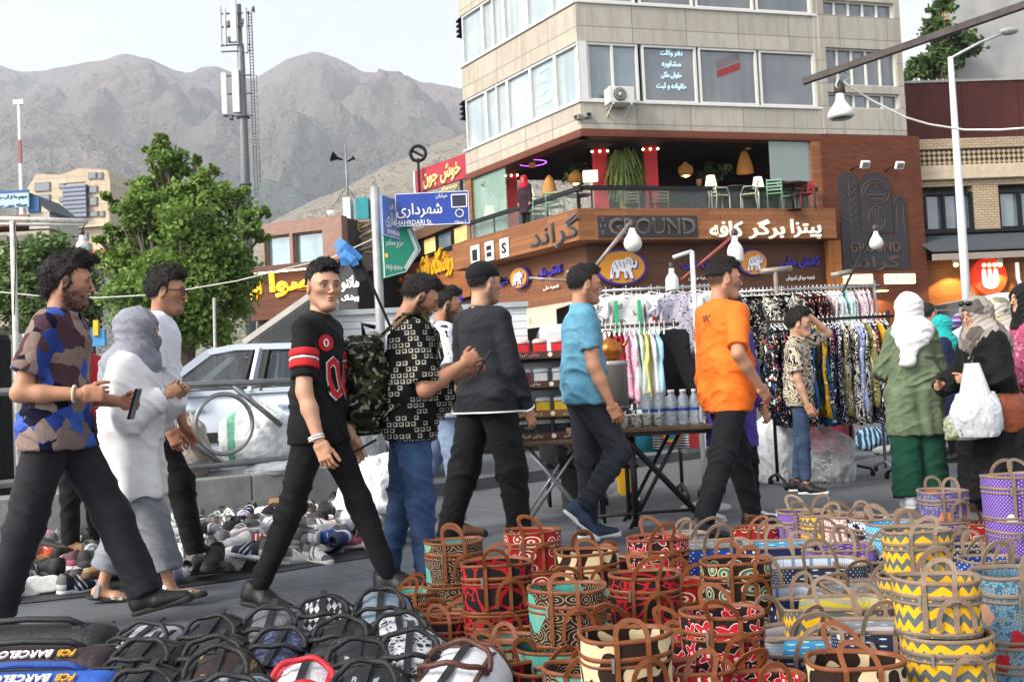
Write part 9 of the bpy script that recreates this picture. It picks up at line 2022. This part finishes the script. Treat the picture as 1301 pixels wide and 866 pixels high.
for k,(px,py,Y,pt_,lb) in enumerate(((1018,660,5.05,'purple','purple dotted bag in the back row'),(1049,667,4.92,'chev','yellow zigzag bag in the back row'),(1080,673,4.82,'pink','dusty pink bag in the back row'),(1110,678,4.72,'navyfl','navy blossom bag in the back row'),(1136,684,4.55,'skydot','sky blue dotted bag behind the zigzag pile'))):
 stack(px,py,.235,pt_,taupe,lb,tiers=2,Y=Y,h=.172,seed=40+k*2,rz=-6+k*4)
def tote(px,py,Y,w,d,h,pat,lb,seed,rz=0.,lining=None,trim=taupe,z=None):
 p=at(px,py,Y);zz=max(.004,p.z-h) if z is None else z
 return woven_bag(lb,(p.x,Y,zz),w,d,h,pat,trim,R(rz),ex=.28,side=False,seed=seed,zip_=False,lining=lining,hh=1.05)
tote(1036,714,4.15,.36,.24,.25,'navydot','wide navy dotted tote with a blue striped lining',61,-6,'blstripe')
tote(1058,766,3.62,.37,.24,.205,'chev','wide yellow zigzag tote with a pale zigzag lining',62,-5,'chevp')
tote(1034,822,3.2,.36,.24,.16,'navydot','wide tote with bright sky blue dotted lining',63,-12,'skydot')
tote(902,690,4.65,.36,.22,.24,'bluedot','blue dotted tote beside the orange man shoe',64,6,'silver');tote(985,690,4.62,.34,.22,.25,'star','navy star print tote behind the teal ring bag',65,-5,'skydot')
tote(1098,710,4.3,.30,.22,.24,'navyfl','navy blossom tote behind the rear zigzag pile',66,8,'navyfl');tote(1105,745,3.85,.32,.22,.22,'silver','silver dotted tote between two zigzag bags',67,5,'silver');tote(1112,795,3.3,.28,.2,.17,'navydot','small navy tote with a white lining',68,-14,'silver');tote(1000,752,3.85,.26,.22,.18,'star','navy star tote under grey handles',69,14,'blstripe');tote(1062,694,4.5,.30,.22,.24,'purple','purple lined tote behind the striped lining one',70,-4,'purple')
tote(1000,800,3.45,.28,.2,.15,'silver','grey tote under crossed handles by red flower bag',71,20,'navydot')
for k,(px,py,Y,pt_,lb,tr) in enumerate(((524,753,4.45,'paisley','small blossom bag low beside the backpack man shoe',tan),(560,788,3.95,'redweb','small low web bag left of the web pile',tan),(578,781,4.02,'redweb','second low web bag touching the web pile',tan),(622,822,3.55,'zebra','low brown bag beside the white duffel',tan),(645,812,3.6,'paisley','low blossom bag with upright handles by web pile',tan),(690,790,3.9,'redweb','low web bag showing between web and blossom piles',tan),(770,712,4.5,'zebra','low brown bag with upright handles farthest back',tan),(868,742,3.95,'redrings','low ring print bag between web and flower piles',tan),(860,810,3.2,'redflower','low flower bag beside the front drop print bag',tan),(1250,652,4.9,'redrings','low brown handled bag behind the purple pile',tan),(1225,690,4.3,'navydot','low navy dotted bag left of the purple pile',taupe),(1255,706,4.0,'bluedot','low navy blue bag under the purple pile',taupe),(870,678,5.0,'silver','grey handled bag at the orange man foot',taupe),(960,672,5.1,'redrings','low red bag behind the star print tote',tan),(880,850,2.85,'redrings','low red ring bag at the bottom photo edge',tan),(740,850,2.9,'paisley','low blossom bag at the bottom photo edge',tan))):
 stack(px,py,.225,pt_,tr,lb,tiers=1,Y=Y,h=max(.13,min(.27,at(px,py,Y).z)),seed=80+k,rz=-12+(k*37) % 24,side=k % 2==0)
for k,(px,py,Y,pt_) in enumerate(((1175,780,3.35,'chev'),(690,830,3.2,'redweb'),(850,770,3.6,'tealrings'),(1000,830,3.0,'navydot'),(1230,770,3.5,'mosaicb'),(1140,730,4.0,'chev'))):
 woven_bag(('low zigzag bag wedged behind the front zigzag pile','low web bag wedged between front blossom and drop bags','low teal ring bag wedged in the centre of the heap','low navy bag wedged behind striped brown bag','low mosaic bag wedged behind the right edge pile','low zigzag bag wedged beside the silver tote')[k],(at(px,py,Y).x,Y,.003),.24,.18,.16,pt_,tan if k in (1,2) else taupe,R(k*25),seed=120+k)
# ================================================================== duffel bags
def duf_mat(name,kind,a,b):
 g=G(name,.5,0,.4);v=g.obj;n=g.noise(v,9,4,.6)
 if kind=='plain':c=g.mix(g.step(n,.3,.7),a,b)
 elif kind=='hound':X,Y,Z=g.sep(g.map(v,(34,34,34),(0,0,0),(0,.785,0)));c=g.mix(g.math('LESS_THAN',g.math('FRACT',g.math('ADD',X,g.math('MULTIPLY',g.math('GREATER_THAN',g.math('FRACT',Z),.5),.5))),.45),a,b)
 elif kind=='lace':c=g.mix(g.math('LESS_THAN',g.vor(v,48,'DISTANCE_TO_EDGE'),.12),a,b);c=g.mix(g.step(g.noise(v,14,3,.6),.5,.56),c,b)
 elif kind=='mono':
  fx=g.math('ABSOLUTE',g.math('SUBTRACT',g.math('FRACT',g.math('MULTIPLY',g.math('ADD',g.sep(v)[0],g.sep(v)[2]),16.)),.5));fy=g.math('ABSOLUTE',g.math('SUBTRACT',g.math('FRACT',g.math('MULTIPLY',g.math('SUBTRACT',g.sep(v)[0],g.sep(v)[2]),16.)),.5));s_=g.math('ADD',fx,fy);c=g.mix(g.math('MULTIPLY',g.math('LESS_THAN',s_,.22),g.math('GREATER_THAN',s_,.08)),a,b);c=g.mix(g.math('LESS_THAN',g.math('MULTIPLY',fx,fy),.0012),c,b) if False else c
 elif kind=='camo':c=g.ramp(g.sep(g.vor(v,30,out=1))[0],[(0,a),(.35,b),(.6,'#22262e'),(.8,'#8d949f')],'CONSTANT')
 g.col(c).bump(g.math('ADD',g.noise(v,340,1),g.math('MULTIPLY',g.noise(g.map(v,(10,14,10)),1.6,3,.6,.8),3.)),.4,.012);return g.m
DM={'silver':duf_mat('silver_black_nylon','plain','#8b9096','#a5aab0'),'black':duf_mat('black_nylon','plain','#151618','#222327'),'brown':duf_mat('brown_monogram','mono','#2b1f1b','#8a6c3c'),'dkbrown':duf_mat('dark_brown_nylon','plain','#241d1c','#322928'),'blue':duf_mat('blue_grey_print','lace','#4d5a80','#252c44'),'hound':duf_mat('houndstooth','hound','#15171a','#b9bcc0'),'grey':duf_mat('light_blue_grey','plain','#5d6b7a','#76838f'),'lace':duf_mat('white_lace_print','lace','#1a1c20','#b5b9be'),'bmono':duf_mat('black_monogram','mono','#1d2126','#8f979c'),'white':duf_mat('white_vinyl','plain','#c9ccd0','#d5d7da'),'redw':duf_mat('white_red_panel','plain','#c6c6c8','#d2d2d4'),'camo':duf_mat('grey_camo','camo','#3a4450','#5f6a76'),'greyb':duf_mat('grey_black_panel','plain','#4d5055','#6a6e74')}
rope_k=M('black_rope','#17181b',.6,var=.3,scale=60,bump=.5,bscale=120);rope_b=M('brown_rope','#4a2a20',.5,var=.25,scale=40,bump=.4);rope_r=M('red_handle','#b51c2a',.45,var=.12)
def duffel(label,X,Y,mat,rope,rz=0.,w=.25,h=.245,L=.27,tilt=9,seed=0,trim=None,emblem=None):
 """barrel bag with two loop handles, axis along local y, front end towards the camera"""
 t=thing('duffel_bag',label,'bag',(X,Y,0),rz,'duffel bags laid out in rows');rnd=random.Random(seed);n=28;rings=[];C=Matrix.Rotation(R(tilt),3,'X');trim=trim or rope
 def sec(f,y,dz=0.):
  out=[]
  for k in range(n):a=2*math.pi*k/n;c,s_=sup(a,.82);out.append(Vector((c*w/2*f,y,s_*h/2*f*(1. if s_>0 else .85)+dz+.006*math.sin(k*1.3+seed+y*20))))
  return out
 off=Vector((0,0,h*.62))
 for f,y in ((.80,-L/2-.012),(.94,-L/2),(1,-L/2+.03),(1.02,0),(1,L/2-.03),(.94,L/2),(.7,L/2+.015)):rings.append([C @ v+off for v in sec(f,y)])
 lowz=min(v.z for r_ in rings for v in r_);off=Vector((0,0,-lowz+.004));rings=[[v+off for v in r_] for r_ in rings];off0=Vector((0,0,h*.62))+off
 T=lambda x,y,z:C @ Vector((x,y,z))+off0
 m=MB();m.loft(rings);m.obj('body',mat,t)
 for y in (-L/2-.004,L/2+.002):m=MB();m.tube([C @ v+off0 for v in sec(.95,y)],.006,6,closed=True);m.obj('piping',trim,t)
 m=MB();m.strap([T(0,y,h*.5+.008) for y in np.linspace(-L/2-.02,L/2+.02,9)],C @ Vector((1,0,0)),.022,.006);m.obj('zip',M('zip_black','#1b1c1e',.5),t)
 for sx in (-1,1):
  m=MB();pts2=[];bow=rnd.uniform(.7,1.15);sk=rnd.uniform(-.02,.02)
  for q in np.linspace(0,1,21):
   x=-w*.36*math.cos(math.pi*q);r_=math.sin(math.pi*q);zs_=h/2*max(0.,1-abs(x/(w*.5))**2.4)**.41
   pts2.append(T(x*(1+.06*r_),sx*(.012+L*.27*bow*r_**.8)+sk*r_-.02,zs_+.012+.022*r_**.5+.004*math.sin(q*19+seed)))
  m.tube(pts2,.0085,7);m.obj('handle',rope,t)
 m=MB()
 for x in (-w*.3,w*.3):m.strap([T(x,-L/2-.006,-h*.15),T(x*1.05,-L/2+.04,h*.40),T(x*.98,0,h*.47)],C @ Vector((1,0,0)),.014,.004)
 for k in range(2):mm=MB()
 for x in (-w*.3,w*.3):q=MB();q.strap([T(x,-L/2-.0,h*.34),T(x,-L/2+.05,h*.452),T(x,0,h*.463),T(x,L/2-.05,h*.452),T(x,L/2,h*.36)],C @ Vector((1,0,0)),.013,.007);q.obj('strap',trim,t)
 if emblem:
  for (x,z) in emblem:q=MB();q.prism([(x*w+a[0],z*h+a[1]) for a in ((0,.022),(.006,.006),(.022,0),(.006,-.006),(0,-.022),(-.006,-.006),(-.022,0),(-.006,.006))],C @ Vector((1,0,0)),C @ Vector((0,0,1)),C @ Vector((0,-.003,0)),T(0,-L/2-.013,0));q.obj('emblem',M('ochre_mark','#94743e',.5),t)
 return t
def dY(py,px,z=.30):return (CAMZ-z)*FPX/(py-hor(px))
DU=[ (168,792,'silver','silver topped black duffel farthest in its row'),(166,818,'black','black duffel behind the plain black front one'),(163,849,'black','black duffel at the bottom edge beside the blue one'),
(257,788,'black','black duffel farthest in the brown row'),(258,812,'dkbrown','dark brown plain duffel before the monogram one'),(262,838,'brown','brown monogram duffel with ochre emblems'),(275,864,'camo','grey camouflage duffel at the bottom photo edge'),
(335,776,'greyb','grey and black duffel nearest the jersey man foot'),(346,800,'blue','blue lace print duffel behind the red handled one'),(373,843,'redw','white duffel with bright red handles'),
(403,761,'hound','black and white houndstooth duffel farthest back'),(425,790,'black','black duffel between houndstooth and black monogram'),(447,818,'bmono','black monogram duffel with a grey pattern'),(455,850,'bmono','second black monogram duffel at the bottom photo edge'),
(478,755,'grey','light blue grey duffel nearest the jersey man front foot'),(502,781,'lace','black and white lace print duffel'),(515,808,'lace','second lace print duffel beside the white one'),(577,822,'white','white duffel with dark brown handles')]
for k,(px,py,mt,lb) in enumerate(DU):
 Y=dY(py,px);big=mt in ('white',);rp_=rope_b if big else rope_r if mt=='redw' else rope_k
 duffel(lb,at(px,py,Y).x,Y+.10,DM[mt],rp_,R((k*31 % 13)-6+(-20 if big else 0)+(px-300)*.03),w=.27 if big else .245,L=.34 if big else .26,tilt=4 if big else 9+(k*5) % 9,seed=k,emblem=[(-.12,.1),(.22,.12),(.06,-.2)] if mt=='brown' else None)
# long club sports bags at the lower left
def sportbag(label,px,py,mat,seed,word,trim):
 Y=dY(py,px,.25);X=at(px,py,Y).x;t=thing('sports_bag',label,'bag',(X,Y+.1,0),R(-3),'long sports bags at the lower left');n=24;rings=[];L,w,h=.56,.24,.25;C=Matrix.Rotation(R(-14),3,'X')
 for f,x in ((.7,-L/2-.012),(.93,-L/2),(1,-L/2+.04),(1.02,0),(1,L/2-.04),(.93,L/2),(.7,L/2+.012)):
  r_=[]
  for k in range(n):c,s_=sup(2*math.pi*k/n,.7);r_.append(C @ Vector((x,-c*w/2*f,s_*h/2*f+.005*math.sin(k+seed)))+Vector((0,0,h*.55)))
  rings.append(r_)
 lz=min(v.z for r_ in rings for v in r_);rings=[[v-Vector((0,0,lz-.004)) for v in r_] for r_ in rings];m=MB();m.loft(rings);m.obj('body',mat,t);off=Vector((0,0,h*.55-lz+.004));T=lambda x,y,z:C @ Vector((x,y,z))+off
 for x in (-L*.33,L*.33):q=MB();q.strap([T(x,-w*.5-.004,-h*.2),T(x,-w*.46,h*.25),T(x,-w*.25,h*.47),T(x,0,h*.515),T(x,w*.3,h*.46)],C @ Vector((1,0,0)),.03,.006);q.obj('strap',trim,t)
 q=MB();q.strap([T(x,0.02,h*.52+.003) for x in np.linspace(-L/2,L/2,7)],C @ Vector((0,1,0)),.02,.006);q.obj('zip',M('zip_black','#1b1c1e',.5),t)
 q=MB();q.tube([T(-L*.33,-.02,h*.5),T(-L*.25,-.03,h*.58),T(0,-.05,h*.60),T(L*.25,-.03,h*.58),T(L*.33,-.02,h*.5)],.011,7);q.obj('handle',trim,t)
 if word:
  a=R(56);ex_=Vector((-1,0,0));ey_=Vector((0,0,0));pos=T(-.02,-w*.37,h*.43);nrm=(C @ Vector((0,-.62,.78))).normalized();exx=Vector((1,0,0));eyy=nrm.cross(exx)
  o=text_obj('lettering',word,wht_p,(0,0,0),exx,eyy,None,width=.23,height=.032,ext=.003,bold=.01);o.parent=t;Mw=Matrix((-exx,-eyy,nrm)).transposed().to_4x4();Mw.translation=pos+exx*.02+nrm*.004;o.matrix_basis=Mw
  o=text_obj('crest','FCB',M('gold_mark','#c9952a',.5),(0,0,0),exx,eyy,None,width=.055,height=.028,ext=.003,bold=.02);o.parent=t;Mw=Mw.copy();Mw.translation=pos+exx*.18+nrm*.004;o.matrix_basis=Mw
 return t
sportbag('black sports bag farthest at lower left behind maroon one',20,808,DM['black'],1,None,rope_k);sportbag('maroon black sports bag with white BARCELONA lettering',14,838,duf_mat('maroon_nylon','plain','#231419','#2f1b22'),2,'BARCELONA',rope_k);sportbag('bright blue sports bag with white BARCELONA lettering',6,868,duf_mat('blue_nylon','plain','#1b49a0','#2a5cb8'),3,'BARCELONA',duf_mat('blue_nylon_dark','plain','#173a80','#1d4690'))
# ================================================================== second-hand shoes on tarpaulins
tarp=M('dark_tarpaulin','#2a2f33',.6,var=.3,scale=5,bump=.4)
def gxy(px,py):p=gnd(px,py);return Vector((p.x,p.y))
front=[(-60,775),(30,768),(120,758),(200,752),(300,738),(400,720),(450,712),(505,703)];back=[(-60,690),(60,676),(200,662),(300,652),(355,648),(430,640),(505,636)]
m=MB();fr=[gnd(*q) for q in front];bk2=[gnd(*q) for q in back[::-1]];mid=[]
m.add([(p.x,p.y,.010) for p in fr+bk2]+[(p.x,p.y,.005) for p in fr+bk2],[tuple(range(len(fr)+len(bk2)))],sm=False);o=m.obj('tarpaulin',tarp);tag(o,'dark ground sheet spread under the heap of used shoes','tarpaulin')
sp_=shoe_template();rs=random.Random(11)
UP=[('white','#cfd0d0','#c9c9c5',30),('black','#18181a','#2a2a2b',20),('navy','#1c2848','#b9babc',11),('grey','#6d7074','#bdbdba',13),('red','#8a1c24','#c9c6c2',4),('pink','#b0607a','#d0c4c6',4),('tan','#96744f','#5d4530',6),('bright blue','#25478c','#c9cacc',4),('orange','#c9502a','#cfcac2',2),('lilac','#8d84a8','#cfccd4',4)]
um=MB();V,Q=sp_['upper'];me_u=arr_mesh('shoe_upper',V,Q,shoe_w);V,Q=sp_['sole'];me_s=arr_mesh('shoe_sole',V,Q,sole_w);me_l=sp_['lace'].mesh('shoe_lace',shoe_w)
dark_in=M('shoe_lining','#2b2927',.9)
def shoe_mat(name,a,b):
 g=G(name,.65,0,.3);v=g.obj;X,Y,Z=g.sep(v);n=g.noise(v,22,3,.6);rnd_=g.n('ObjectInfo',out=5)
 c=g.mix(g.step(n,.3,.7),tuple(x*.7 for x in hx(a)[:3])+(1,),a);oth=b if a<b else '#4b4d52'
 st=g.math('MULTIPLY',g.math('GREATER_THAN',g.math('SINE',g.math('ADD',g.math('MULTIPLY',X,190.),g.math('MULTIPLY',Z,130.))),.35),g.math('MULTIPLY',g.math('GREATER_THAN',X,.01),g.math('LESS_THAN',X,.085)))
 c=g.mix(g.math('MULTIPLY',st,g.math('GREATER_THAN',rnd_,.35)),c,oth);c=g.mix(g.math('MULTIPLY',g.math('GREATER_THAN',g.math('ABSOLUTE',g.math('SUBTRACT',X,.05)),.085),g.math('GREATER_THAN',rnd_,.55)),c,oth)
 c=g.mix(g.math('MULTIPLY',g.math('MULTIPLY',g.math('GREATER_THAN',Z,.062),g.math('LESS_THAN',X,.03)),.8),c,'#26231f');g.col(c).bump(g.noise(v,60,3),.4,.006);return g.m
protos=[]
for nm,a,b,wgt in UP:
 mu=shoe_mat('used_shoe_'+nm.replace(' ','_'),a,b);ms=M('used_sole_'+nm.replace(' ','_'),b,.7,var=.2,scale=30);ml=M('used_lace_'+nm.replace(' ','_'),a if nm in ('black','tan') else '#c9c9c6',.8)
 protos.append((nm,mu,ms,ml,wgt))
bag_=[p for p in protos for _ in range(p[4])]
def inside(px,py):
 f=np.interp(px,[q[0] for q in front],[q[1] for q in front]);b=np.interp(px,[q[0] for q in back],[q[1] for q in back]);return b+2<py<f-5
cnt=0;Ylist=[]
y=4.95
while y<9.3:
 xx=-4.6
 while xx<-.6:
  x_,y_=xx+rs.uniform(-.05,.05),y+rs.uniform(-.04,.04)
  d=Vector((x_,y_,0))-CAMP;u_=d.dot(cr)/d.dot(cf)*FPX+650.5;v_=433-d.dot(cu)/d.dot(cf)*FPX
  if -20<u_<503 and inside(u_,v_) and (Vector((x_,y_,0))-RA).dot(rn)>.10:Ylist.append((x_,y_))
  xx += .15
 y += .14
rs.shuffle(Ylist);first={}
for (x_,y_) in Ylist[:298]:
 nm,mu,ms,ml,_=rs.choice(bag_)
 if nm not in first:
  r_=link('shoe',me_u);tag(r_,'used %s trainer in the heap of shoes on the tarpaulin' % nm,'shoe','used shoes heaped on tarpaulin');own_mat(r_,mu);s_=link('sole',me_s,r_);own_mat(s_,ms);l_=link('laces',me_l,r_);own_mat(l_,ml);first[nm]=r_
 else:r_=copy_tree(first[nm])
 lay=rs.random();sc_=rs.uniform(.88,1.08);tip=rs.random()
 r_.location=(x_,y_,.012+(.07 if lay>.62 else .0)+(.05 if tip>.7 else 0));r_.scale=(sc_,sc_,sc_)
 r_.rotation_euler=(rs.uniform(1.2,1.9)*rs.choice((-1,1)) if tip>.7 else rs.uniform(-.25,.25),rs.uniform(-.25,.25),rs.uniform(0,6.283))
# ================================================================== evening haze over the valley
mb=MB();mb.box((300,2450,899),(9000,5100,1800));o=mb.obj('haze',None);tag(o,kind='stuff');hm=bpy.data.materials.new('haze_air');hm.use_nodes=True;ht=hm.node_tree
for nd in list(ht.nodes):
 if nd.type=='BSDF_PRINCIPLED':ht.nodes.remove(nd)
pv=ht.nodes.new('ShaderNodeVolumePrincipled');pv.inputs['Color'].default_value=(.82,.89,1.,1);pv.inputs['Density'].default_value=.00019;pv.inputs['Anisotropy'].default_value=.2
ht.links.new(pv.outputs[0],ht.nodes['Material Output'].inputs['Volume']);o.data.materials.clear();o.data.materials.append(hm);scene.cycles.volume_bounces=1
